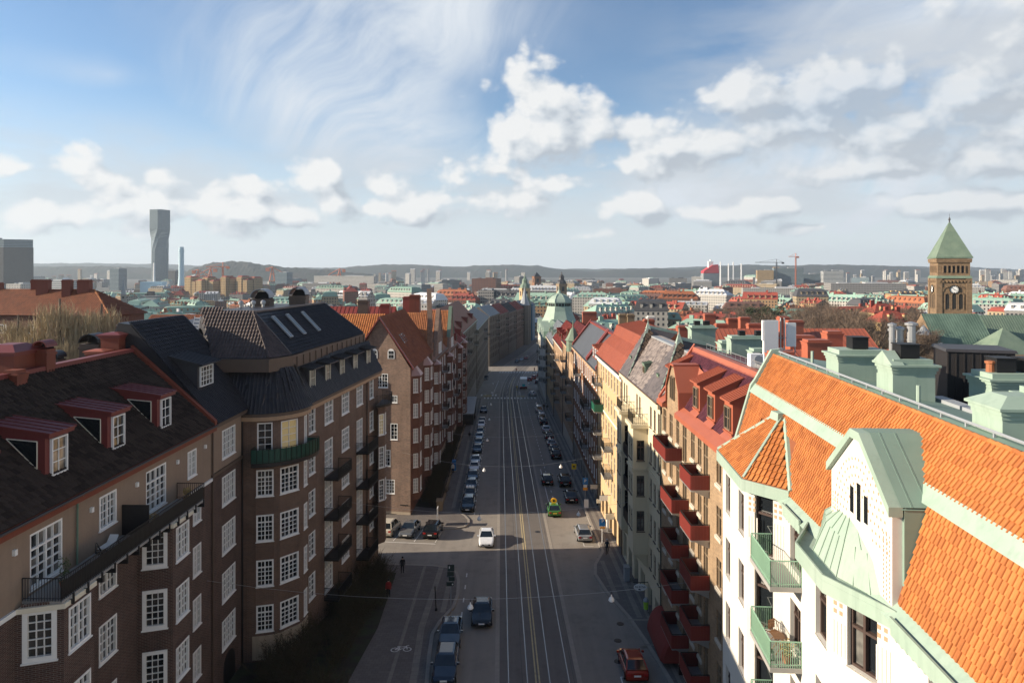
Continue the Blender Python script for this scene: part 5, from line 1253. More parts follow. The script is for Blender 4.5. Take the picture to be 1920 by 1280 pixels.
 b = MB(); b.add([(23.5,27.2,22.25),(30,23,22.6),(31,28,23.4),(25.5,30.5,22.9)]); seams(b, [(23.5,27.2,22.25),(30,23,22.6),(31,28,23.4),(25.5,30.5,22.9)], .5)
 tag(b.build('red_roof', MT['tin_red']), 'red seamed metal roof slope at the right edge behind the vents', 'roof')
 e = empty('flue_cluster', (WX(34)+6.7, 34.5, 22.5), 'cluster of shiny steel flues between the first two mint chimneys', 'flues')
 for i, (dx, dy, h, r) in enumerate(((0,0,2.6,.14),(.5,.2,2.4,.17),(.9,-.1,2.65,.2),(.3,.6,2.3,.12))):
  b = MB(); x, y = WX(34)+6.5+dx, 34.5+dy; b.lathe((x,y,22), [(r,0),(r,h+.6),(r*1.5,h+.62),(r*1.5,h+.72),(.02,h+.8)], n=10)
  for k in range(4): b.lathe((x,y,22.4+k*.7), [(r*1.12,0),(r*1.12,.06)], n=10)
  b.build('flue', MT['steel'], e, smooth=False)
chimneys_near()
def brick_house_right():
 A, Bq = (RX(58.9), 58.9), (RX(40.4), 40.4); F = Fr(A, Bq); U = lambda y: (58.9-y)*F.L/18.5
 R = bld('tan_brick_house', 'tan brick house with red balconies and a glazed purple tile roof with red dormers', (RX(50), 50, -2.8))
 ws = []; lv = (14.5,11.2,7.9,4.6,1.3)
 for v in lv:
  for y in (41.6, 43.5): ws.append((U(y), v, .95, 1.85, 'Y'))
  ws.append((U(47.7), v, .85, 1.85, 'Y')); ws.append((U(53.6), v, .85, 1.85, 'Y')); ws.append((U(55.7), v, 1.0, 1.85, 'Y')); ws.append((U(57.8), v, 1.0, 1.85, 'Y'))
  ws.append((U(46.3), v-.9, .95, 2.75, 'Y')); ws.append((U(49.4), v, .9, 1.85, 'Y')); ws.append((U(51.6), v-.9, 1.1, 2.75, 'Y'))
 b = MB(); wallgrid(b, F, 0, F.L, -1.0, 16.7, [(u-w/2, v, w, h) for u, v, w, h, s in ws], 0, rev=.28)
 shop = [(U(41.9)-.8,-2.2,1.6,2.3),(U(45)-.9,-3.0,1.8,3.0),(U(48.2)-1.1,-2.3,2.2,2.4),(U(54.6)-1.3,-2.6,2.6,2.7),(U(57.5)-.6,-3.1,1.2,3.1)]
 wallgrid(b, F, 0, F.L, -7, -.9999, shop, 1, rev=.35); back_shell(b, F, 12, -6, 16.7)
 b.build('wall', [MT['brick_yellow'], MT['plaster_base']], R)
 for u, v, w, h, s in ws: window(R, F, u, v, w, h, ST[s])
 for u, v, w, h in shop: window(R, F, u+w/2, v, w, h, ST['Br2'])
 b = MB()
 for u, v, w, h, s in ws:
  if h < 2: b.fbox(F, u-w/2-.12, u+w/2+.12, v-.28, v-.07, .004, .1)
 tag(b.build('sills', MT['stone_pale'], R), kind='stuff')
 b = MB(); b.fbox(F, 0, F.L, -1.05, -.75, .002, .12); b.build('band', MT['plaster_base'], R)
 for z in (13.55,10.25,6.95,3.65,.35): balcony(R, F, U(48.15), U(45.35), z, 1.25, 1.0, MT['steel'], MT['iron'], MT['red_panel'])
 for z in (10.25,6.95,3.65,.35): balcony(R, F, U(53.9), U(50.4), z, 1.25, 1.0, MT['steel'], MT['iron'], MT['red_panel'])
 balcony(R, F, U(56.6), U(52.3), 13.55, 1.25, 1.0, MT['steel'], MT['iron'], MT['red_panel'])
 # eaves in red sheet, roof of glazed tiles
 b = MB(); b.fbox(F, 0, U(56.9), 16.7, 17.05, .002, .45); b.fbox(F, U(52.9), F.L, 16.7, 17.05, .002, .45)
 for a, e in ((0, U(56.9)), (U(52.9), F.L)): b.add([F.p(a,17.052,.45), F.p(e,17.052,.45), F.p(e,17.5,-.25), F.p(a,17.5,-.25)])
 b.build('eaves', MT['tin_coral'], R)
 prof = [(.2,17.2,0),(2.75,21.35,1),(3.2,21.4,1),(8,20.4,1),(12,16.7,1)]
 profile_roof(R, F, prof, [MT['tile_purple'], MT['tin_maroon']], name='roof', capm=1, u0=.002, u1=F.L-.002)
 dz = [U(43.2), U(46.6), U(49.4)]
 q = [F.p(.35,17.25,-.22), F.p(F.L,17.25,-.22), F.p(F.L,21.35,-2.75), F.p(.35,21.35,-2.75)]
 tiles(R, q, .2, .3, MT['tile_purple'], 'pan', lift=.02, avoid=((U(56.9)-.2,U(52.7)-.35,-1,3.6),))
 b = MB(); b.ext([F.p(0,17.1,.3), F.p(0,17.35,.3), F.p(0,21.75,-2.75), F.p(0,21.4,-2.75)], F.U*.34); b.fbox(F, 0, F.L, 21.36, 21.5, -3.1, -2.6)
 b.add([F.p(.34,21.5,-2.6), F.p(F.L,21.5,-2.6), F.p(F.L,21.1,-2.5), F.p(.34,21.1,-2.5)][::-1]); b.build('ridge_flashing', MT['tin_coral'], R)
 b = MB(); railing(b, [F.p(1.2,0,-3.5), F.p(F.L,0,-3.5)], 21.4, .45, 1.0, r=.02); b.build('roof_rail', MT['steel'], R)
 for y in (43.0, 46.5, 50.0): coral_dormer(R, F, U(y))
 coral_dormer(R, F, U(58.0), .8)
 # brick gable dormer
 u0, u1 = U(56.9), U(52.9); c = (u0+u1)/2; G = [(u0,16.7),(u1,16.7),(u1-.15,18.5),(c+.5,20.25),(c-.5,20.25),(u0+.15,18.5)]
 b = MB(); ops = [(c-.62,17.9,.42,1.75),(c+.1,17.9,.42,1.75)]
 Gf = Fr(F.p(0,0,.03)[:2], F.p(F.L,0,.03)[:2])
 wallgrid(b, Gf, u0+.2, u1-.2, 16.7, 18.6, [], 0, rev=.1)
 b.ext([F.p(u, z, -.25) for u, z in G], F.n*.27); o = b.build('gable_dormer', MT['brick_yellow'], R)
 for du in (-.42, .32):
  s2 = dict(ST['Dy']); s2['solo'] = 1; s2['id'] = 'Dys'; s2['cols'] = 1; s2['mull'] = []
  window(o, F, c+du, 17.7, .5, 1.85, s2, d=.14)
 b = MB(); ol = [(u0-.05,16.9),(u0+.1,18.6),(c-.55,20.4),(c+.55,20.4),(u1-.1,18.6),(u1+.05,16.9)]
 for (a, z0), (e, z1) in zip(ol, ol[1:]): b.ext([F.p(a,z0,.16), F.p(e,z1,.16), F.p(e,z1,-1.9 if z1 > 17 else -.3), F.p(a,z0,-1.9 if z0 > 17 else -.3)], V((0,0,.16)) if abs(z1-z0) < .2 else F.U*(.16 if e > c else -.16))
 b.build('verge', MT['tin_coral'], o)
 for d in (1.2,):
  b = MB(); b.add([F.p(u1-.15,18.7,-1.0), F.p(u1+1.0,18.7,-1.6), F.p(u1+.7,19.9,-2.0), F.p(c+.55,20.4,-1.8)][::-1]); b.build('cricket', MT['tin_coral'], o)
 pipe(R, [F.p(.06,16.6,.1), F.p(.06,-3.5,.1)], .06, MT['iron'])
 # rooftop box units on the flat part behind
 for i, (y, d) in enumerate(((47.5,3.8),(44.0,4.6))):
  e = empty('air_unit', F.p(U(y),21.3,-d), ['white rooftop air unit with a round grey cowl behind the purple tile roof','white rooftop air unit beside the corner of the orange roof'][i], 'air unit', 'white rooftop air units')
  b = MB(); p = F.p(U(y),0,-d); b.obox(p, 0, .85, .7, 21.25, 22.25); b.build('casing', MT['white'], e)
  b = MB(); b.tube([(p.x+.1,p.y-.36,21.9),(p.x+.1,p.y-.39,21.9)], .28, 0, 12); b.build('fan_grille', MT['tin_grey'], e)
 b = MB(); b.fbox(F, U(48), U(42), 21.35, 21.62, -4.0, -3.7); tag(b.build('duct', MT['steel']), 'long bright metal duct lying behind the purple tile roof', 'duct')
def coral_dormer(R, F, u, w=1.55):
 o = dormer(R, F, u, .45, 17.95, w, 2.0, 2.7, 1.0, [MT['tin_coral'], MT['tin_coral']], ST['Dy'], over=.16, ww=w-.5, wh=1.45, wz=.12, seam=.3)
 b = MB(); b.add([F.p(u-w/2-.1,17.5,-.12), F.p(u+w/2+.1,17.5,-.12), F.p(u+w/2,17.8,-.45), F.p(u-w/2,17.8,-.45)]); b.build('apron', MT['tin_coral'], o)
brick_house_right()
# ------------------------------------------------------------ the rest of both street rows
def row_house(name, label, xf, side, y0, y1, eave, lv, n, w, h, style, wallm, roofm, ridge, rd, depth=12, base=None, basem=None, bal=(), balm='iron', panel=None,
   dorm=0, dm='tin_red', dst='Dy', gm=None, chim=0, gutter='tin_dark', cols=None, arches=0, band=None, roofprof=None, zb=-26, cornm=None, skip=(), sidewin=0, group=None, deep=None):
 near, far = (xf(y0), y0), (xf(y1), y1)
 F = Fr(far, near) if side > 0 else Fr(near, far)
 Y = lambda y: (y1-y)*F.L/(y1-y0) if side > 0 else (y-y0)*F.L/(y1-y0)
 R = bld(name, label, (xf((y0+y1)/2), (y0+y1)/2, g((y0+y1)/2)), group=group)
 cols = [Y(c) for c in cols] if cols else [F.L*(i+.5)/n for i in range(n)]
 doors = {(c, f) for c, f in bal}
 ws = []
 for i, u in enumerate(cols):
  for j, v in enumerate(lv):
   if (i, j) in skip: continue
   d = (i, j) in doors; ws.append((u, v-.7 if d else v, w, h+.7 if d else h))
 b = MB(); wallgrid(b, F, 0, F.L, base if base is not None else zb, eave, [(u-w/2, v, ww, hh) for u, v, ww, hh in ws], 0, rev=.24)
 if base is not None:
  ar = []
  if arches:
   for i in range(arches): ar.append((F.L*(i+.5)/arches-1.0, base-3.6, 2.0, 2.9))
  wallgrid(b, F, 0, F.L, zb, base-.0003, ar, 1, rev=.4)
  for u, v, aw, ah in ar: b.fbox(F, u, u+aw, v, v+ah, -.4, -.36, 2)
 # the near end wall, seen past the neighbour
 back_shell(b, F, depth, zb, eave); b.build('wall', [MT[wallm], MT[basem or wallm], MT['glass_dark']], R)
 for u, v, ww, hh in ws: window(R, F, u, v, ww, hh, ST[style])
 b = MB(); b.fbox(F, -.02, F.L+.02, eave-.4, eave, .002, .38); b.fbox(F, 0, F.L, eave-.75, eave-.42, .002, .14)
 b.build('cornice', MT[cornm or wallm], R)
 b = MB(); b.tube([F.p(0,eave+.08,.42), F.p(F.L,eave+.08,.42)], .09, 0, 5); b.build('gutter', MT[gutter], R)
 if band:
  for v in band: b = MB(); b.fbox(F, 0, F.L, v, v+.22, .002, .1); b.build('string_course', MT[cornm or wallm], R)
 prof = roofprof or [(-.3,eave+.02,0),(rd,ridge,0),(depth,eave,0)]
 profile_roof(R, F, prof, [MT[roofm], MT[gm or wallm]], name='roof', capm=1 if gm or wallm else 0, seam={0: .6} if roofm.startswith(('tin','mint','copper')) else None)
 for i, j in bal:
  u, v = cols[i], lv[j]-.75
  balcony(R, F, u-1.3, u+1.3, v, 1.15, 1.0, MT['concrete'], MT[balm], MT[panel] if panel else None, brackets=False)
 d0, z0 = prof[0][:2]; d1, z1 = prof[1][:2]
 for i in range(dorm):
  u = F.L*(i+.5)/dorm; k = (z1-z0)/(d1-d0); a = .6; dormer(R, F, u, a, z0+k*(a-d0)-.1, 1.5, 1.6, min(a+2.4/k+.6, d1), .3, [MT[dm], MT[dm]], ST[dst], seam=.4)
 pipe(R, [F.p(.1,eave-.3,.1), F.p(.1,g((y0+y1)/2)-.5,.1)], .07, MT['tin_brown'])
 return R, F, Y
def rows_right():
 # cream house with bays and slate tents
 R, F, Y = row_house('cream_house', 'cream house with square bay towers, arches and two steep slate roof tents', RX, 1, 58.9, 77.9, 16.5, (13.6,10.3,7.0,3.7,.6), 1, .75, 1.9, 'Cr', 'plaster_cream', 'tile_slate', 20.8, 2.6,
  cols=(60.0,61.6,63.2,68.2,69.6,75.2,76.6), base=-.4, basem='plaster_cream', arches=6, gm='tile_slate', gutter='tin_brown', cornm='plaster_cream', band=(9.4,), roofprof=[(-.3,16.52,0),(2.6,20.8,0),(3.4,21.0,0),(12,16.5,0)], depth=12)
 q = [F.p(0,16.55,.3), F.p(F.L,16.55,.3), F.p(F.L,20.8,-2.6), F.p(0,20.8,-2.6)]; tiles(R, q, .3, .26, MT['tile_slate'], 'flat', lift=.015)
 b = MB(); b.fbox(F, 0, F.L, 20.78, 20.95, -3.6, -2.5); b.build('ridge_flashing', MT['tin_grey'], R)
 for y0, y1 in ((64.4, 67.2), (70.6, 73.6)):
  p = [F.p(Y(y1),0,0), F.p(Y(y1)+.25,0,1.4), F.p(Y(y0)-.05,0,1.4), F.p(Y(y0),0,0)]; b = MB(); fs = []
  zt = 13.6
  for k in range(3):
   f = Fr(p[k][:2], p[k+1][:2]); wv = [(c_, v, .72, 1.9) for c_ in ((f.L*.3, f.L*.7) if k == 1 else (f.L/2,)) for v in (10.2,6.9,3.6)]
   wallgrid(b, f, 0, f.L, 1.4, zt, [(u-w/2, v, w, h) for u, v, w, h in wv], rev=.22); fs.append((f, wv))
   b.fbox(f, -.1, f.L+.1, 9.3, 9.5, .002, .12); b.fbox(f, -.15, f.L+.15, zt-.35, zt, .002, .25)
  b.add([(q_.x,q_.y,zt) for q_ in p][::-1]); b.add([(q_.x,q_.y,1.4) for q_ in p])
  o = b.build('bay', MT['plaster_cream'], R)
  for f, wv in fs:
   for u, v, w, h in wv: window(R, f, u, v, w, h, ST['Cr'])
  b = MB(); railing(b, [p[0], p[1], p[2], p[3]], zt, .95, .16); b.build('railing', MT['iron'], o)
  b = MB()
  for u in (Y(y1)+.5, Y(y0)-.5): b.ext([F.p(u-.12,1.39,.02), F.p(u-.12,1.39,1.3), F.p(u-.12,.0,.02)], F.U*.24)
  b.build('corbel', MT['plaster_cream'], o)
 for v in (9.5, 6.2, 2.9): balcony(R, F, Y(70.5), Y(67.3), v, 1.2, 1.0, MT['concrete'], MT['iron'], MT['iron'], brackets=False)
 for y0, y1, lab in ((59.3, 65.4, 0), (73.0, 77.8, 1)):
  a0, a1 = Y(y1), Y(y0); c = (a0+a1)/2; ap = F.p(c+.3, 21.9, -2.3); bk = F.p(c+.3, 21.2, -5.5)
  b = MB(); e0, e1 = F.p(a0,16.6,.32), F.p(a1,16.6,.32); r1 = F.p(a1-.25,19.5,-3.2); l1 = F.p(a0+.25,19.5,-3.2)
  b.add([e0,e1,ap]); b.add([e1,F.p(a1,16.6,-1.0),r1,bk,ap]); b.add([F.p(a0,16.6,-1),e0,ap,bk,l1]); o = b.build('tent_roof', MT['slate_tent'], R)
  tiles(R, [e0,e1,ap], .3, .26, MT['slate_tent'], 'flat', lift=.012); tiles(R, [F.p(a1,16.6,-.2), F.p(a1,16.6,-1.0), r1, bk, ap][:1]+[F.p(a1-.3,19.4,-3.3), ap], .3, .5, MT['tile_dark'], 'pan', lift=.012)
  b = MB(); b.lathe(tuple(ap-V((0,0,.5))), [(.5,-.2),(.3,.35),(.05,1.0)], n=4, a0=PI/4); b.tube([ap,ap+V((0,0,.9))], .03, 0, 4); b.tube([ap, e1], .07, 0, 5); b.tube([ap, bk], .2, 0, 4); b.build('finial', MT['mint'], R)
  dormer(R, F, c-.2, .55, 17.6, .7, .9, 1.6, .15, [MT['copper'], MT['copper']], ST['Dy'], over=.08, ww=.4, wh=.6)
 dormer(R, F, Y(68.5), .5, 17.7, .9, 1.0, 1.9, .25, [MT['copper'], MT['copper']], ST['Dy'], over=.08, ww=.5, wh=.6)
 # ochre house under a bulging coral metal roof
 R, F, Y = row_house('ochre_house', 'ochre plaster house under a bulging coral-red metal roof', RX, 1, 77.9, 97.6, 16.1, (13.2,9.9,6.6,3.3,.2), 9, .95, 2.0, 'Oc', 'plaster_ochre', 'tin_coral', 18.6, 1.0,
  base=-1.1, basem='plaster_ochre', arches=6, bal=((1,0),(1,1),(5,2),(1,2),(5,3),(1,3)), cornm='plaster_white', band=(9.2,), chim=2, gm='tin_coral',
  roofprof=[(-.3,16.15,0),(.9,17.9,0),(2.2,19.0,0),(2.7,20.3,0),(6.0,20.9,0),(12,16,0)])
 balcony(R, F, Y(95.5), Y(92), 9.1, 1.25, 1.05, MT['concrete'], MT['iron'], MT['green_sheet'], brackets=False)
 # orange brick house, slate-grey mansard framed in red
 R, F, Y = row_house('orange_brick_house', 'long orange brick house with slate-grey mansard panels framed in red metal', RX, 1, 97.6, 130, 13.7, (10.8,7.5,4.2,.9,-2.4), 13, .95, 1.95, 'W', 'brick_orange', 'slate_dark', 18.2, 3.2,
  base=-3.6, basem='plaster_grey', arches=9, bal=((9,1),(8,1),(4,0),(9,2),(8,3)), cornm='plaster_peach', gm='tin_red', roofprof=[(-.3,13.75,0),(3.2,18.2,0),(4.0,18.5,0),(12,14,0)])
 b = MB()
 for y in (97.9, 108, 109, 129.6): b.ext([F.p(Y(y)-.3,13.9,.3), F.p(Y(y)-.3,14.3,.3), F.p(Y(y)-.3,18.8,-3.2), F.p(Y(y)-.3,18.3,-3.2)], F.U*.6)
 b.fbox(F, 0, F.L, 18.2, 18.5, -3.6, -3.0); b.build('red_flashing', MT['tin_red'], R)
 for k in range(4): dormer(R, F, Y(98.6+2.3*k), .5, 14.8, 1.2, 1.7, 2.4, .3, [MT['tin_coral'], MT['tin_coral']], ST['S'], seam=.4)
 # farther houses
 R, F, Y = row_house('amber_house', 'amber plaster house with wrought balconies and a mint turret on its roof edge', RX, 1, 130, 152, 12.6, (9.7,6.4,3.1,-.2,-3.5), 8, 1.0, 2.0, 'farb', 'plaster_peach', 'tin_maroon', 17.0, 3.0, base=-5.2, basem='stone_pale',
  bal=((2,0),(2,1),(2,2),(6,1),(6,2),(6,3)), cornm='plaster_peach', gm='tin_red', dorm=3, dm='tin_coral')
 b = MB(); p = F.p(Y(133),0,-.2); b.lathe((p.x,p.y,12.4), [(1.3,0),(1.3,2.0),(1.6,2.1),(1.0,3.0),(.5,4.2),(.12,4.6),(.06,6.0)], n=8); b.build('turret', MT['copper'], R)
 R, F, Y = row_house('red_roofed_house', 'warm grey house with rows of dark balconies and a red sheet roof', RX, 1, 152, 178, 10.6, (7.7,4.4,1.1,-2.2,-5.4), 9, 1.0, 2.0, 'farb', 'plaster_peach', 'tin_red', 15.2, 3.2, base=-6.6, basem='stone_grey',
  bal=((1,0),(1,1),(1,2),(1,3),(5,0),(5,1),(5,2),(5,3)), cornm='stone_pale', gm='tin_red', dorm=4, dm='tin_red')
 R, F, Y = row_house('grey_gabled_house', 'grey-tan house with stacked black balconies beside the domed corner house', RX, 1, 178, 205, 8.6, (5.7,2.4,-.9,-4.2,-7.4), 9, 1.0, 2.0, 'farb', 'plaster_ochre', 'tin_grey', 13.4, 3.2, base=-8.6, basem='stone_grey',
  bal=((0,0),(0,1),(0,2),(0,3),(4,0),(4,1),(4,2)), cornm='stone_pale', gm='tin_red', dorm=3, dm='mint')
 # domed corner house
 xf = lambda y: RX(y)-.6
 R, F, Y = row_house('domed_house', 'white corner house with a mint copper roof and a big mint dome', xf, 1, 205, 242, 7.2, (4.4,1.0,-2.4,-5.8,-9.0), 12, 1.1, 2.1, 'farg', 'plaster_white', 'mint', 12.2, 3.4, base=-10.2, basem='stone_pale', depth=18,
  bal=((8,0),(8,1),(8,2),(8,3),(3,0),(3,1),(3,2)), cornm='mint', gutter='mint', gm='mint')
 for y in (209, 216, 224, 232, 239):
  u = Y(y); b = MB(); b.ext([F.p(u-1.6,7.2,.3), F.p(u+1.6,7.2,.3), F.p(u+1.4,9.6,.3), F.p(u,11.6,.3), F.p(u-1.4,9.6,.3)], -F.n*2.6); o = b.build('gable_dormer', MT['mint'], R)
  s2 = dict(ST['S']); s2['solo'] = 1; s2['id'] = 'Ss'; window(o, F, u, 7.9, 1.2, 1.7, s2, d=.43)
 c = (xf(228)+6.2, 228)
 b = MB(); b.lathe((c[0],c[1],9), [(7.0,-2),(6.9,1),(5.6,3),(4.5,5.6),(4.2,7.0),(4.1,7.2)], n=8, a0=PI/8); b.lathe((c[0],c[1],17.4), [(4.35,0),(4.3,.35),(3.8,1.2),(2.7,2.2),(1.3,2.85),(.7,3.1),(.45,3.8),(.15,4.2),(.06,5.6)], n=8, a0=PI/8)
 o = b.build('dome', MT['mint'], R)
 b = MB(); b.lathe((c[0],c[1],16.1), [(4.0,0),(4.0,1.31)], n=8, a0=PI/8); b.build('lantern', MT['mint_roof'], o)
 b = MB()
 for k in range(24): a = 2*PI*k/24; b.obox((c[0]+3.85*math.cos(a), c[1]+3.85*math.sin(a)), a, .22, .55, 16.35, 17.15)
 b.build('lantern_window', MT['black'], o)
 b = MB()
 for k in range(8):
  a = PI/8+2*PI*k/8; b.tube([(c[0]+r*math.cos(a), c[1]+r*math.sin(a), 17.4+z) for r, z in ((4.35,.35),(3.85,1.2),(2.75,2.25),(1.35,2.9))], .09, 0, 4)
 b.build('ribs', MT['mint'], o)
def rows_left():
 LXf = lambda y: -13.75+.024*(y-92.8)
 brick = dict(gutter='tin_brown', gm='brick_gable')
 # gable house on the side street: the gable wall faces us
 R = bld('gable_house', 'red-brown brick house with a steep gable to the side street and burnt orange roof', (-18, 100, -5.6))
 A, Bq = (-22.2, 94.1), (-13.7, 92.8); G = Fr(A, Bq); F = Fr((-13.7,92.8), (LXf(113),113))
 b = MB(); wl = [(4.2,12.1,2.5,1.9,'L3'),(6.3,10.1,.95,1.0,'N'),(6.3,5.1,1.0,2.2,'N'),(5.3,1.5,1.0,2.2,'N'),(5.6,-2.2,1.6,1.9,'W'),(2.2,5.1,1.0,2.2,'N'),(2.2,1.5,1.0,2.2,'N')]
 wallgrid(b, G, 0, G.L, -4.6, 14.8, [(u-w/2, v, w, h) for u, v, w, h, s in wl]); b.add([G.p(0,14.8), G.p(G.L,14.8), G.p(4.25,21.4)])
 wallgrid(b, G, 0, G.L, -9, -4.601, [(4.75,-7.8,1.9,2.9)], 1, rev=.4)
 ws = []; lv = (11.3,7.9,4.5,1.1,-2.3)
 for y in (98.5,101.5,108,111):
  for v in lv: ws.append(((y-92.8)*1.0, v, 1.1, 2.0, 'W'))
 wallgrid(b, F, 0, F.L, -12, 14.8, [(u-w/2, v, w, h) for u, v, w, h, s in ws], 2)
 b.add([(-22.2,92.8,-12),(-22.2,113,-12),(-22.2,113,14.8),(-22.2,92.8,14.8)][::-1])
 b.build('wall', [MT['brick_gable'], MT['plaster_base'], MT['brick_red']], R)
 for u, v, w, h, s in wl: window(R, G, u, v, w, h, ST[s])
 for u, v, w, h, s in ws: window(R, F, u, v, w, h, ST[s])
 for du in (3.5, 5.9):
  b = MB(); arch(b, G, du, 16.05, .95, 1.35, .05); o = b.build('arched_window', MT['white'], R)
  b = MB()
  for k in range(2):
   for j in range(2): b.fbox(G, du-.36+k*.38, du-.02+k*.38, 16.12+j*.55, 16.6+j*.5, .052, .06)
  b.build('pane', MT['glass_dark'], o)
 b = MB(); arch(b, G, 5.7, -7.8, 1.9, 2.9, -.3); b.build('shop_window', MT['glass_dark'], R)
 b = MB(); b.fbox(G, 7.15, 8.3, -4.6+.9, -4.5+.9, .02, .06); b.build('shop_sign', MT['iron'], R)
 b = MB(); e0, e1, rA, rB = (-13.3,92.5,14.75), (LXf(113)+.35,113,14.75), (-17.95,93.1,21.5), (-17.6,113,21.5)
 b.add([e0,e1,rB,rA]); b.add([(-22.7,113,14.6),(-22.7,93.8,14.6),rA,rB]); b.build('roof', MT['tile_burnt'], R)
 tiles(R, [e0,e1,rB,rA], .3, .42, MT['tile_burnt'], 'low', lift=.02)
 b = MB(); b.ext([(-13.2,92.35,14.6),(-13.2,92.35,14.9),(-17.95,93.0,21.75),(-17.95,93.0,21.45)], (0,.4,0)); b.ext([(-22.8,93.7,14.4),(-22.8,93.7,14.7),(-17.95,93.0,21.75),(-17.95,93.0,21.45)], (0,.4,0)); b.build('verge', MT['tin_maroon'], R)
 for k in range(3):
  b = MB(); p = V((-15.2-.0*k, 97.2+k*1.35, 17.6)); s_ = V((-.55,0,.82)); n = V((.82,0,.55)); b.hexa([p, p+V((0,.6,0)), p+V((0,.6,0))+s_*1.6, p+s_*1.6]+[q+n*.1 for q in (p, p+V((0,.6,0)), p+V((0,.6,0))+s_*1.6, p+s_*1.6)]); o = b.build('skylight', MT['copper'], R)
  b = MB(); p = p+n*.11+s_*.12+V((0,.1,0)); b.hexa([p, p+V((0,.4,0)), p+V((0,.4,0))+s_*1.36, p+s_*1.36]+[q+n*.02 for q in (p, p+V((0,.4,0)), p+V((0,.4,0))+s_*1.36, p+s_*1.36)]); b.build('pane', MT['glass_sky'], o)
 # two canted bays with hipped copper caps
 def cbay(R, F, u0, u1, zt, capz, pr=1.0, lv=lv, wm='brick_red', st_='W'):
  p = [F.p(u0,0), F.p(u0+.6,0,pr), F.p(u1-.6,0,pr), F.p(u1,0)]; b = MB(); fs = []
  for k in range(3):
   f = Fr(p[k][:2], p[k+1][:2]); w = f.L-.45; wv = [(f.L/2, v, min(w,1.3), 1.9) for v in lv if v+2 < zt] if k < 2 else []
   wallgrid(b, f, 0, f.L, lv[-1]-1.0, zt, [(u-w/2, v, w, h) for u, v, w, h in wv]); fs.append((f, wv))
  b.add([(q.x,q.y,lv[-1]-1.0) for q in p]); o = b.build('bay', MT[wm], R)
  for f, wv in fs:
   for u, v, w, h in wv: window(R, f, u, v, w, h, ST[st_])
  b = MB(); e = [F.p(u0-.2,zt,0), F.p(u0+.5,zt,pr+.2), F.p(u1-.5,zt,pr+.2), F.p(u1+.2,zt,0)]; ap = F.p((u0+u1)/2, capz, -.4)
  for k in range(3): b.add([e[k], e[k+1], ap])
  b.build('bay_roof', MT['tin_pinkcap'], R); return o
 m_('tin_pinkcap', plain, (.40,.25,.22), .5, .12, .6, dirt=.3, dirtc=(.25,.15,.13))
 cbay(R, F, 1.0, 4.2, 13.6, 15.9); cbay(R, F, 11.6, 14.6, 13.6, 15.9)
 b = MB(); p0 = F.p(F.L-.6,0); b.fbox(F, F.L-1.1, F.L-.2, 10, 20.5, -.5, .25); b.ext([F.p(F.L-1.1,20.5,.25), F.p(F.L-.2,20.5,.25), F.p(F.L-.65,25.0,.1)], -F.n*.75); b.build('gable_pier', MT['brick_gable'], R)
 # cross-gabled brick houses beyond
 def cross(name, label, y0, y1, eave, apex, lv, n, bal, cap):
  R, F, Y = row_house(name, label, LXf, -1, y0, y1, eave, lv, n, 1.1, 2.0, 'W', 'brick_red', 'tile_burnt', eave+5.6, 5.5, base=lv[-1]-1.2, basem='plaster_base', bal=bal, **brick)
  c = F.L*.5; hw = F.L*.34
  b = MB(); b.ext([F.p(c-hw,eave-1,.1), F.p(c+hw,eave-1,.1), F.p(c+hw*.6,eave+2.6,.1), F.p(c+.5,apex,.1), F.p(c-.5,apex,.1), F.p(c-hw*.6,eave+2.6,.1)], -F.n*.5); o = b.build('street_gable', MT['brick_gable'], R)
  b = MB(); b.ext([F.p(c+hw*.62,eave+2.6,.2), F.p(c+.6,apex+.2,.2), F.p(c-.6,apex+.2,.2), F.p(c-hw*.62,eave+2.6,.2), F.p(c-hw*.5,eave+2.6,.2), F.p(c-.4,apex,.2), F.p(c+.4,apex,.2), F.p(c+hw*.5,eave+2.6,.2)], -F.n*.7); b.build('gable_coping', MT[cap], o)
  for du in (-1.2, 0, 1.2):
   s2 = dict(ST['W']); s2['solo'] = 1; s2['id'] = 'Ws'; window(o, F, c+du, eave+.4, .8, 1.8, s2, d=.25)
  z1 = apex-.7; b = MB(); q = [F.p(c-hw*.85,eave+.3,-.3), F.p(c,z1,-.3), F.p(c,z1,-8), F.p(c-hw*.85,eave+.3,-8)]; b.add(q); q2 = [F.p(c+hw*.85,eave+.3,-8), F.p(c,z1,-8), F.p(c,z1,-.3), F.p(c+hw*.85,eave+.3,-.3)]; b.add(q2); b.build('cross_roof', MT['tile_mid'], R)
  tiles(R, [F.p(c-hw*.85,eave+.3,-8), F.p(c-hw*.85,eave+.3,-.3), F.p(c,z1,-.3), F.p(c,z1,-8)], .32, .42, MT['tile_mid'], 'pan', lift=.02)
  return R, F, Y
 R, F, Y = cross('stepped_gable_house', 'red brick house whose tall thin street gable rises past an orange cross roof', 113, 133, 13.0, 21.0, (10.0,6.6,3.2,-.2,-3.6), 6, ((4,0),(4,1),(4,2),(4,3)), 'brick_gable')
 cbay(R, F, 2.2, 5.2, 12.2, 13.6, lv=(9.0,5.6,2.2,-1.2,-4.4))
 R, F, Y = cross('copper_gable_house', 'red brick house with a street gable edged in green copper', 133, 152, 12.0, 20.4, (9.0,5.6,2.2,-1.2,-4.6), 6, ((1,0),(1,1),(1,2),(4,1),(4,2)), 'copper')
 cbay(R, F, 1.2, 4.0, 11.2, 12.6, lv=(8.0,4.6,1.2,-2.2,-5.4))
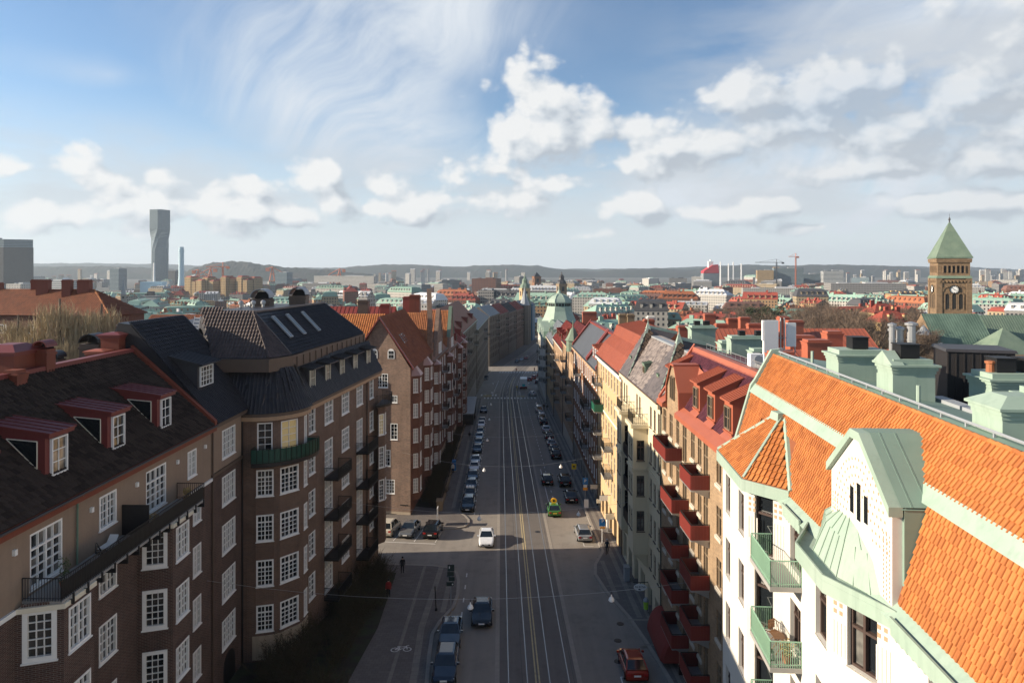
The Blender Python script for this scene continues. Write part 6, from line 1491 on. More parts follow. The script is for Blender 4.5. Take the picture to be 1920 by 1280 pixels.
 R, F, Y = row_house('bay_row_house', 'dark red brick house with pale-windowed bays below a red roof', LXf, -1, 152, 174, 11.2, (8.2,4.8,1.4,-2.0,-5.4), 6, 1.2, 2.0, 'far', 'brick_red', 'tin_red', 15.6, 5, base=-7, basem='stone_pale', bal=((2,0),(2,1),(2,2)), dorm=2, **brick)
 cbay(R, F, 2.2, 5.4, 10.6, 12.0, lv=(7.4,4.0,.6,-2.8,-6.0), st_='far'); cbay(R, F, 13, 16.5, 10.6, 12.0, lv=(7.4,4.0,.6,-2.8,-6.0), st_='far')
 gx = lambda y: -13+.0254*(y-174)
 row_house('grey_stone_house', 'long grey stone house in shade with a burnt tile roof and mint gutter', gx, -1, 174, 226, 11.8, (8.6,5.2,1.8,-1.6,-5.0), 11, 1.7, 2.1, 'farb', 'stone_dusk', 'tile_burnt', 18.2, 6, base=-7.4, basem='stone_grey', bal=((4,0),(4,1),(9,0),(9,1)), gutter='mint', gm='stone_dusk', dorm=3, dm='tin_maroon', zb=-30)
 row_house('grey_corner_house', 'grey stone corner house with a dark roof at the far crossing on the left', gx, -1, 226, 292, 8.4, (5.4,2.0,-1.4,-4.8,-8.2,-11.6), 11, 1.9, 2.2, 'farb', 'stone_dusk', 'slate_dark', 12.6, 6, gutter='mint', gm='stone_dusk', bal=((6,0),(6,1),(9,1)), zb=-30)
 # beyond the far crossing the street bends right
 def fx(y): return -10.3+.155*(y-312)
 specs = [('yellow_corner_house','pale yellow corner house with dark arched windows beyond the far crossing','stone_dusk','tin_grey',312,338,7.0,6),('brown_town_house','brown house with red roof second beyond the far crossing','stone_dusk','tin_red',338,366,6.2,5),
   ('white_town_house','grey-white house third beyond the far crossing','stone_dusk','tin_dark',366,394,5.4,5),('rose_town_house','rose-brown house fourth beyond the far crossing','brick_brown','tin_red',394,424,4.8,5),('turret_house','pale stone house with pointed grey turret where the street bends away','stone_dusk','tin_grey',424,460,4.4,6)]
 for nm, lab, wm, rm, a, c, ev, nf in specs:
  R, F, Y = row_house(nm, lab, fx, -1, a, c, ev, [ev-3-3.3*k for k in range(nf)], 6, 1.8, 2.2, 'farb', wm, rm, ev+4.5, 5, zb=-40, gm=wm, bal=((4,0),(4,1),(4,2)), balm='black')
  if 'turret' in nm:
   for t, (y, r_, hh) in enumerate(((428, 3.0, 11), (440, 2.4, 7))):
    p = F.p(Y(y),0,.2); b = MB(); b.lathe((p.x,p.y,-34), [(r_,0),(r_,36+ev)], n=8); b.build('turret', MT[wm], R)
    b = MB(); b.lathe((p.x,p.y,ev+2), [(r_+.3,0),(r_*.55,hh*.4),(.15,hh),(.05,hh+2)] if t == 0 else [(r_+.3,0),(r_*.95,hh*.25),(r_*.4,hh*.6),(.1,hh)], n=8); b.build('turret_roof', MT['tin_grey' if t == 0 else 'copper'], R)
 def fx2(y): return 14+.16*(y-312)
 for nm, lab, wm, rm, a, c, ev in (('tan_town_house','tan house across the far crossing on the right, mostly behind the domed house','plaster_ochre','copper',314,350,2.5),('red_town_house','red-brown house far along the bend on the right','brick_orange','tin_red',350,390,1.5),('blue_wrapped_house','house wrapped in blue scaffold sheeting where the street bends','scaffold_blue','tin_grey',460,475,5)):
  if nm == 'blue_wrapped_house':
   m_('scaffold_blue', plain, (.03,.13,.22), .6, .15, .6)
   row_house(nm, lab, lambda y: 13.5+.155*(y-460), -1, a, c, ev, (), 1, 1, 1, 'farg', wm, rm, ev+3, 5, zb=-40, gm=wm)
  else: row_house(nm, lab, fx2, 1, a, c, ev, [ev-3-3.4*k for k in range(4)], 8, 1.3, 2.0, 'farg', wm, rm, ev+4.5, 5, zb=-40, gm=wm)
rows_right(); rows_left()
# ------------------------------------------------------------ the city beyond
def winwall(name, c, wx=3.0, wz=3.3, fx=.42, fz=.5, dark=(.03,.035,.04)):
 N = NT(name); uv = N.n('UVMap').outputs[0]; s = N.n('SeparateXYZ'); N.l(uv, s.inputs[0]); tc = N.n('TexCoord').outputs['Object']
 def inb(o, p, f):
  a = N.math('FRACT', N.math('DIVIDE', o, p)); return N.math('LESS_THAN', N.math('ABSOLUTE', N.math('SUBTRACT', a, .5)), f/2)
 m = N.math('MULTIPLY', inb(s.outputs[0], wx, fx), inb(s.outputs[1], wz, fz))
 nz = N.n('NewGeometry'); sn = N.n('SeparateXYZ'); N.l(nz.outputs['Normal'], sn.inputs[0])
 m = N.math('MULTIPLY', m, N.math('LESS_THAN', N.math('ABSOLUTE', sn.outputs[2]), .3))
 k = N.math('ADD', N.rng(N.n('ObjectInfo').outputs['Random'], 0, 1, .75, 1.2), N.math('MULTIPLY', N.math('SUBTRACT', N.noise(tc, .15, 4), .5), .4)); cc = N.n('CombineColor'); [N.l(k, cc.inputs[i]) for i in range(3)]
 N.col(N.mix(m, N.mix(1.0, c, cc.outputs[0], 'MULTIPLY'), dark)); N.set(rough=N.rng(m, 0, 1, .85, .2), spec=.4); return N.m
CW = {'white': winwall('city_white', (.40,.38,.345)), 'cream': winwall('city_cream', (.33,.26,.165)), 'ochre': winwall('city_ochre', (.27,.17,.09)), 'brick': winwall('city_brick', (.16,.066,.04)), 'grey': winwall('city_grey', (.22,.21,.2), 2.6, 3.5, .6, .5),
 'glass': winwall('city_glass', (.17,.21,.23), 1.6, 3.6, .8, .62, (.05,.075,.085)), 'stripe': winwall('city_stripe', (.42,.42,.41), 60, 3.5, 1.1, .5, (.06,.08,.09)), 'fins': winwall('city_fins', (.12,.105,.09), 1.5, 3.9, .5, 1.1, (.02,.022,.025)), 'yellow': winwall('city_yellow', (.38,.265,.13), 3.2, 3.0, .5, .5, (.1,.07,.045))}
for k, c in (('r_mint', (.25,.38,.305)), ('r_mint2', (.16,.26,.205)), ('r_red', (.25,.05,.03)), ('r_orange', (.28,.09,.035)), ('r_dark', (.06,.06,.065)), ('r_grey', (.30,.31,.32)), ('r_white', (.5,.51,.52)), ('r_brown', (.16,.08,.06))): m_(k, plain, c, .7, .15, .12, objvar=.2, dirt=.3, dirtc=tuple(q*.6 for q in c))
def cblock(x, y, w, d, rz, z0, h, rh, wall, roof, kind='hip', chim=0, seed=0):
 """a far building in one mesh: walls, roof, dormers or stacks"""
 b = MB(); r = random.Random(seed); a = V((math.cos(rz), math.sin(rz), 0)); n = V((-a.y, a.x, 0)); c = V((x, y, 0))
 P = lambda u, v, z: tuple(c+a*u*w/2+n*v*d/2+V((0,0,z)))
 zt = z0+h; Q = [(-1,-1),(1,-1),(1,1),(-1,1)]
 for k in range(4): p, q = Q[k], Q[(k+1)%4]; b.add([P(*p,z0), P(*q,z0), P(*q,zt), P(*p,zt)], 0)
 if kind == 'flat':
  b.add([P(*q,zt) for q in Q], 1); b.obox((x+a.x*w*.15, y+a.y*w*.15), rz, w*.3, d*.4, zt, zt+2.6, 1); b.obox((x-a.x*w*.3, y-a.y*w*.3), rz, w*.12, d*.3, zt, zt+1.8, 1)
  for k in range(4): p, q = Q[k], Q[(k+1)%4]; b.hexa([P(*p,zt-.2),P(*q,zt-.2),P(q[0]*.985,q[1]*.97,zt-.2),P(p[0]*.985,p[1]*.97,zt-.2),P(*p,zt+.7),P(*q,zt+.7),P(q[0]*.985,q[1]*.97,zt+.7),P(p[0]*.985,p[1]*.97,zt+.7)], 0)
 else:
  o = 1.04; hipk = 1-d/w*.9 if kind == 'hip' else (1.0 if kind == 'gable' else .82); E = [P(q[0]*o,q[1]*o,zt) for q in Q]
  if kind == 'mansard':
   T = [P(q[0]*.88,q[1]*.68,zt+rh*.8) for q in Q]
   for k in range(4): b.add([E[k],E[(k+1)%4],T[(k+1)%4],T[k]], 1)
   b.add([T[0],T[1],P(.7,0,zt+rh),P(-.7,0,zt+rh)],1); b.add([T[1],T[2],P(.7,0,zt+rh)],1); b.add([T[2],T[3],P(-.7,0,zt+rh),P(.7,0,zt+rh)],1); b.add([T[3],T[0],P(-.7,0,zt+rh)],1)
  else:
   A, Bq = P(-hipk,0,zt+rh), P(hipk,0,zt+rh); b.add([E[0],E[1],Bq,A],1); b.add([E[1],E[2],Bq],1 if kind == 'hip' else 0); b.add([E[2],E[3],A,Bq],1); b.add([E[3],E[0],A],1 if kind == 'hip' else 0)
  k = max(2, int(w/6))
  for i in range(k):
   for v in (-1, 1):
    u = -0.85+1.7*(i+.5)/k; p = V(P(u, v*.8, zt)); b.obox((p.x,p.y), rz, 1.6, d*.12, zt+.3, zt+rh*.45+1.2, 0); b.obox((p.x,p.y), rz, 2.0, d*.15, zt+rh*.45+1.2, zt+rh*.45+1.6, 1)
 for i in range(chim):
  p = V(P(r.uniform(-.75,.75), r.uniform(-.25,.25), 0)); b.obox((p.x,p.y), rz, r.uniform(1.2,2.6), r.uniform(1,1.6), zt+rh*.4, zt+rh+r.uniform(1.0,2.2), 1)
 return b, [wall, roof]
def city():
 r = random.Random(5); occ = []
 styles = [('white','r_mint','white-walled city block with a pale mint copper roof'),('cream','r_mint','cream city block with a pale mint copper roof'),('white','r_mint2','white-walled city block with a darker green copper roof'),('white','r_white','white city block with a white sheet roof'),('cream','r_red','cream city block with a red roof'),('ochre','r_red','ochre city block with a red roof'),('brick','r_red','brick city block with a red roof'),
   ('brick','r_orange','brick city block with an orange roof'),('white','r_dark','white city block with a black roof'),('grey','r_dark','grey city block with a black roof'),('cream','r_grey','cream city block with a grey roof'),('grey','r_grey','grey city block with a grey roof'),('ochre','r_mint2','ochre city block with a green copper roof'),('grey','r_white','grey city block with a pale roof'),('brick','r_brown','brick city block with a brown roof'),('glass','r_grey','glass-fronted city block with a flat grey roof')]
 def free(x, y, rad): return all((x-a)**2+(y-c)**2 > (rad+e)**2 for a, c, e in occ)
 def street(x, y): s = 24+.16*(y-312) if y > 312 else 10; return abs(x-((.16*(y-312)) if y > 312 else 0)) < (34 if y < 520 else 14)
 def clear(x, y):      # the park and the river stay open
  px = 960+x/y*1290
  if 1360 < px < 1750 and 215 < y < 480: return False
  if 150 < px < 330 and 1350 < y < 1900: return False
  if px > 1690 and y < 330: return False
  if px < 290 and y < 330: return False
  if px > 1560 and 480 < y < 700 : return r.random() < .5
  return True
 near = []; n = 0
 def put(x, y, w, d, rz, zt, rh, sty, kind, ch):
  z0 = min(g(y), -14)-3; sd = r.randint(0, 9999)
  wl, rf, lab = sty; b, m = cblock(x, y, w, d, rz, z0, zt-z0, rh, CW[wl], MT[rf], kind, ch, sd)
  o = b.build('city_block', m); kw = {'hip':'hipped','flat':'flat','gable':'pitched','mansard':'mansard'}[kind]
  where = 'beyond the street' if y < 480 else ('in the middle distance' if y < 900 else ('far out' if y < 1700 else 'below the hills'))
  tag(o, f'{lab}, {kw}, {where}', 'building', f'{lab}s, {kw}, {where}'); occ.append((x, y, max(w, d)*.5))
 bands = [(330,480,36),(480,640,48),(640,860,58),(860,1200,58),(1200,1700,52),(1700,2600,44)]
 for y0, y1, cnt in bands:
  t = 0; k = 0
  while k < cnt and t < 4000:
   t += 1; y = math.sqrt(r.uniform(y0*y0, y1*y1)); x = r.uniform(-.77, .77)*y
   f = 1 if y < 700 else (1.25 if y < 1300 else 1.7)
   w, d = r.uniform(20,46)*f, r.uniform(12,18)*f
   if street(x, y) or not clear(x, y) or not free(x, y, w*.42): continue
   px = 960+x/y*1290; zt = r.uniform(-11,-2) if y < 900 else r.uniform(-16,0)
   if y > 1700: zt = r.uniform(-16, 8)
   if px < 560 and y < 1200: zt -= 8
   redzone = 1150 < px < 1700 and y < 900 or 560 < px < 800 and y < 520
   pool = [4,5,6,7,14,0] if redzone and r.random() < .6 else ([0,1,2,3,12,0,2] if r.random() < .55 else list(range(len(styles))))
   if y > 1200: pool = [3,8,9,10,11,13,15,0,4,14]
   sty = styles[r.choice(pool)]; kind = 'flat' if sty[0] == 'glass' or (y > 1100 and r.random() < .6) else r.choice(['hip','mansard','gable','hip','mansard'])
   put(x, y, w, d, r.choice([-.25,-.4,-1.3,.5,-.7])+r.uniform(-.06,.06), zt, r.uniform(3.5,6.5)*min(f,1.3), sty, kind, 0 if kind == 'flat' else r.randint(1,4)); k += 1
def fillers():
 r = random.Random(77); T = MB(); ws = list(CW)[:5]; rs = ['r_mint','r_red','r_dark','r_grey','r_white','r_brown','r_orange','r_mint2']; mats = [CW[k] for k in ws]+[MT[k] for k in rs]
 for i in range(620):
  y = 520+2100*r.random()**1.3; x = r.uniform(-.78,.78)*y; px = 960+x/y*1290
  if 150 < px < 330 and 1300 < y < 1950 or abs(x-.16*(y-312)) < 16: continue
  w = r.uniform(9,22)*(1 if y < 1200 else 1.5); zt = r.uniform(-19,-8) if y < 1300 else r.uniform(-20,-4)
  b, _ = cblock(x, y, w, w*r.uniform(.5,.9), r.uniform(-.8,.8), -30, zt+30, r.uniform(2.5,4.5), None, None, r.choice(['hip','gable','gable','flat','mansard']), r.randint(0,2), i)
  o = len(T.v); wi = r.randrange(5); ri = 5+r.choice([0,0,1,1,2,3,4,5,6,7]); T.v += b.v; T.f += [tuple(o+k for k in f) for f in b.f]; T.m += [ri if m else wi for m in b.m]
 tag(T.build('distant_houses', mats), kind='stuff')
def landmark(name, label, cat, at): return empty(name, at, label, cat)
def at(px, y): return (px-960)/1290*y
def zz(py, y): return 28-(py-507)/1290*y
def landmarks():
 # twisted skyscraper
 e = landmark('skyscraper', 'tall slim grey skyscraper with a twisted waist on the left skyline', 'skyscraper', (at(300,2300),2300,-27))
 b = MB(); c = (at(300,2300), 2300); ztop = zz(394,2300); zs = [-27, zz(470,2300), zz(448,2300), zz(432,2300), ztop]; ang = [.5, .5, .85, 1.25, 1.25]; s = [24,24,21,25,25]; L = []
 for i in range(25):
  t = i/24; z = -27+(ztop+27)*t
  k = next(j for j in range(4) if z <= zs[j+1]+.01); f = (z-zs[k])/(zs[k+1]-zs[k]); a = ang[k]+(ang[k+1]-ang[k])*f; q = s[k]+(s[k+1]-s[k])*f
  L.append([(c[0]+q*1.25*math.cos(a+PI/4+PI/2*j+dj), c[1]+q*1.25*math.sin(a+PI/4+PI/2*j+dj), z) for j in range(4) for dj in (-.22,.22)])
 for p, q in zip(L, L[1:]):
  for j in range(8): b.add([p[j], p[(j+1)%8], q[(j+1)%8], q[j]])
 b.add(L[-1]); b.build('facade', CW['glass'], e)
 # dark slab tower at the left edge
 e = landmark('slab_tower', 'broad dark office tower with vertical fins and a glazed top at the left edge', 'office tower', (at(10,1500),1500,-27)); x0, x1 = at(-70,1500), at(57,1500)
 b = MB(); b.hexa([(x0,1500,-27),(x1-50,1488,-27),(x1,1510,-27),(x0+40,1540,-27)]+[(x0,1500,zz(464,1500)),(x1-50,1488,zz(464,1500)),(x1,1510,zz(464,1500)),(x0+40,1540,zz(464,1500))]); b.build('facade', CW['fins'], e)
 b = MB(); b.hexa([(p[0]*1.0,p[1],zz(464,1500)+.1) for p in ((x0,1501,0),(x1-50,1489.5,0),(x1-1,1510,0),(x0+40,1539,0))]+[(p[0],p[1],zz(449,1500)) for p in ((x0,1501,0),(x1-50,1489.5,0),(x1-1,1510,0),(x0+40,1539,0))]); b.box(x1-95,1505,zz(449,1500),x1-70,1512,zz(446,1500)); b.build('crown', CW['glass'], e)
 # pale blue chimney
 c = (at(340,1700), 1700, -27); b = MB(); H = zz(463,1700)+27; b.lathe(c, [(11,0),(8,18),(6.4,40),(5.8,H*.9),(6.6,H*.9+.1),(6.6,H*.95),(5.6,H*.951),(5.6,H)], n=14)
 for k in range(7): b.lathe((c[0],c[1],c[2]+H*(.66+k*.045)), [(6.0,0),(7.0,1.2),(6.0,2.4)], n=14)
 m_('pale_blue', plain, (.42,.56,.62), .6, .08, .05); tag(b.build('power_chimney', MT['pale_blue']), 'tall pale blue tapering chimney with ringed top on the left skyline', 'chimney')
 e = landmark('power_plant', 'pale blue power station with slim flue beside the twisted skyscraper', 'power station', (at(295,1650),1650,-27)); b = MB(); b.obox((at(288,1650),1650), .1, 50, 30, -27, zz(528,1650)); b.obox((at(306,1650),1640), .1, 30, 26, -27, zz(533,1650)); b.build('hall', MT['pale_blue'], e); b = MB(); b.lathe((at(291,1650),1645,-20), [(3,0),(2,zz(493,1650)+20)], n=8); b.build('flue', MT['white'], e)
 # dockyard cranes
 m_('crane_orange', plain, (.55,.15,.06), .6, .1, .05)
 def dock(label, px, y, k, flip):
  x = at(px, y); b = MB(); T = lambda pts, rr=1.7: b.tube([(x+a*k, y, -27+c*k) for a, c in pts], rr, 0, 5)
  T([(-12,0),(-5,42),(0,62)]); T([(10,0),(3,42),(0,62)]); T([(-5,42),(3,42)]); T([(0,62),(flip*34,44),(flip*60,14)], 1.3); T([(3,42),(flip*34,38)], 1.1); T([(-flip*8,52),(-flip*20,58),(0,62)], 1.6); T([(-9,22),(7,22)])
  b.obox((x-flip*14*k, y), 0, 10*k, 6, -27+50*k, -27+60*k); tag(b.build('dock_crane', MT['crane_orange']), label, 'crane', 'dockyard cranes')
 dock('orange dockyard crane rising behind the yellow apartment blocks, left of the two crossing jibs', 372, 2000, .92, 1); dock('orange dockyard crane behind the yellow apartment blocks, right of the two crossing jibs', 395, 2050, 1.0, -1); dock('orange dockyard crane standing alone left of the green glass block', 511, 2100, 1.05, 1); dock('orange dockyard crane above the long white block', 637, 2300, .98, -1)
 # yellow apartment blocks
 e = landmark('yellow_blocks', 'stepped row of tall yellow apartment blocks with red roof caps by the river', 'apartment building', (at(420,1250),1250,-27)); rr = random.Random(2); px = 354
 while px < 482:
  w = rr.uniform(9,14); y = 1250+rr.uniform(-14,14); zt = zz(rr.uniform(519,530),y); b = MB(); b.obox((at(px+w/2,y),y), -.32, w/1290*y, 24, -27, zt); b.build('block', CW['yellow'], e); b = MB(); b.obox((at(px+w/2,y),y), -.32, w/1290*y*.9, 20, zt, zt+2.4, t=.8); b.build('roof_cap', MT['r_red'], e); px += w*.93
 # white block with a red crown
 e = landmark('lipstick_tower', 'white striped high-rise with a slanted red top on the right skyline', 'office tower', (at(1333,2100),2100,-27)); x0, x1 = at(1319,2100), at(1348,2100); z1, z2 = zz(512,2100), zz(497,2100)
 b = MB(); b.box(x0,2100,-27,x1,2130,z1); b.build('facade', CW['stripe'], e)
 b = MB(); b.ext([(x0,2099.5,z1),(x1,2099.5,z1),(x1-2,2099.5,z2+2),(x0+28,2099.5,z2),(x0+1,2099.5,z1+6)], (0,31,0)); m_('bright_red', plain, (.55,.03,.035), .5, .05, .05); b.build('red_crown', MT['bright_red'], e)
 b = MB(); b.obox((at(1334,2100),2112), 0, 15, 12, z1, zz(490,2100)); b.lathe((at(1334,2100),2112,zz(490,2100)), [(3,0),(3,5),(.5,6)], n=8); b.build('top_house', MT['white'], e)
 for i, px in enumerate((1351,1366,1375,1390)):
  b = MB(); b.lathe((at(px,2000),2000,-27), [(2.6,0),(1.6,zz(491+i%2*3,2000)+27)], n=6); tag(b.build('bridge_pylon', MT['white']), ['white pylon beside the red-topped tower','second white pylon right of the red-topped tower','third white pylon right of the red-topped tower','fourth white pylon right of the red-topped tower'][i], 'pylon', 'white pylons')
 def simple(name, label, px0, px1, py, y, dep, wall, roof='r_grey', cat='office building', rz=-.22, rh=0, kind='flat'):
  w = (px1-px0)/1290*y; b, m = cblock(at((px0+px1)/2,y), y+dep/2, w, dep, rz, -30, zz(py,y)+30, rh, CW[wall], MT[roof], kind, 0, 1); tag(b.build(name, m), label, cat)
 simple('glass_tower', 'glass office block with a stepped top under the tower cranes', 1456, 1508, 503, 1900, 40, 'glass'); simple('glass_tower', 'lower grey glass block right of the stepped one', 1505, 1540, 514, 1950, 40, 'glass')
 simple('glass_tower', 'striped glass block standing alone right of the cranes', 1548, 1583, 508, 1850, 36, 'stripe'); simple('glass_tower', 'sand-coloured block under construction left of the glass offices', 1423, 1452, 507, 1900, 30, 'yellow'); simple('glass_tower', 'slim sand-coloured tower behind the sandy block', 1452, 1462, 501, 1930, 18, 'yellow')
 simple('long_block', 'long white apartment slab on the far river bank', 585, 707, 518, 1800, 24, 'white'); simple('long_block', 'green glass block beside the lone dockyard crane', 517, 541, 511, 1900, 30, 'glass'); simple('dark_tower', 'dark cube-shaped office block left of the twisted skyscraper', 206, 226, 504, 1900, 30, 'glass'); simple('dark_tower', 'dark block right of the twisted skyscraper', 316, 331, 508, 2250, 30, 'fins')
 simple('quay_office', 'pale striped offices left of the church spire', 58, 128, 527, 1200, 40, 'stripe'); simple('quay_office', 'low pale offices with many windows at the left edge', 12, 45, 533, 1050, 30, 'white')
 simple('station_hall', 'long white hall with rows of dark windows', 1400, 1520, 541, 1150, 30, 'white', 'r_white', 'hall'); simple('wide_roof_hall', 'wide low grey hall far right beyond the park', 1570, 1700, 532, 1250, 60, 'grey', 'r_grey', 'hall'); simple('wide_roof_hall', 'wide yellow-walled hall beside the church tower', 1690, 1745, 552, 800, 40, 'yellow', 'r_dark', 'hall', rh=5, kind='hip')
 simple('palace', 'pale palace with a dark mansard roof and dormers in front of the park', 1196, 1258, 583, 420, 18, 'white', 'r_dark', 'building', rh=7, kind='mansard'); simple('market_hall', 'white-blue vaulted market hall behind the mint dome', 1110, 1168, 570, 560, 22, 'white', 'r_white', 'hall', rh=5, kind='mansard')
 simple('white_house_block', 'small white gabled house beyond the red chimneys on the left', 675, 693, 556, 520, 14, 'white', 'r_white', 'house', rh=4, kind='gable'); simple('ferry_hall', 'long yellow quay building right of the white ferry', 297, 385, 566, 900, 30, 'yellow', 'r_brown', 'hall')
 simple('brick_high_rise', 'pair-like brick high-rise in the middle distance left of the green spire', 888, 935, 523, 1300, 40, 'brick', 'r_brown', 'apartment building'); simple('far_tower', 'small pale tower block on the far hill foot', 911, 919, 511, 2000, 16, 'white', 'r_white', 'tower block')
 simple('grey_block', 'grey ribbed office block in front of the tower blocks', 900, 930, 545, 800, 24, 'grey', 'r_grey', 'office building'); simple('yellow_manor', 'cream manor with a green domed roof in the city centre', 1500, 1556, 556, 700, 22, 'cream', 'r_dark', 'building', rh=8, kind='mansard')
 # tower cranes
 def tcrane(label, px, y, top, jib, col):
  x = at(px, y); z = zz(top, y); b = MB()
  for dx, dy in ((-1,-1),(1,-1),(1,1),(-1,1)): b.tube([(x+dx*1.2,y+dy*1.2,-27),(x+dx*1.2,y+dy*1.2,z)], .5, 0, 3, cap=False)
  for i in range(int((z+27)/6)): b.tube([(x-1.2,y-1.2,-27+6*i),(x+1.2,y-1.2,-21+6*i)], .3, 0, 3, cap=False)
  b.tube([(x-jib*.35,y,z),(x+jib,y,z)], 1.0, 0, 4); b.tube([(x,y,z),(x,y,z+9)], .8, 0, 4); b.tube([(x,y,z+9),(x+jib*.8,y,z+1)], .3, 0, 3); b.tube([(x,y,z+9),(x-jib*.3,y,z+1)], .3, 0, 3); b.obox((x-jib*.3,y), 0, 6, 3, z-4, z, 0)
  tag(b.build('tower_crane', MT[col]), label, 'crane', 'tower cranes')
 tcrane('dark tower crane above the sandy block', 1456, 1880, 492, -58, 'tin_dark'); tcrane('reddish tower crane above the stepped glass block', 1492, 1880, 481, -20, 'crane_orange'); tcrane('ochre tower crane above the yellow apartments', 418, 1400, 500, -34, 'crane_orange')
 # church towers of the centre
 def steeple(name, label, px, y, w, base, eave, tip, wall, roof, kind):
  x = at(px, y); z0, z1, z2 = -30, zz(eave, y), zz(tip, y); e = landmark(name, label, 'church tower', (x, y, -27))
  b = MB(); b.obox((x, y), .3, w, w, z0, z1); b.obox((x, y), .3, w*1.1, w*1.1, z1-1.6, z1); b.build('tower', MT[wall], e); h = z2-z1; r = w*.5
  for k in range(4):
   a = .3+k*PI/2; b = MB(); b.obox((x+math.cos(a)*w*.5, y+math.sin(a)*w*.5), a, .3, w*.35, z1-w*.9, z1-w*.35); b.build('opening', MT['black'], e)
  b = MB(); prof = [(r*1.3,0),(r*1.05,h*.2),(.1,h)] if kind == 'spire' else [(r*1.25,0),(r*1.2,h*.16),(r*.7,h*.34),(r*.62,h*.5),(r*.75,h*.52),(r*.45,h*.68),(r*.2,h*.74),(.15,h)]
  b.lathe((x,y,z1), prof, n=8 if kind != 'spire' else 4, a0=.3+PI/4); b.build('spire', MT[roof], e)
 steeple('church_tower', 'slim dark church spire in front of the river on the left', 232, 560, 3.6, 560, 552, 519, 'stone_grey', 'tin_grey', 'spire'); steeple('church_tower', 'yellow church tower with a green copper lantern left of the mint dome', 984, 640, 8.0, 552, 540, 514, 'plaster_ochre', 'copper', 'lantern'); steeple('church_tower', 'church tower with a dark lantern right above the mint dome', 1053, 720, 8.5, 545, 532, 509, 'stone_sand', 'tin_dark', 'lantern'); steeple('church_tower', 'red brick tower with a pointed cap among orange roofs in the centre', 1006, 1100, 11, 530, 518, 510, 'brick_orange', 'tin_dark', 'spire')
 # white ferry at the quay
 e = landmark('ferry', 'white ferry with a raked bow moored on the river at the left', 'ship', (at(268,950),950,-27)); x0, x1 = at(238,950), at(300,950); b = MB(); b.ext([(x0,945,-12),(x0+10,945,-27),(x1,945,-27),(x1,945,-12)], (0,18,0)); b.build('hull', MT['white'], e)
 b = MB(); b.ext([(x0+18,947,-12),(x1-4,947,-12),(x1-4,947,-7),(x0+22,947,-7)], (0,13,0)); b.ext([(x0+24,949,-7),(x1-20,949,-7),(x1-20,949,-4),(x0+26,949,-4)], (0,9,0)); b.build('deckhouse', CW['stripe'], e); b = MB(); b.box(x1-18,950,-7,x1-10,956,-1); b.build('funnel', MT['tin_dark'], e)
 # river
 N = NT('river'); N.col((.03,.05,.06)); N.set(rough=.12, spec=.5); N.bump(N.noise(N.n('TexCoord').outputs['Object'], .2, 3), .2, .3); b = MB(); b.add([(-3000,1330,-26.9),(-300,1420,-26.9),(200,2000,-26.9),(-200,2150,-26.9),(-900,1640,-26.9),(-3000,1600,-26.9)]); struct('river', b, N.m)
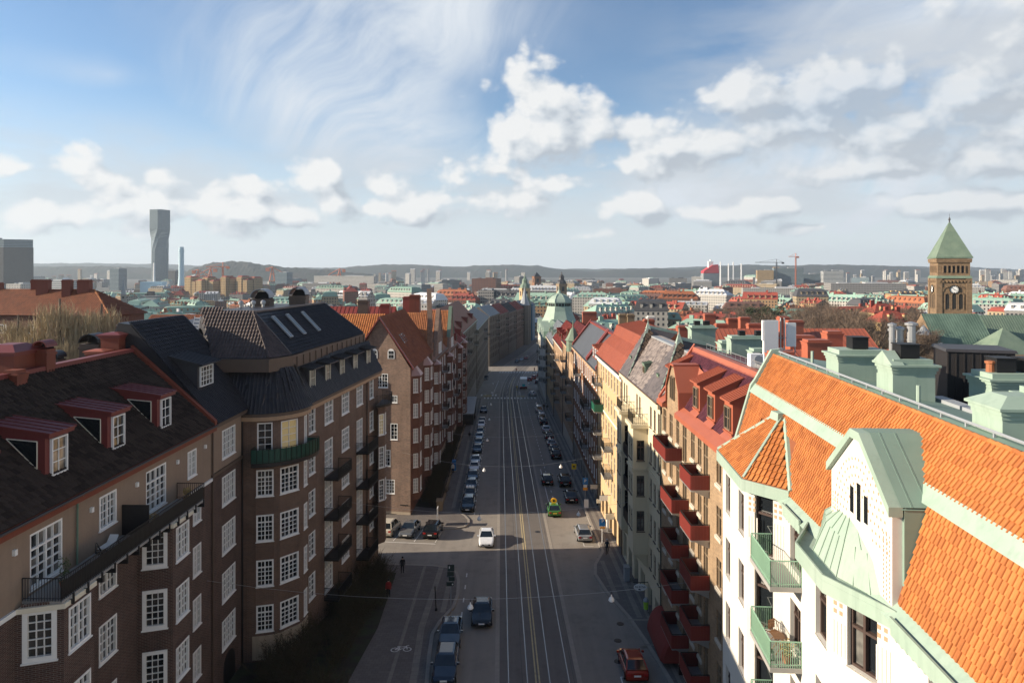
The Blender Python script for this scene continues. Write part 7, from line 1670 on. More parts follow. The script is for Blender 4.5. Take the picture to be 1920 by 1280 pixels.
def hills():
 N = NT('forest_hill'); p = N.n('TexCoord').outputs['Object']; c = N.mix(N.rng(N.noise(p, .004, 6, .65), .4, .6, 0, 1), (.055,.045,.034), (.036,.042,.026)); c = N.mix(N.rng(N.noise(p, .03, 3), .35, .7, 0, .7), c, (.02,.022,.015)); N.col(c); N.set(rough=1, spec=.1); hm = N.m
 rr = random.Random(4)
 def ridge(y, prof, depth, amp, step):
  b = MB(); pts = []; px = prof[0][0]; ph = [rr.uniform(0,6.3) for _ in range(6)]
  def h(px):
   for (a, u), (c_, v) in zip(prof, prof[1:]):
    if a <= px <= c_: t = (px-a)/(c_-a); t = t*t*(3-2*t); return u+(v-u)*t
   return prof[-1][1]
  xs = [];
  while px <= prof[-1][0]: xs.append(px); px += step
  rows = 7
  for j in range(rows+1):
   t = j/rows; f = math.sin(t*PI/2) if t <= 1 else 1; yy = y+depth*t
   row = []
   for i, q in enumerate(xs):
    top = 28-(h(q)-507)/1290*(y+depth); z = -27.5+(top+27.5)*f
    z += amp*f*(.5*math.sin(q*.11+ph[0]+j)+.35*math.sin(q*.37+ph[1]+2*j)+.3*math.sin(q*.9+ph[2]+j*3)+rr.uniform(-.5,.5)); row.append((at(q, yy), yy, z))
   pts.append(row)
  for j in range(rows):
   for i in range(len(xs)-1): b.add([pts[j][i],pts[j][i+1],pts[j+1][i+1],pts[j+1][i]])
  for i in range(len(xs)-1): a, c_ = pts[rows][i], pts[rows][i+1]; b.add([a,c_,(c_[0],c_[1]+600,-40),(a[0],a[1]+600,-40)])
  struct('hill', b, hm)
 ridge(6600, [(-900,500),(-300,496),(60,494),(160,493.5),(280,495),(420,499),(560,502),(640,502),(740,497),(860,500),(960,497),(1060,504),(1200,504),(1320,500),(1480,499),(1640,499),(1780,500),(1950,506),(2300,503),(2900,500)], 1600, 5, 8)
 ridge(5200, [(600,512),(660,500),(700,497),(745,495.5),(800,497),(850,501),(900,498),(960,496.5),(1000,498),(1060,505.5),(1120,509),(1160,504),(1230,503),(1290,506),(1340,499),(1400,496.5),(1470,498),(1560,496),(1660,498),(1740,503),(1850,508),(1950,511)], 900, 4, 6)
 ridge(3500, [(330,519),(370,500),(405,492),(430,490),(460,491),(500,497),(550,502),(610,505),(680,513),(740,519)], 500, 4, 5)
 ridge(4300, [(-500,507),(-200,502),(60,500),(180,499),(300,502),(360,508),(420,514)], 700, 4, 6)
 # villas on the slopes
 k = 0
 for i in range(70):
  px = rr.choice([rr.uniform(100,330), rr.uniform(1560,1760), rr.uniform(1830,1915), rr.uniform(700,1000)]); y = rr.uniform(2800,3900); py = rr.uniform(505,519); z = zz(py, y); w = rr.uniform(9,22); sty = rr.choice([('white','r_red'),('white','r_dark'),('cream','r_orange'),('white','r_white')])
  b, m = cblock(at(px,y), y, w, w*.6, rr.uniform(-.5,.5), -30, z+30, 3.5, CW[sty[0]], MT[sty[1]], 'gable', 0, i)
  tag(b.build('villa', m), 'tiny %s house with a %s roof scattered at the foot of the hills' % (sty[0], {'r_red':'red','r_dark':'black','r_orange':'orange','r_white':'white'}[sty[1]]), 'house', '%s villas with %s roofs by the hills' % (sty[0], sty[1][2:]))
city(); fillers(); landmarks(); hills()
# church on the right
def church():
 y = 230; x0, x1 = at(1744,y), at(1822,y); z_e = zz(484,y); z_b = zz(521,y); tip = zz(405,y)
 E = landmark('church', 'sandstone church with a square clock tower, green copper spire and copper nave roofs', 'church', ((x0+x1)/2, y, -10)); cx, w = (x0+x1)/2+3.3, 10.7; rz = -.3
 c = (cx, y+6); b = MB(); b.obox(c, rz, w*.93, w*.93, -20, z_b); b.obox(c, rz, w*.89, w*.89, z_b, z_e-.1); b.obox(c, rz, w*.98, w*.98, z_e-1.0, z_e-.101); b.obox(c, rz, w*.96, w*.96, z_e-1.5, z_e-1.001)
 a = V((math.cos(rz), math.sin(rz), 0)); n = V((a.y, -a.x, 0)); o = V((*c, 0))
 for s in (-1, 1):
  for t in (-1, 1): p = o+a*s*w*.41+n*t*w*.41; b.obox((p.x,p.y), rz, w*.16, w*.16, -20, z_b-.2)
 b.build('tower', MT['church_stone'], E)
 b = MB(); b.obox(c, rz, w*1.0, w*1.0, z_b-.15, z_b+.7, t=.94); b.build('ledge', MT['copper'], E)
 b = MB(); b.obox(c, rz, w*1.02, w*1.02, z_e, z_e+.5); b.obox(c, rz, w*1.0, w*1.0, z_e+.5, tip-1.5, t=.02)
 q = w*.5
 b.build('spire', MT['copper'], E); b = MB(); b.lathe((c[0],c[1],tip-2.4), [(.25,0),(.25,1.4),(.45,1.6),(.2,2.2),(.06,2.6),(.06,3.6)], n=6); b.build('finial', MT['tin_dark'], E)
 F = Fr((o-a*w*.465+n*w*.465)[:2], (o+a*w*.465+n*w*.465)[:2]); Fs = Fr((o-a*w*.465-n*w*.465)[:2], (o-a*w*.465+n*w*.465)[:2])
 for f in (F, Fs):
  m = f.L/2; d = -.02*w
  b = MB(); b.fbox(f, m-w*.30, m+w*.30, zz(511,y), zz(498,y), -.26-.02*w, -.2); b.build('louvre_recess', MT['church_dark'], E)
  for k in range(6): b = MB(); u = m-w*.30+k*w*.12; b.fbox(f, u-.2, u+.2, zz(511,y), zz(498,y), -.199, .06); b.build('colonnette', MT['church_stone'], E)
  for k in range(9): b = MB(); u = m-w*.40+k*w*.1; b.fbox(f, u-.22, u+.22, z_b-1.6, z_b-.9, .0, .4); b.build('corbel', MT['church_stone'], E)
  for k in (-1, 0, 1):
   b = MB(); arch(b, f, m+k*w*.185, zz(579,y), w*.115, zz(551,y)-zz(579,y), .10); q_ = b.build('belfry_opening', MT['church_dark'], E)
   b = MB();
   for i in range(9): u, v = m+k*w*.185+w*.075*math.cos(PI*i/8), zz(551,y)-w*.057+w*.075*math.sin(PI*i/8); b.fbox(f, u-.2, u+.2, v-.2, v+.2, .02, .28)
   for s in (-1, 1): b.fbox(f, m+k*w*.185+s*w*.072-.17, m+k*w*.185+s*w*.072+.17, zz(580,y), zz(553,y), .02, .24)
   b.build('surround', MT['church_stone'], q_)
  b = MB()
  for i in range(15): t = PI*i/14; u, v = m+w*.31*math.cos(t), zz(552,y)+w*.22+w*.16*math.sin(t)-1.2; b.fbox(f, u-.25, u+.25, v-.25, v+.25, .01, .2)
  b.build('relief_arch', MT['church_stone'], E)
  ck = f.p(m, zz(543,y), .1); R2 = 1.25; ring = [(ck+f.U*R2*math.cos(2*PI*i/24)+V((0,0,R2*math.sin(2*PI*i/24)))) for i in range(24)]
  b = MB(); b.ext(ring, f.n*.16); dial = b.build('clock_face', MT['white'], E)
  b = MB()
  for i in range(24): p, q2 = ring[i], ring[(i+1)%24]; b.hexa([p,q2,ck+(q2-ck)*1.18,ck+(p-ck)*1.18]+[v+f.n*.3 for v in (p,q2,ck+(q2-ck)*1.18,ck+(p-ck)*1.18)])
  b.build('clock_ring', MT['church_dark'], dial)
  for i in range(12):
   t = 2*PI*i/12; d1 = f.U*math.sin(t)+V((0,0,math.cos(t))); b = MB(); b.tube([ck+d1*.92+f.n*.18, ck+d1*1.18+f.n*.18], .07, 0, 4); b.build('hour_mark', MT['black'], dial)
  for t, l, nm in ((-.85,1.05,'minute_hand'),(2.1,.75,'hour_hand')): d1 = f.U*math.sin(t)+V((0,0,math.cos(t))); b = MB(); b.tube([ck+f.n*.2-d1*.15, ck+d1*l+f.n*.2], .08, 0, 4); b.build(nm, MT['black'], dial)
 # nave and chapels
 def gable(name, xa, xb, ya, yb, ze, zr, roof, stone=True):
  b = MB(); b.box(xa,ya,-20,xb,yb,ze); xm = (xa+xb)/2; ym = (ya+yb)/2; b.add([(xa-.02,ya,ze),(xa-.02,ym,zr),(xa-.02,yb,ze)][::-1]); b.add([(xb,ya,ze),(xb,ym,zr),(xb,yb,ze)]); q = b.build(name, MT['church_stone'], E)
  b = MB(); k = [(xa,ya-.6,ze-.4),(xb,ya-.6,ze-.4),(xb,ym,zr),(xa,ym,zr)]; b.add(k); b.add([k[3],k[2],(xb,yb+.6,ze-.4),(xa,yb+.6,ze-.4)]); seams(b, k, .8, r=.05); b.build('roof', MT[roof], q); return q
 gable('transept', at(1757,205), at(1868,205), 205, 221, zz(652,205), zz(588,213), 'copper_old'); gable('nave', at(1857,212), at(1857,212)+30, 211, 227, zz(655,212), zz(590,220), 'copper')
 b = MB(); xc, yc = at(1890,198), 200; b.box(xc-6.5,yc-6,-20,xc+6.5,yc+6,zz(661,198)); q = b.build('chapel', MT['church_stone'], E); b = MB(); b.obox((xc,yc), 0, 14, 13, zz(661,198), zz(616,198), t=.02); b.build('roof', MT['copper'], q)
 b = MB(); xc = at(1739,204); b.lathe((xc,206,-20), [(2.1,0),(2.1,20+zz(628,204))], n=14); q = b.build('stair_turret', MT['church_stone'], E); b = MB(); b.lathe((xc,206,zz(628,204)), [(2.35,0),(.2,2.7),(.05,2.9)], n=14); b.build('roof', MT['tin_grey'], q)
 b = MB(); b.obox((xc-2.6,204), 0, 2.4, 2.6, -20, zz(641,204)); b.obox((xc-2.6,204), 0, 2.6, 2.8, zz(641,204), zz(639,204)); b.build('porch', MT['church_stone'], E)
 b = MB(); b.obox((at(1765,204),204.6), 0, 1.2, .2, zz(648,204), zz(643,204)); b.build('rose_window', MT['white'], E)
 b = MB(); b.box(at(1795,190),190,-20,at(1990,190),196,zz(668,190))
 for k in range(34): b.box(at(1797,189.8)+k*.85,189.6,zz(670,189.8)-.4,at(1797,189.8)+k*.85+.42,189.99,zz(670,189.8)+.15)
 b.build('aisle', MT['church_stone'], E)
m_('church_stone', brickm, (.235,.16,.095), (.165,.11,.07), (.14,.105,.07), bw=.9, bh=.42, ms=.02, streak=.4, dirtc=(.07,.05,.035), bump=.6)
m_('church_dark', plain, (.016,.015,.014), .8, .2, .3)
church()
# ------------------------------------------------------------ cars
MT['paint'] = None
def paint(name, c, metal=.08, rough=.16):
 N = NT('paint_'+name); p = N.n('TexCoord').outputs['Object']; k = N.rng(N.noise(p, 2.5, 4), .3, .8, .9, 1.05); cc = N.n('CombineColor'); [N.l(k, cc.inputs[i]) for i in range(3)]
 N.col(N.mix(1.0, c, cc.outputs[0], 'MULTIPLY')); N.set(rough=rough, metal=metal, coat=.4, spec=.4); return N.m
PN = {'black': paint('black', (.012,.012,.014)), 'navy': paint('navy', (.02,.03,.05)), 'grey': paint('grey', (.11,.12,.13)), 'silver': paint('silver', (.42,.43,.44), .5), 'white': paint('white', (.72,.73,.74), 0), 'red': paint('red', (.33,.035,.02), .1), 'green': paint('green', (.05,.17,.03), 0), 'blue': paint('blue', (.05,.12,.22)), 'steel': paint('steel', (.07,.095,.12)), 'cream': paint('cream', (.6,.55,.45), 0)}
m_('car_glass', plain, (.012,.016,.02), .06, .1, 1, spec=.8); m_('rubber', plain, (.012,.012,.012), .8, .1, 3); m_('alloy', plain, (.32,.33,.34), .35, .1, 3, metal=.6)
m_('tail_red', plain, (.35,.012,.01), .3, .1, 2); m_('lamp_clear', plain, (.7,.72,.75), .15, .1, 2, spec=.8); m_('plate_white', plain, (.72,.72,.70), .5, .05, 2); m_('plate_yellow', plain, (.7,.5,.05), .5, .05, 2)
CAR = {}
def car_proto(kind):
 """nose towards +y; parts: body, windows, wheels (> rim), lights, mirrors, plates"""
 L, Wd, H, hood, gy = {'saloon': (4.75,1.82,1.45,.95,(1.05,.35,-1.0,-1.75)), 'estate': (4.75,1.82,1.47,.95,(1.05,.35,-1.75,-2.2)), 'hatch': (4.2,1.78,1.48,.96,(1.0,.35,-1.3,-1.95)), 'suv': (4.65,1.88,1.68,1.08,(1.0,.4,-1.65,-2.15)), 'van': (4.9,1.92,1.95,1.1,(1.5,.9,-2.2,-2.4))}[kind]
 hl, hw = L/2, Wd/2; e = bpy.data.objects.new('parked_car', None); C.objects.link(e); ORG[e.name] = V((0,0,0)); pm = PN['black']
 st_ = [(-hl,.55,.86,hood-.12),(-hl+.1,.3,.95,hood-.02),(-hl+.55,.22,1,hood+.0),(gy[3],.2,1,hood+.02),(0,.2,1,hood),(gy[0],.2,1,hood-.02),(hl-.75,.2,.99,hood-.13),(hl-.25,.24,.92,hood-.22),(hl-.06,.3,.84,hood-.33),(hl,.42,.74,hood-.42)]
 b = MB(); rings = []
 for y, zb, k, zt in st_:
  w = hw*k; sh = (zt-zb); rings.append([(-w*.92,y,zb),(-w,y,zb+sh*.3),(-w,y,zb+sh*.68),(-w*.94,y,zt-.03),(-w*.8,y,zt),(w*.8,y,zt),(w*.94,y,zt-.03),(w,y,zb+sh*.68),(w,y,zb+sh*.3),(w*.92,y,zb)])
 for p, q in zip(rings, rings[1:]):
  for j in range(10): b.add([p[j], q[j], q[(j+1)%10], p[(j+1)%10]])
 b.add(rings[0]); b.add(rings[-1][::-1])
 rw = hw*.70; bw = hw*.9; zr = H; zb = hood-.03     # roof shell and pillars
 R4 = [(-rw,gy[1],zr-.04),(rw,gy[1],zr-.04),(rw,gy[2],zr-.05),(-rw,gy[2],zr-.05)]; B4 = [(-bw,gy[0],zb),(bw,gy[0],zb),(bw,gy[3],zb),(-bw,gy[3],zb)]
 b.add([R4[0],R4[1],(rw*.8,gy[1]-.3,zr),(-rw*.8,gy[1]-.3,zr)][::-1]); b.add([(-rw*.8,gy[1]-.3,zr),(rw*.8,gy[1]-.3,zr),(rw*.8,gy[2]+.2,zr),(-rw*.8,gy[2]+.2,zr)][::-1]); b.add([(-rw*.8,gy[2]+.2,zr),(rw*.8,gy[2]+.2,zr),R4[2],R4[3]][::-1])
 b.add([R4[0],(-rw*.8,gy[1]-.3,zr),(-rw*.8,gy[2]+.2,zr),R4[3]][::-1]); b.add([R4[1],R4[2],(rw*.8,gy[2]+.2,zr),(rw*.8,gy[1]-.3,zr)][::-1])
 for a, c in ((B4[0],R4[0]),(B4[1],R4[1]),(B4[2],R4[2]),(B4[3],R4[3])): b.tube([a,c], .055, 0, 4)
 for t in (.42,):
  for s in (-1,1): b.tube([(s*bw,gy[0]+(gy[3]-gy[0])*.5,zb),(s*rw,gy[1]+(gy[2]-gy[1])*.5,zr-.06)], .045, 0, 4)
 body = b.build('body', pm, e, smooth=False)
 def gl(nm, q):
  b = MB(); b.add(q); b.build(nm, MT['car_glass'], e)
 gl('windscreen', [B4[1],B4[0],R4[0],R4[1]]); gl('rear_window', [B4[3],B4[2],R4[2],R4[3]]); gl('side_window', [B4[0],B4[3],R4[3],R4[0]]); gl('side_window', [B4[2],B4[1],R4[1],R4[2]])
 for y in (hl-.85, -hl+.85):
  for s in (-1, 1):
   r = .33 if kind not in ('suv','van') else .36
   b = MB(); n = 14; ax = lambda rr, x: [(x, y+rr*math.cos(2*PI*i/n), r+rr*math.sin(2*PI*i/n)) for i in range(n)]; b.ext(ax(r, s*(hw-.2)), (s*.21,0,0)); w_ = b.build('wheel', MT['rubber'], e)
   b = MB(); b.ext(ax(r*.64, s*(hw+.012)), (s*.012,0,0)); b.build('rim', MT['alloy'], w_)
 for s in (-1, 1):
  b = MB(); x = s*hw*.66; zl = hood-.36; b.hexa([(x-.17,hl-.12,zl-.1),(x+.17,hl-.12-.06*s*1,zl-.1),(x+.17,hl-.6,zl-.1),(x-.17,hl-.6,zl-.1),(x-.17,hl-.1,zl+.04),(x+.17,hl-.14,zl+.04),(x+.17,hl-.5,zl+.11),(x-.17,hl-.5,zl+.11)]); b.build('headlight', MT['lamp_clear'], e)
  b = MB(); b.box(s*hw*.72-.16,-hl-.012,hood-.36,s*hw*.72+.16,-hl+.2,hood-.16); b.build('tail_light', MT['tail_red'], e)
  b = MB(); b.box(s*(hw+.09)-.1,gy[0]-.28,hood+.0,s*(hw+.09)+.1,gy[0]-.14,hood+.15); b.build('mirror', pm, e)
 for y, nm in ((hl+.004,1), (-hl-.02,-1)): b = MB(); z0 = .5 if nm > 0 else .62; b.box(-.26,y-.012,z0-.06,.26,y+.012,z0+.06); b.build('number_plate', MT['plate_white'], e)
 b = MB(); b.box(-hw*.5,hl-.03,hood-.55,hw*.5,hl+.008,hood-.43); b.build('grille', MT['rubber'], e)
 return e
def frame_at(x, y, a, dz=0):
 """resting on the sloping street at (x,y), nose turned by A from +Y (counter-clockwise)"""
 f = V((-math.sin(a), math.cos(a), 0)); sl = -.056 if y < 240 else -.03; f.z = sl*f.y; f.normalize(); up = V((0,-sl,1)).normalized(); r = f.cross(up).normalized(); up = r.cross(f)
 m = M(((r.x,f.x,up.x),(r.y,f.y,up.y),(r.z,f.z,up.z))).to_4x4(); m.translation = V((x, y, g(y)+.02+dz)); return m
def car(kind, x, y, a, col, label, name='parked_car', group=None, plate=None):
 if kind not in CAR: CAR[kind] = (car_proto(kind), False)
 p, used = CAR[kind]
 o = copy_tree(p) if used else p; CAR[kind] = (p, True); o.name = name
 o.matrix_world = frame_at(x, y, a)
 tag(o, label, 'car');
 if group: o['group'] = group
 for ch in o.children:
  n = ch.name.split('.')[0]
  if n in ('body', 'mirror'): ch.material_slots[0].link = 'OBJECT'; ch.material_slots[0].material = PN[col]
  if n == 'number_plate' and plate: ch.material_slots[0].link = 'OBJECT'; ch.material_slots[0].material = MT[plate]
 return o
sl = .0166
GL, GR = 'cars parked along the left kerb', 'cars parked along the right kerb'
car('saloon', -2.7, 62.2, PI+sl, 'black', 'black car driving towards us beside the tram lane in shade', 'moving_car'); car('saloon', -3.05, 82.4, PI+sl, 'white', 'silver-white car driving towards us in the sunlit crossing', 'moving_car')
car('saloon', -5.2, 58.2, PI+sl, 'steel', 'dark blue-grey car parked at the lower left kerb, second from the bottom', group=GL); car('estate', -5.1, 53.0, PI+sl, 'navy', 'navy car parked at the lower left kerb, cut by the bottom edge', group=GL)
car('hatch', 9.3, 53.2, sl, 'red', 'red car parked at the bottom right under the black shop sign', group=GR)
car('estate', 8.7, 84.3, sl, 'silver', 'silver estate car parked in the sunlit patch on the right', group=GR); car('hatch', 5.7, 93.9, sl, 'green', 'green taxi with a yellow roof sign seen from behind', 'taxi', plate='plate_yellow')
car('saloon', 8.6, 100.6, sl-.03, 'black', 'black car parked right of the green taxi', group=GR); car('hatch', 5.6, 110.4, sl, 'black', 'black car driving away ahead of the green taxi', 'moving_car'); car('suv', 8.35, 109.6, sl, 'black', 'black SUV parked beside the driving black car', group=GR)
rl = [('suv','black',129.5,'black SUV at the near end of the long right-hand parked row'),('hatch','navy',134.3,'dark small car second in the long right-hand parked row'),('hatch','silver',140.5,'silver hatchback third in the long right-hand parked row'),('suv','black',147,'dark SUV fourth in the long right-hand parked row'),('hatch','white',156.6,'white car fifth in the long right-hand parked row'),('suv','black',166.5,'black SUV in front of the white vans on the right'),('van','white',172.8,'white van seventh in the right-hand parked row'),('hatch','navy',179,'dark car behind the white van on the right'),('van','white',186,'white vehicle at the far end of the right-hand parked row')]
for k, c, y, lab in rl: car(k, 10.35-.0166*y, y, sl, c, lab, group=GR)
ll = [('suv','black',96.2,'black car at the near end of the left parked row, by the rounded kerb'),('hatch','grey',101.8,'grey car with light roof boxes second in the left parked row'),('hatch','steel',107,'blue-grey car third in the left parked row'),('saloon','navy',113,'dark car fourth in the left parked row'),('hatch','white',119.2,'white car fifth in the left parked row'),('saloon','silver',124.6,'silver car sixth in the left parked row'),('hatch','navy',134.6,'dark car eighth in the left parked row, before a gap'),('saloon','grey',141,'grey car ninth in the left parked row'),('hatch','silver',147.4,'silver car tenth in the left parked row'),('hatch','steel',153.6,'blue-grey car eleventh in the left parked row'),
 ('hatch','white',163,'white car near the far end of the left parked row'),('saloon','grey',168.3,'grey car just behind the far white car on the left'),('suv','navy',186,'last dark car of the left parked row')]
for k, c, y, lab in ll: car(k, -4.55-.0166*y, y, PI+sl, c, lab, group=GL)
car('suv', -15.3, 86.0, -.12, 'cream', 'pale beige SUV seen from behind in the side-street bay, left of three', group='cars in the side-street bay'); car('saloon', -12.7, 85.6, PI-.12, 'grey', 'dark grey car facing us in the side-street bay, middle of three', group='cars in the side-street bay'); car('suv', -9.75, 85.3, -.08, 'black', 'black car seen from behind in the side-street bay beside the white board', group='cars in the side-street bay')
car('hatch', 6.6, 222.5, sl, 'white', 'pale car waiting behind the crossing beside the white lorry', 'moving_car'); car('hatch', -10.2, 266, PI-.1, 'steel', 'blue-grey car driving on the left beyond the crossing', 'moving_car')
for i, (x, y, c, lab) in enumerate(((6.8,262,'red','red car in the queue beyond the white lorry, nearest'),(8.6,268,'red','red car in the queue beyond the white lorry, second'),(9.5,255,'navy','dark blue car right of the queue beyond the white lorry'),(11,276,'red','red car in the queue beyond the white lorry, farthest'),(2.5,330,'black','dark car with bright lamps coming round the bend'),(4.8,338,'silver','silver car behind the dark one on the bend'),(7.2,346,'red','red car last of three on the bend'))): car('hatch', x, y, -.1 if y < 300 else PI-.15, c, lab, 'moving_car')
# taxi sign
b = MB(); m_('taxi_yellow', plain, (.85,.45,.02), .4, .05, 1); p = frame_at(5.7, 93.9, sl) @ V((0,-.2,1.48)); b.ext([p+V((.42*math.cos(2*PI*i/12), 0, .3+.36*math.sin(2*PI*i/12))) for i in range(12)], (0,.14,0)); o = b.build('taxi_sign', MT['taxi_yellow']); tag(o, 'round yellow sign standing on the green taxi roof', 'taxi sign')
b = MB(); b.ext([p+V((.17*math.cos(2*PI*i/10), -.012, .3+.15*math.sin(2*PI*i/10))) for i in range(10)], (0,.01,0)); b.build('emblem', MT['black'], o)
# roof boxes on the second parked car
b = MB(); q = frame_at(-4.55-.0166*101.8, 101.8, PI+sl)
for i in (-.42, 0, .42): p = q @ V((i, -.2, 1.5)); b.obox((p.x,p.y), 0, .3, .8, p.z, p.z+.16)
tag(b.build('roof_load', MT['white']), 'three white bundles on the roof of the grey parked car', 'roof load')
def lorry():
 e = empty('lorry', (0,0,0), 'white box lorry with a turquoise rear panel stopped at the far crossing', 'lorry'); e.matrix_world = frame_at(4.1, 243, sl-.03); ORG[e.name] = V((0,0,0))
 b = MB(); b.box(-1.2,-4,.95,1.2,2.2,3.6); b.build('box', MT['white'], e); b = MB(); b.box(-1.1,2.3,.6,1.1,4,2.7); b.build('cab', PN['white'], e); b = MB(); b.box(-.5,-4.06,.9,.5,-4.005,1.9); b.build('rear_panel', MT['turquoise'], e)
 b = MB(); b.box(-1.15,-3.9,.55,1.15,2.2,.94); b.build('chassis', MT['tail_red'], e)
 for y in (-2.6, 2.9):
  for s in (-1, 1): b = MB(); b.ext([(s*.95, y+.46*math.cos(2*PI*i/12), .46+.46*math.sin(2*PI*i/12)) for i in range(12)], (s*.2,0,0)); b.build('wheel', MT['rubber'], e)
m_('turquoise', plain, (.05,.45,.5), .5, .05, 1); lorry()
# ------------------------------------------------------------ span wires and pendant lamps
GS = 'wires spanning the street'; GLp = 'lamps hung over the street'
names = ['nearest span wire, over the black car','second span wire, over the sunlit crossing','third span wire, over the green taxi','fourth span wire, behind the taxi','fifth span wire from us','sixth span wire from us','seventh span wire from us','eighth span wire from us']
for i in range(8):
 y = 47.8+20.1*i; z = g(y)+8.0; a, c = (LX(y) if y < 53 else (-17.2 if y < 70 else (-15.2 if y < 80 else -13.9+.02*(y-93)))), RX(y)
 zz_ = lambda t: z+1.3*(2*t-1)**2*(1 if i != 2 else 1.4)-.25; pts = [(a+(c-a)*t, y, zz_(t)) for t in [k/10 for k in range(11)]]
 b = MB(); b.tube(pts, .011, 0, 4); tag(b.build('span_wire', MT['steel']), 'thin wire across the street, '+names[i], 'wire', GS)
 for s, side in ((-2.1,'left'), (7.7,'right')):
  x = sx(s, y); t = (x-a)/(c-a); zt = zz_(t); e = empty('pendant_lamp', (x, y, zt-.7), 'white bell lamp hanging on the '+side+' of the '+names[i], 'street lamp', GLp)
  b = MB(); b.lathe((x,y,zt-.62), [(.21,0),(.21,.06),(.16,.19),(.06,.27),(.04,.42)], n=12); b.build('shade', MT['white'], e); b = MB(); b.lathe((x,y,zt-.72), [(.06,0),(.15,.04),(.19,.1)], n=10); b.build('diffuser', MT['lamp_clear'], e); b = MB(); b.tube([(x,y,zt-.2),(x,y,zt)], .02, 0, 4); b.build('hanger', MT['iron'], e)
for s, lab in ((1.31,'left'), (4.42,'right')):
 b = MB(); b.tube([(sx(s,y),y,g(y)+5.6) for y in range(-20,300,20)], .012, 0, 3); tag(b.build('contact_wire', MT['iron']), 'tram contact wire along the '+lab+' track', 'wire', 'tram wires')
# ------------------------------------------------------------ signs, boxes, small street things
def text(s, mat, size, m, name='lettering', parent=None):
 cu = bpy.data.curves.new(name, 'FONT'); cu.body = s; cu.size = size; cu.align_x = 'CENTER'; cu.align_y = 'CENTER'; cu.extrude = .004; cu.materials.append(MT[mat]); o = bpy.data.objects.new(name, cu); C.objects.link(o); bpy.context.view_layer.update(); me = bpy.data.meshes.new_from_object(o.evaluated_get(bpy.context.evaluated_depsgraph_get())); bpy.data.objects.remove(o); o = link(name, me)
 if parent: o.parent = parent; m = M.Translation(-ORG[parent.name]) @ m
 o.matrix_local = m; return o
FACE = M(((1,0,0,0),(0,0,-1,0),(0,1,0,0),(0,0,0,1)))        # upright, facing -Y
def sign(label, x, y, h, plates, cat='sign', pole='steel', base=.14, group=None):
 z = g(y)+base; e = empty('street_sign', (x, y, z), label, cat, group); b = MB(); b.tube([(x,y+.05,z),(x,y+.05,z+h)], .04, 0, 6); b.build('pole', MT[pole], e)
 for dx, z0, w, hh, mt in plates:
  b = MB(); b.box(x+dx-w/2,y-.03,z+z0,x+dx+w/2,y,z+z0+hh); b.build('plate', MT[mt], e)
 return e
m_('sign_blue', plain, (.02,.16,.42), .5, .05, 1); m_('sign_orange', plain, (.7,.3,.03), .5, .05, 1); m_('sign_yellow', plain, (.75,.5,.02), .5, .05, 1); m_('sign_dark', plain, (.02,.035,.03), .6, .2, 2); m_('neon', plain, (.35,.6,.06), .6, .1, 3)
e = sign('blue parking sign with an orange plate on a white pole by the silver estate car', 10.7, 81.6, 3.0, [(0,2.05,.72,.85,'sign_blue'),(.05,1.75,.6,.22,'sign_orange')], pole='white')
text('P', 'white', .55, M.Translation((10.75, 81.56, g(81.6)+.14+2.62)) @ FACE, parent=e)
e = sign('tall blue parking sign with a pale map panel and orange foot near the white A-board', 10.35, 97.2, 4.1, [(0,3.0,.75,.95,'sign_blue'),(0,2.62,.5,.34,'white'),(0,2.2,.65,.38,'sign_orange')])
text('P', 'white', .6, M.Translation((10.35, 97.15, g(97.2)+.14+3.5)) @ FACE, parent=e)
e = sign('yellow bus stop sign on a thin pole on the right pavement', 9.5, 105.6, 4.1, [(0,3.2,.75,.85,'sign_yellow')]); b = MB(); b.lathe((9.5,105.55,g(105.6)+3.7), [(.12,0),(.16,.1),(.1,.2)], n=8); b.build('emblem', MT['black'], e)
e = sign('cluster of dark direction signs seen from behind on the left pavement corner', -5.6, 63.1, 4.4, [(.0,3.75,.62,.6,'sign_dark'),(-.03,3.3,.6,.4,'sign_dark'),(.06,2.85,.56,.38,'sign_dark'),(-.08,2.4,.66,.36,'sign_dark')], pole='tin_grey'); b = MB(); b.box(-5.78,63.06,g(63)+.14+4.0,-5.7,63.066,g(63)+.14+4.2); b.box(-5.5,63.06,g(63)+.14+2.5,-5.4,63.066,g(63)+.14+2.62); b.build('marking', MT['white'], e)
b = MB(); z = g(63.4)+.14; b.tube([(-7.0,63.4,z),(-7.12,63.6,z+2.15)], .055, 0, 7); b.lathe((-7.0,63.4,z), [(.12,0),(.12,.22),(.06,.26)], n=8); tag(b.build('street_post', MT['black']), 'slim black post leaning slightly on the left pavement', 'post')
e = empty('sign_board', (-9.6, 88.7, g(88.7)), 'white upright board on two legs behind the black car in the side-street bay', 'sign'); b = MB(); z = g(88.7)+.14; b.box(-9.64,88.2,z+.4,-9.56,89.3,z+2.2); b.build('board', MT['white'], e); b = MB(); b.tube([(-9.6,88.3,z),(-9.6,88.3,z+.4)], .03, 0, 5); b.tube([(-9.6,89.2,z),(-9.6,89.2,z+.4)], .03, 0, 5); b.build('leg', MT['steel'], e)
def hang_sign(label, y, z, w, h, mt, p=.25, edge=None, txt=None):
 X = RX(y); e = empty('shop_sign', (X-p-w/2, y, z), label, 'shop sign'); b = MB(); b.box(X-p-w,y-.06,z,X-p,y+.06,z+h); b.build('panel', MT[mt], e); b = MB(); b.tube([(X-p-w,y,z+h+.06),(X+.02,y,z+h+.06)], .03, 0, 5); b.build('bracket', MT['iron'], e)
 if txt: text(txt[0], txt[1], txt[2], M.Translation((X-p-w/2, y-.07, z+h/2)) @ FACE, parent=e)
 return e
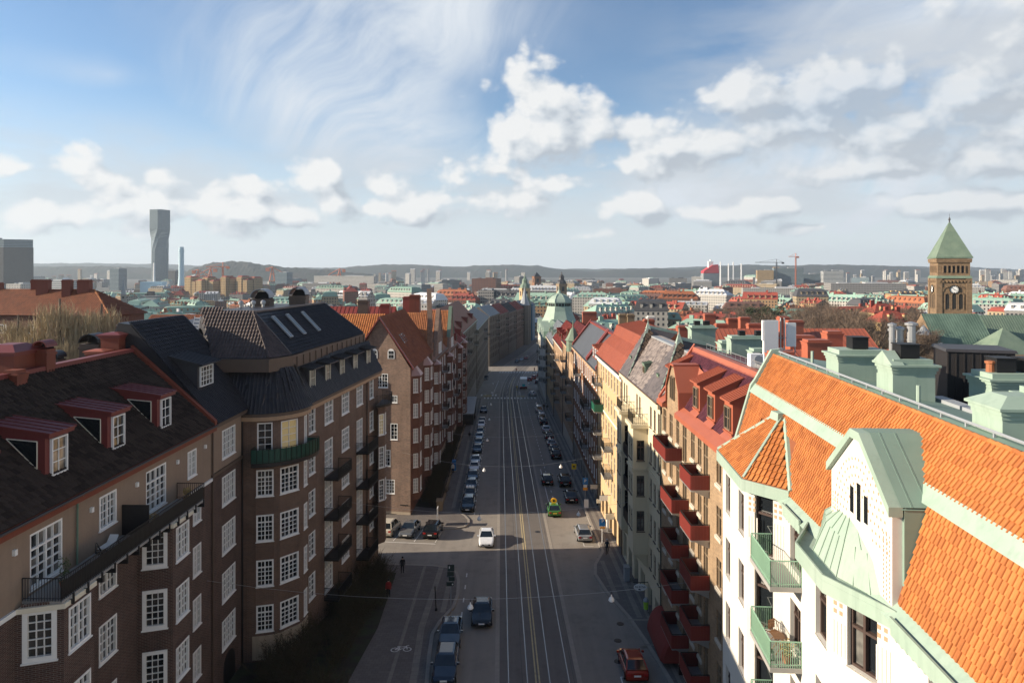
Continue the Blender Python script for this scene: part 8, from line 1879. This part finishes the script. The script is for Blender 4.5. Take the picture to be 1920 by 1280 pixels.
hang_sign('white box sign jutting from the ochre house, brightest of the row', 86.0, -.75, 1.0, .62, 'white', p=.4)
hang_sign('grey-beige box sign jutting out beside the blue parking sign', 83.0, -2.0, 1.05, .68, 'cream_paint', p=.1); hang_sign('pale grey box sign farther along the ochre house', 95.2, -2.2, 1.0, .6, 'tin_grey', p=.4); hang_sign('small pale sign below the pale grey box sign', 92.4, -3.2, .6, .5, 'cream_paint', p=.3)
hang_sign('long black shop sign at the bottom right above the red car', 49.0, -.75, 1.05, .62, 'black', p=.06)
y, X = 64.4, RX(64.4); e = empty('oval_sign', (12.0, y, -1.6), 'white oval shop sign with dark lettering hanging from an iron bracket', 'shop sign'); b = MB(); b.ext([(12.0+.6*math.cos(2*PI*i/24), y-.04, -1.62+.32*math.sin(2*PI*i/24)) for i in range(24)], (0,.08,0)); b.build('panel', MT['white'], e)
b = MB(); b.tube([(X+.02,y,-1.16),(11.3,y,-1.16)], .035, 0, 5); b.tube([(12,y,-1.3),(12,y,-1.16)], .03, 0, 4); b.build('bracket', MT['iron'], e); text('Fat & Pals', 'black', .25, M.Translation((12.0, y-.05, -1.56)) @ FACE, parent=e)
b = MB(); b.ext([(12.0-.1+.09*math.cos(2*PI*i/8), y-.05, -1.8+.06*math.sin(2*PI*i/8)) for i in range(8)], (0,.008,0)); b.box(11.96,y-.05,-1.87,12.06,y-.042,-1.78); b.build('emblem', MT['black'], e)
# red barrel awning
e = empty('awning', (12.4, 56, -1.6), 'dark red rounded fabric awning over the shop door of the tan house', 'awning'); b = MB(); n = 8; m_('awning_red', plain, (.20,.03,.022), .85, .12, 1)
A_ = lambda t, y: (RX(y)-.02-1.35*math.sin(t*PI/2), y, -2.35+1.75*math.cos(t*PI/2)); Yw = (53.2,53.6,58.4,58.9); sc = (.86,1,1,.86)
for j in range(3):
 for k in range(n):
  q = [V(A_(k/n, Yw[j])), V(A_(k/n, Yw[j+1])), V(A_((k+1)/n, Yw[j+1])), V(A_((k+1)/n, Yw[j]))];
  for i, w in zip((0,3), (j,j)): q[i].x = RX(q[i].y)-(RX(q[i].y)-q[i].x)*sc[w]
  for i, w in zip((1,2), (j+1,j+1)): q[i].x = RX(q[i].y)-(RX(q[i].y)-q[i].x)*sc[w]
  b.add(q)
for j in (0, 3): b.add([(RX(Yw[j]),Yw[j],-2.35)]+[(RX(Yw[j])-(RX(Yw[j])-A_(k/n,Yw[j])[0])*sc[j],Yw[j],A_(k/n,Yw[j])[2]) for k in range(n+1)])
b.build('canopy', MT['awning_red'], e, smooth=False); b = MB(); b.tube([(RX(53.4)-1.2,53.4,-2.36),(RX(58.6)-1.2,58.6,-2.36)], .025, 0, 5); b.build('frame', MT['iron'], e)
b = MB(); b.box(RX(45)-.5,41,-1.4,RX(45)-.0,48.0,-1.1); tag(b.build('shop_awning', MT['awning_red']), 'narrow folded red awning along the wall at the bottom right', 'awning')
e = empty('litter_bin', (12.3, 63.2, g(63.2)), 'litter bin with a bright green bag by the cream house wall', 'litter bin'); z = g(63.2)+.14; b = MB(); b.lathe((12.3,63.2,z+.25), [(.2,0),(.24,.7)], n=10); b.build('bag', MT['neon'], e); b = MB(); b.lathe((12.3,63.2,z+.96), [(.26,0),(.26,.1),(.12,.3)], n=10); b.tube([(12.52,63.2,z),(12.52,63.2,z+1.1)], .04, 0, 5); b.build('holder', MT['tin_grey'], e)
e = empty('utility_cabinet', (11.75, 70.4, g(70.4)), 'grey utility cabinet on the right pavement by the arches', 'cabinet'); z = g(70.4)+.14; b = MB(); b.box(11.5,70.2,z,12.0,71.0,z+1.35); b.build('body', MT['tin_grey'], e); b = MB(); b.box(11.46,70.16,z+1.351,12.04,71.04,z+1.42); b.build('roof', MT['concrete'], e)
e = empty('pavement_board', (10.4, 96.3, g(96.3)), 'small white A-board standing on the right pavement', 'sign'); z = g(96.3)+.14; b = MB(); b.ext([(10.1,96.1,z),(10.7,96.1,z),(10.7,96.28,z+1.15),(10.1,96.28,z+1.15)], (0,.03,0)); b.ext([(10.1,96.5,z),(10.7,96.5,z),(10.7,96.32,z+1.15),(10.1,96.32,z+1.15)], (0,.03,0)); b.build('panel', MT['white'], e)
e = empty('meter_post', (10.9, 86.6, g(86.6)), 'white ticket machine against the ochre house', 'ticket machine'); z = g(86.6)+.14; b = MB(); b.box(11.85,85.9,z+.5,12.15,86.4,z+1.7); b.build('body', MT['white'], e); b = MB(); b.box(11.95,86.0,z,12.05,86.3,z+.5); b.build('foot', MT['steel'], e)
e = empty('post_box', (-9.9, 118, g(118)), 'tall blue box on the left pavement beside the hedge', 'box'); z = g(118)+.14; b = MB(); b.box(-10.25,117.7,z+.2,-9.6,118.3,z+1.9); b.build('body', MT['sign_blue'], e); b = MB(); b.box(-10.3,117.65,z,-9.55,118.35,z+.19); b.build('plinth', MT['concrete'], e)
e = empty('market_tent', (11.2, 236, g(236)), 'red pointed canopy on the far right pavement', 'canopy'); b = MB(); z = g(236)+.14; b.lathe((10.9,235,z+2.2), [(1.6,0),(.1,1.7)], n=4, a0=PI/4); b.build('canopy', MT['tin_red'], e); b = MB(); [b.tube([(10.9+dx,235+dy,z),(10.9+dx,235+dy,z+2.25)], .05, 0, 4) for dx in (-1,1) for dy in (-1,1)]; b.build('leg', MT['steel'], e)
for i, (x, y) in enumerate(((1.7,236),(-1.5,236.4),(5.2,214.5),(-1.7,214.5))): b = MB(); z = g(y); b.tube([(x,y,z),(x,y,z+1.0)], .07, 0, 6); b.obox((x,y), 0, .4, .2, z+1, z+1.6); tag(b.build('traffic_post', MT['sign_yellow' if i == 0 else 'tin_grey'])  , ['yellow beacon post in the middle of the far tram stop','grey post left of the yellow beacon','grey post beside the pale car','grey post left of the tracks at the far crossing'][i], 'post', 'posts at the far crossing')
for i, (s, y) in enumerate(((-4.2,219),(-4.2,221.5),(6.5,219))): b = MB(); b.obox((sx(s,y),y), 0, 2.6, .7, g(y), g(y)+.2); b.obox((sx(s,y),y), 0, 2.4, .5, g(y)+.2, g(y)+.26); tag(b.build('traffic_island', MT['yellow_paint']), ['low yellow-edged traffic island left of the tracks, nearer of two','low yellow-edged traffic island left of the tracks, farther of two','low yellow-edged traffic island right of the tracks'][i], 'traffic island', 'traffic islands')
# fence and shelter in the left gardens
b = MB(); x0, y0 = -11.2, 176; b.obox((x0,y0), .02, 3.4, 22, g(y0)-1, g(y0)+3.3); o = b.build('garden_house', MT['ext_black']); tag(o, 'long dark flat-roofed garden building on the left pavement past the hedges', 'building'); b = MB(); b.obox((x0,y0), .02, 3.7, 22.4, g(y0)+3.301, g(y0)+3.5); b.build('roof', MT['tin_grey'], o)
b = MB(); z = g(95)+.15; b.obox((-10.0,95.2), .03, .8, 1.2, z, z+1.25); b.obox((-10.0,95.2), .03, .95, 1.35, z+1.25, z+1.4); tag(b.build('gate_pier', MT['stone_sand']), 'stone gate pier at the corner of the left front garden', 'gate pier')
for k in range(9):
 y = 96.4+k*8; b = MB(); xf_ = lambda y: -9.95-.0205*(y-95); f = Fr((xf_(y),y),(xf_(y+7.7),y+7.7)); zf = lambda y: g(y)+.14
 a, c = V((xf_(y),y,zf(y))), V((xf_(y+7.7),y+7.7,zf(y+7.7))); w = V((.25,0,0)); b.hexa([a-w,a+w,c+w,c-w]+[p+V((0,0,.55)) for p in (a-w,a+w,c+w,c-w)]); e = b.build('garden_wall', MT['stone_sand']); tag(e, ['first','second','third','fourth','fifth','sixth','seventh','eighth','ninth'][k]+' length of the low stone wall along the left gardens, counted from the gate pier', 'wall', 'garden wall lengths')
 r = MB()
 for i in range(20): p = a.lerp(c, (i+.5)/20)+V((0,0,.55)); r.tube([p, p+V((0,0,.7))], .014, 0, 3, cap=False)
 r.tube([a+V((0,0,1.2)), c+V((0,0,1.2))], .022, 0, 4); r.build('railing', MT['iron'], e)
# ------------------------------------------------------------ things on the balconies
def pot_plant(label, x, y, z, h, dry=False, n=110):
 e = empty('potted_plant', (x,y,z), label, 'plant'); b = MB(); b.lathe((x,y,z), [(.14,0),(.2,.32),(.22,.36)], n=9); b.build('pot', MT['terracotta'], e); b = MB(); r = random.Random(3)
 b.tube([(x,y,z+.3),(x,y,z+h*.6)], .02, 0, 4)
 for i in range(n):
  t = r.random(); p = V((x,y,z+.35+t*(h-.35)))+V((r.gauss(0,.13),r.gauss(0,.13),0)); d = V((r.gauss(0,1),r.gauss(0,1),r.gauss(.3,.8))).normalized()*.13; w = d.orthogonal().normalized()*.03; b.add([p-w,p+w,p+d])
 b.build('foliage', MT['leaf_dry' if dry else 'leaf'], e)
pot_plant('tall potted shrub at the near end of the long balcony', -20.3, 31.2, 13.56, 1.5); pot_plant('potted plant in the middle of the long balcony by the divider', -20.0, 38.4, 13.56, .9, True); pot_plant('bushy dry plant at the far end of the long balcony', -20.1, 42.6, 13.56, 1.0, True, 200)
def chair(label, x, y, z, a, mt, wood=True):
 e = empty('garden_chair', (x,y,z), label, 'chair'); ca, sa = math.cos(a), math.sin(a); P = lambda u, v, h: (x+u*ca-v*sa, y+u*sa+v*ca, z+h)
 for i in range(5): b = MB(); v = -.2+i*.1; b.hexa([P(-.21,v-.04,.42),P(.21,v-.04,.42),P(.21,v+.04,.42),P(-.21,v+.04,.42),P(-.21,v-.04,.445),P(.21,v-.04,.445),P(.21,v+.04,.445),P(-.21,v+.04,.445)]); b.build('slat', MT[mt], e)
 for i in range(4): b = MB(); h = .55+i*.1; b.hexa([P(-.21,.23,h),P(.21,.23,h),P(.21,.25,h),P(-.21,.25,h),P(-.21,.25,h+.07),P(.21,.25,h+.07),P(.21,.27,h+.07),P(-.21,.27,h+.07)]); b.build('back_slat', MT[mt], e)
 for u in (-.21,.21):
  b = MB(); b.tube([P(u,-.22,0),P(u,.2,.9)], .018, 0, 4); b.build('leg', MT[mt], e); b = MB(); b.tube([P(u,.25,0),P(u,-.15,.43)], .018, 0, 4); b.build('leg', MT[mt], e)
zb_ = 11.27+.0
chair('wooden folding chair on the second mint balcony', WX(31)-.45, 31.0, zb_, .5, 'wood'); e = empty('folding_table', (WX(30.2)-.55,30.2,zb_), 'small wooden folding table on the second mint balcony', 'table'); x, y = WX(30.2)-.55, 30.2
for i in range(5): b = MB(); b.box(x-.3,y-.28+i*.115,zb_+.7,x+.3,y-.18+i*.115,zb_+.725); b.build('slat', MT['wood'], e)
for s in (-1,1): b = MB(); b.tube([(x-.25,y+s*.22,zb_),(x+.25,y+s*.22,zb_+.7)], .02, 0, 4); b.build('leg', MT['wood'], e); b = MB(); b.tube([(x+.25,y+s*.22,zb_),(x-.25,y+s*.22,zb_+.7)], .02, 0, 4); b.build('leg', MT['wood'], e)
pot_plant('dry straw-coloured plant on the second mint balcony', WX(29.4)-.5, 29.4, zb_, .9, True, 220)
e = empty('lantern', (WX(29.6)-1.1, 29.6, zb_), 'black lantern standing on the second mint balcony', 'lantern'); b = MB(); x, y = WX(29.6)-1.1, 29.6; b.obox((x,y), 0, .2, .2, zb_, zb_+.04); b.obox((x,y), 0, .2, .2, zb_+.36, zb_+.4); b.obox((x,y), 0, .16, .16, zb_+.4, zb_+.5, t=.2); [b.tube([(x+i,y+j,zb_),(x+i,y+j,zb_+.4)], .014, 0, 4) for i in (-.09,.09) for j in (-.09,.09)]; b.build('frame', MT['black'], e); b = MB(); b.lathe((x,y,zb_+.04), [(.05,0),(.05,.2)], n=8); b.build('candle', MT['white'], e)
chair('dark metal chair on the long balcony near the drainpipe', -20.4, 34.2, 13.56, 2.2, 'iron'); e = empty('lounger', (-20.8,35.6,13.56), 'grey lounger with a pale cushion on the long balcony', 'lounger'); b = MB(); b.ext([(-21.2,35.2,13.8),(-21.2,36.0,13.8),(-21.2,36.3,14.1),(-21.2,36.3,14.04),(-21.2,36.0,13.74),(-21.2,35.2,13.74)], (.45,0,0)); b.build('cushion', MT['white'], e); b = MB(); [b.tube([(x,y,13.56),(x,y,13.8)], .02, 0, 4) for x in (-21.25,-20.75) for y in (35.1,36.3)]; b.build('leg', MT['iron'], e)
# ------------------------------------------------------------ people
def person(label, x, y, a, stride, coat, legs, hair, dz=.14, group=None, bag=None):
 """one continuous skinned body: pelvis, spine, head, limbs with tapering radii"""
 s = stride; J = [((0,0,.95),.15),((0,.0,1.2),.155),((0,-.01,1.42),.16),((0,-.005,1.52),.06),((0,.01,1.64),.092),((0,.0,1.74),.075),
  ((.1,0,.9),.1),((.11,.10*s+.02,.5),.07),((.11,-.05*s,.1),.05),((.11,-.05*s+.13,.05),.04),((-.1,0,.9),.1),((-.11,-.08*s+.03,.5),.07),((-.11,-.33*s,.12),.05),((-.11,-.33*s+.12,.05),.04),
  ((.2,0,1.4),.07),((.25,-.08*s,1.12),.055),((.24,.06*s+.03,.88),.042),((.235,.09*s+.04,.79),.036),((-.2,0,1.4),.07),((-.25,.10*s,1.12),.055),((-.24,.22*s+.03,.9),.042),((-.235,.26*s+.04,.81),.036)]
 E_ = [(0,1),(1,2),(2,3),(3,4),(4,5),(0,6),(6,7),(7,8),(8,9),(0,10),(10,11),(11,12),(12,13),(2,14),(14,15),(15,16),(16,17),(2,18),(18,19),(19,20),(20,21)]
 me = bpy.data.meshes.new('tmp'); me.from_pydata([j[0] for j in J], E_, []); o = bpy.data.objects.new('tmp', me); C.objects.link(o); o.modifiers.new('s', 'SKIN'); sv = me.skin_vertices[0].data
 for i, (p, r) in enumerate(J): sv[i].radius = (r*1.05, r*(.72 if i in (0,1,2) else .95)); sv[i].use_root = i == 0
 o.modifiers.new('d', 'SUBSURF').levels = 1; o.modifiers['d'].render_levels = 1
 bpy.context.view_layer.update(); dg = bpy.context.evaluated_depsgraph_get(); m = bpy.data.meshes.new_from_object(o.evaluated_get(dg)); bpy.data.objects.remove(o); m.name = 'person'
 m.materials.clear()
 for q in (coat, legs, 'skin', 'black'): m.materials.append(MT[q])
 for p in m.polygons:
  c = p.center; p.use_smooth = True; p.material_index = 2 if c.z > 1.53 or (abs(c.x) > .19 and c.z < .86 and c.z > .7) else (3 if c.z < .1 else (1 if c.z < .86 else 0))
 e = link('person', m, None, frame_at(x, y, a, dz-.02)); tag(e, label, 'person', group); ORG[e.name] = V((0,0,0))
 b = MB(); b.lathe((0,-.012,1.66), [(.1,-.02),(.108,.05),(.085,.12),(.03,.145)], n=10); b.build('hair', MT[hair], e, smooth=True)
 b = MB(); b.box(-.1,-.12,.0,-.04,.12,.06)
 if bag: b = MB(); b.box(-.16,-.3,1.05,.16,-.15,1.45); b.build('rucksack', MT[bag], e)
m_('skin', plain, (.45,.27,.19), .6, .05, 5); m_('cloth_navy', plain, (.02,.025,.04), .9, .15, 5); m_('cloth_black', plain, (.012,.012,.014), .9, .15, 5); m_('cloth_grey', plain, (.1,.1,.1), .9, .15, 5); m_('cloth_white', plain, (.55,.53,.5), .9, .1, 5); m_('cloth_red', plain, (.28,.03,.025), .9, .1, 5); m_('hair_grey', plain, (.5,.48,.45), .8, .1, 8); m_('hair_dark', plain, (.02,.015,.012), .6, .1, 8)
person('grey-haired person in a dark coat walking in the sunlit patch on the right pavement', 10.75, 77.7, PI, 1, 'cloth_navy', 'cloth_black', 'hair_grey'); person('person in black standing at the corner behind the bushes on the left', -11.5, 72.2, .3, .1, 'cloth_black', 'cloth_black', 'hair_dark'); person('person in white top and dark trousers by the left hedge near the blue box', -10.0, 116.2, PI, .6, 'cloth_white', 'cloth_black', 'hair_dark')
for i, (x, y, c, l, lab) in enumerate(((-9.0,146,'cloth_black','cloth_grey','dark walker on the left pavement level with the grey parked cars'),(-9.3,171,'cloth_black','cloth_black','dark walker on the left pavement past the hedges'),(-10.6,196,'cloth_grey','cloth_black','walker in grey at the left corner by the far crossing'),(-10.9,206,'cloth_navy','cloth_black','walker in navy at the left corner by the far crossing'),(8.8,189,'cloth_black','cloth_black','left of two dark walkers by the right-hand vans'),(9.6,188,'cloth_black','cloth_grey','right of two dark walkers by the right-hand vans'),(9.7,231,'cloth_black','cloth_black','dark walker under the red canopy at the far right'),(1.8,290,'cloth_red','cloth_black','person in red crossing the far sunlit strip'),(9.5,292,'cloth_red','cloth_black','second person in red near the domed house corner'))): person(lab, x, y, rnd.choice([0,PI]), rnd.uniform(.5,1), c, l, 'hair_dark', .14 if x < -8 or x > 8.5 and y < 250 else .02)
person('person in a red jacket half hidden by the bushes on the left path', -11.9, 66.2, PI, .5, 'cloth_red', 'cloth_black', 'hair_dark')
# ------------------------------------------------------------ trees and shrubs
def wood(name, c, c2): return plain(name, c, .95, .3, 2, hue=c2)
MT['bark'] = wood('bark', (.10,.08,.06), (.16,.13,.10)); MT['twig'] = plain('twig', (.15,.105,.075), .95, .3, .6, hue=(.10,.075,.055), objvar=.25); MT['twig_pale'] = plain('twig_pale', (.42,.34,.21), .95, .25, .8, hue=(.30,.23,.14), objvar=.15); MT['twig_dark'] = plain('twig_dark', (.075,.055,.035), .95, .4, .9, hue=(.045,.045,.022)); MT['needle'] = plain('needle', (.03,.045,.02), .9, .4, 1.2, hue=(.055,.065,.025)); MT['leaf_bush'] = plain('leaf_bush', (.05,.055,.022), .9, .4, 1.5, hue=(.09,.065,.03))
def ribbon(b, p, q, w, r):
 d = (q-p); s = d.cross(V((r.gauss(0,1), r.gauss(0,1), r.gauss(0,1))))
 if s.length < 1e-6: return
 s = s.normalized()*w; b.add([p-s, p+s, q+s*.35, q-s*.35])
def bare_tree(seed, H, spread, tw, fast=False):
 r = random.Random(seed); t = MB(); c = MB()
 def grow(p, d, L, rad, lv):
  n = 3; pts = [p]; dd = d.copy()
  for i in range(n): dd = (dd+V((r.gauss(0,.12), r.gauss(0,.12), r.gauss(.03 if not fast else .15,.06)))).normalized(); pts.append(pts[-1]+dd*L/n)
  if lv < 3: t.tube(pts, rad, 0, 5 if lv < 2 else 4, r2=rad*.55, cap=False)
  else: ribbon(c, pts[0], pts[1], rad*1.0, r); ribbon(c, pts[1], pts[3], rad*.8, r)
  if lv >= 4:
   for k in range(4): q = pts[r.randint(1,3)]; ribbon(c, q, q+(dd+V((r.gauss(0,.6),r.gauss(0,.6),r.gauss(.15,.5)))).normalized()*L*r.uniform(.5,1), tw, r)
   return
  for k in range({0: 6, 1: 5, 2: 5, 3: 4}[lv]):
   q = pts[1+min(2, int(r.random()*3))] if lv else p+(pts[-1]-p)*r.uniform(.35, 1); ang = r.uniform(0, 2*PI); up = r.uniform(.35,.95) if not fast else r.uniform(1.8,3.2)
   nd = (V((math.cos(ang)*spread, math.sin(ang)*spread, up))+dd*.7).normalized(); grow(q, nd, L*r.uniform(.5,.72), rad*.5, lv+1)
 grow(V((0,0,0)), V((0,0,1)), H*.48, H*.018, 0); return t, c
TP = {}
def tree_proto(kind, seed):
 k = (kind, seed)
 if k in TP: return TP[k]
 if kind == 'bare': t, c = bare_tree(seed, 16, .95, .035); ms = (MT['bark'], MT['twig'])
 elif kind == 'poplar':
  r = random.Random(seed); t = MB(); c = MB(); t.tube([(0,0,0),(.1,0,5),(0,.1,11)], .22, 0, 6, r2=.08)
  for i in range(950):
   h = r.uniform(.5, 10.5); a = r.uniform(0, 2*PI); rr = min(1.9, .35+h*.32)*math.sqrt(r.random())*(1 if h < 8 else .75); p = V((rr*math.cos(a), rr*math.sin(a), h*.86)); L = r.uniform(1.2, 3.4)*(1 if h < 9 else .5); q = p+V((rr*.12*math.cos(a)+r.gauss(0,.12), rr*.12*math.sin(a)+r.gauss(0,.12), L)); ribbon(c, p, q, .028, r)
   for j in range(2): m = p.lerp(q, r.uniform(.3,.9)); ribbon(c, m, m+V((r.gauss(0,.2), r.gauss(0,.2), r.uniform(.3,.9))), .018, r)
  ms = (MT['bark'], MT['twig_pale'])
 elif kind == 'conifer':
  r = random.Random(seed); t = MB(); c = MB(); t.tube([(0,0,0),(0,0,14)], .3, 0, 6, r2=.06)
  for i in range(420):
   h = r.uniform(1.5, 15); a = r.uniform(0, 2*PI); R_ = (15.5-h)*.30*r.uniform(.5,1.1)+.3; p = V((0,0,h)); d = V((math.cos(a), math.sin(a), r.uniform(-.35,.05)))
   for j in range(6): m = p+d*R_*(.25+.75*(j+1)/6)+V((r.gauss(0,.18),r.gauss(0,.18),r.gauss(0,.14))); ribbon(c, m, m+(d+V((r.gauss(0,.5),r.gauss(0,.5),r.gauss(-.1,.4)))).normalized()*r.uniform(.5,1.1), .13, r)
  ms = (MT['bark'], MT['needle'])
 elif kind == 'round':
  r = random.Random(seed); t = MB(); c = MB(); t.tube([(0,0,0),(.1,0,6)], .3, 0, 6, r2=.15); K = [(V((r.gauss(0,2),r.gauss(0,2),r.uniform(5.5,10.5))), r.uniform(1.3,2.3)) for _ in range(16)]
  for i in range(3000): o, q = r.choice(K); d = V((r.gauss(0,1),r.gauss(0,1),r.gauss(0,1))).normalized(); p = o+d*q*r.uniform(.55,1); ribbon(c, p, p+V((r.gauss(0,1),r.gauss(0,1),r.gauss(0,1))).normalized()*.5, .14, r)
  ms = (MT['bark'], MT['needle'])
 else:  # shrub: dense twigs from the ground with a few leaves
  r = random.Random(seed); t = MB(); c = MB()
  for i in range(34):
   a = r.uniform(0, 2*PI); p = V((r.gauss(0,.25), r.gauss(0,.25), 0)); d = V((math.cos(a)*r.uniform(.1,.9), math.sin(a)*r.uniform(.1,.9), 1)).normalized(); L = r.uniform(.9,1.9); q = p+d*L; t.tube([p, p.lerp(q,.5)+V((0,0,.08)), q], .018, 0, 3, r2=.006, cap=False)
   for j in range(26):
    m = p.lerp(q, r.uniform(.25,1)); e = m+(d+V((r.gauss(0,.8),r.gauss(0,.8),r.gauss(.1,.5)))).normalized()*r.uniform(.15,.5); ribbon(c, m, e, .009, r)
    if j % 2: f = V((r.gauss(0,1),r.gauss(0,1),r.gauss(0,.6))).normalized()*.07; w = f.orthogonal().normalized()*.03; c.add([e-w, e+f*.5+w, e+f, e-f*.3], 1)
  ms = (MT['twig_dark'], [MT['twig_dark'], MT['leaf_bush']])
 tm = t.mesh('trunk', ms[0], uv=False); cm = c.mesh('crown', ms[1], uv=False); TP[k] = (tm, cm); return TP[k]
def tree(name, kind, seed, x, y, z, sc, label, group=None, cat='tree', wide=1):
 tm, cm = tree_proto(kind, seed); e = empty(name, (x, y, z), label, cat, group); e.rotation_euler = (0, 0, rnd.uniform(0, 6.28)); e.scale = (sc*wide, sc*wide, sc); link('trunk', tm, e); link('crown', cm, e); return e
for i, (x, y, s, lab) in enumerate(((-76,106,1.25,'bare straw-coloured upright tree, left of the group before the hip-roofed block'),(-72.6,104,1.05,'low bare straw-coloured tree in front of the upright ones'),(-69.2,105,1.5,'tall bare straw-coloured poplar in the middle of the group'),(-67.6,107,1.25,'bare straw-coloured poplar right behind the tallest one'),(-63.3,106,1.42,'bare straw-coloured poplar on the right of the group'),(-61.4,107,1.1,'lower bare poplar at the right edge of the group'),(-70.5,101,.95,'low bare bushy tree under the tall poplar'),(-66.5,102,.95,'low bare bushy tree between the two tall poplars'))):
 tree('bare_poplar', 'poplar', i % 3, x, y, 8.5, s*.92, lab, 'bare poplars', wide=1.35)
rp = random.Random(8); GP = 'bare brown trees in the park'; n = 0
while n < 120:
 px = rp.uniform(1380, 1735); y = rp.uniform(200, 480); x = at(px, y)
 if 1650 < px < 1712 and y < 310 and rp.random() < .8: continue
 s = rp.uniform(.95, 1.5); z = -7.5-(y-200)*.025; tree('park_tree', 'bare', rp.randint(0,4), x, y, z, s*.95, 'bare grey-brown park tree among many between the red chimneys and the church', GP); n += 1
for i in range(26):
 px = rp.uniform(1265, 1400); y = rp.uniform(430, 560); tree('park_tree', 'bare', rp.randint(0,4), at(px,y), y, -14, rp.uniform(.7,1.0), 'bare grey-brown tree behind the mint chimneys and red stacks', 'bare trees behind the red stacks')
for i in range(34):
 px = rp.choice([rp.uniform(1060,1190), rp.uniform(560,760), rp.uniform(1560,1700)]); y = rp.uniform(480, 620); tree('city_tree', 'bare', rp.randint(0,4), at(px,y), y, -19, rp.uniform(.75,1.05), 'bare tree standing between distant city blocks', 'bare trees between the city blocks')
for i in range(9):
 px = 1745+i*17; y = 190-rp.uniform(4,10); tree('churchyard_shrub', 'bare', i % 5, at(px,y), y, zz(676,y)-3, .36, 'bare reddish bush in front of the church aisle', 'bushes before the church')
tree('evergreen', 'round', 1, at(1440,330), 330, -6, 1.45, 'dark round evergreen rising from the bare park trees', wide=1.15); tree('evergreen', 'conifer', 2, at(1706,215), 215, -9, 1.35, 'dark conifer just left of the church tower'); tree('evergreen', 'conifer', 3, at(1690,225), 225, -10, 1.15, 'smaller dark conifer left of the tall conifer')
for i, (px, py, y, w, lab) in enumerate(((1668,602,300,17,'yellow house with a red roof half hidden by the park trees'),(1652,585,360,16,'red-roofed yellow house behind the park trees near the conifers'),(1600,588,430,30,'long house with a red roof beyond the bare park trees'))):
 b, m = cblock(at(px,y), y, w, 12, .15, -25, zz(py,y)+25, 4.6, CW['yellow'], MT['r_red'], 'hip', 2, i); tag(b.build('park_house', m), lab, 'house')
rs = random.Random(12); k = 0
spots = []
while len(spots) < 40:
 x, y = rs.uniform(-18.5,-12.4), rs.uniform(44,73)
 lim = -19.2+.118*(y-54)+1.6 if y > 54 else -19
 edge = -12.6 if y < 66 else -12.9
 if x < lim or x > edge or any((x-a)**2+(y-c)**2 < .75 for a, c in spots): continue
 spots.append((x, y))
for x, y in spots: tree('shrub', 'shrub', rs.randint(0,3), x, y, g(y)+.15, rs.uniform(.95,1.7), 'brown leafless shrub in the thicket beside the corner house', 'shrubs beside the corner house', 'shrub')
k = 0
for y in np.arange(97.5, 170, 1.9):
 for j in range(2):
  x = rs.uniform(-12.9+(y-97)*-.0, -10.6-.02*(y-97));
  if k % 7 == 3: k += 1; continue
  tree('garden_shrub', 'shrub', rs.randint(0,3), x, y+rs.uniform(-.8,.8), g(y)+.15, rs.uniform(.8,1.5), 'dark shrub in the left front gardens behind the low wall', 'front garden shrubs', 'shrub'); k += 1
tree('street_tree', 'bare', 2, sx(12.6,318), 318, g(318), .55, 'bare tree on the right just past the far sunlit strip'); tree('street_tree', 'bare', 3, sx(12.6,334), 334, g(334), .55, 'bare tree on the right, second past the far sunlit strip')
# ------------------------------------------------------------ haze
b = MB(); b.box(-5600,-60,-29,5600,8600,252); hm = bpy.data.materials.new('haze'); hm.use_nodes = True; t = hm.node_tree; t.nodes.clear(); pv = t.nodes.new('ShaderNodeVolumePrincipled'); pv.inputs['Color'].default_value = (.72,.86,1,1); pv.inputs['Density'].default_value = HAZE; pv.inputs['Anisotropy'].default_value = .2
mo = t.nodes.new('ShaderNodeOutputMaterial'); t.links.new(pv.outputs[0], mo.inputs['Volume']); o = b.build('haze', hm); tag(o, kind='stuff'); o.display_type = 'WIRE'
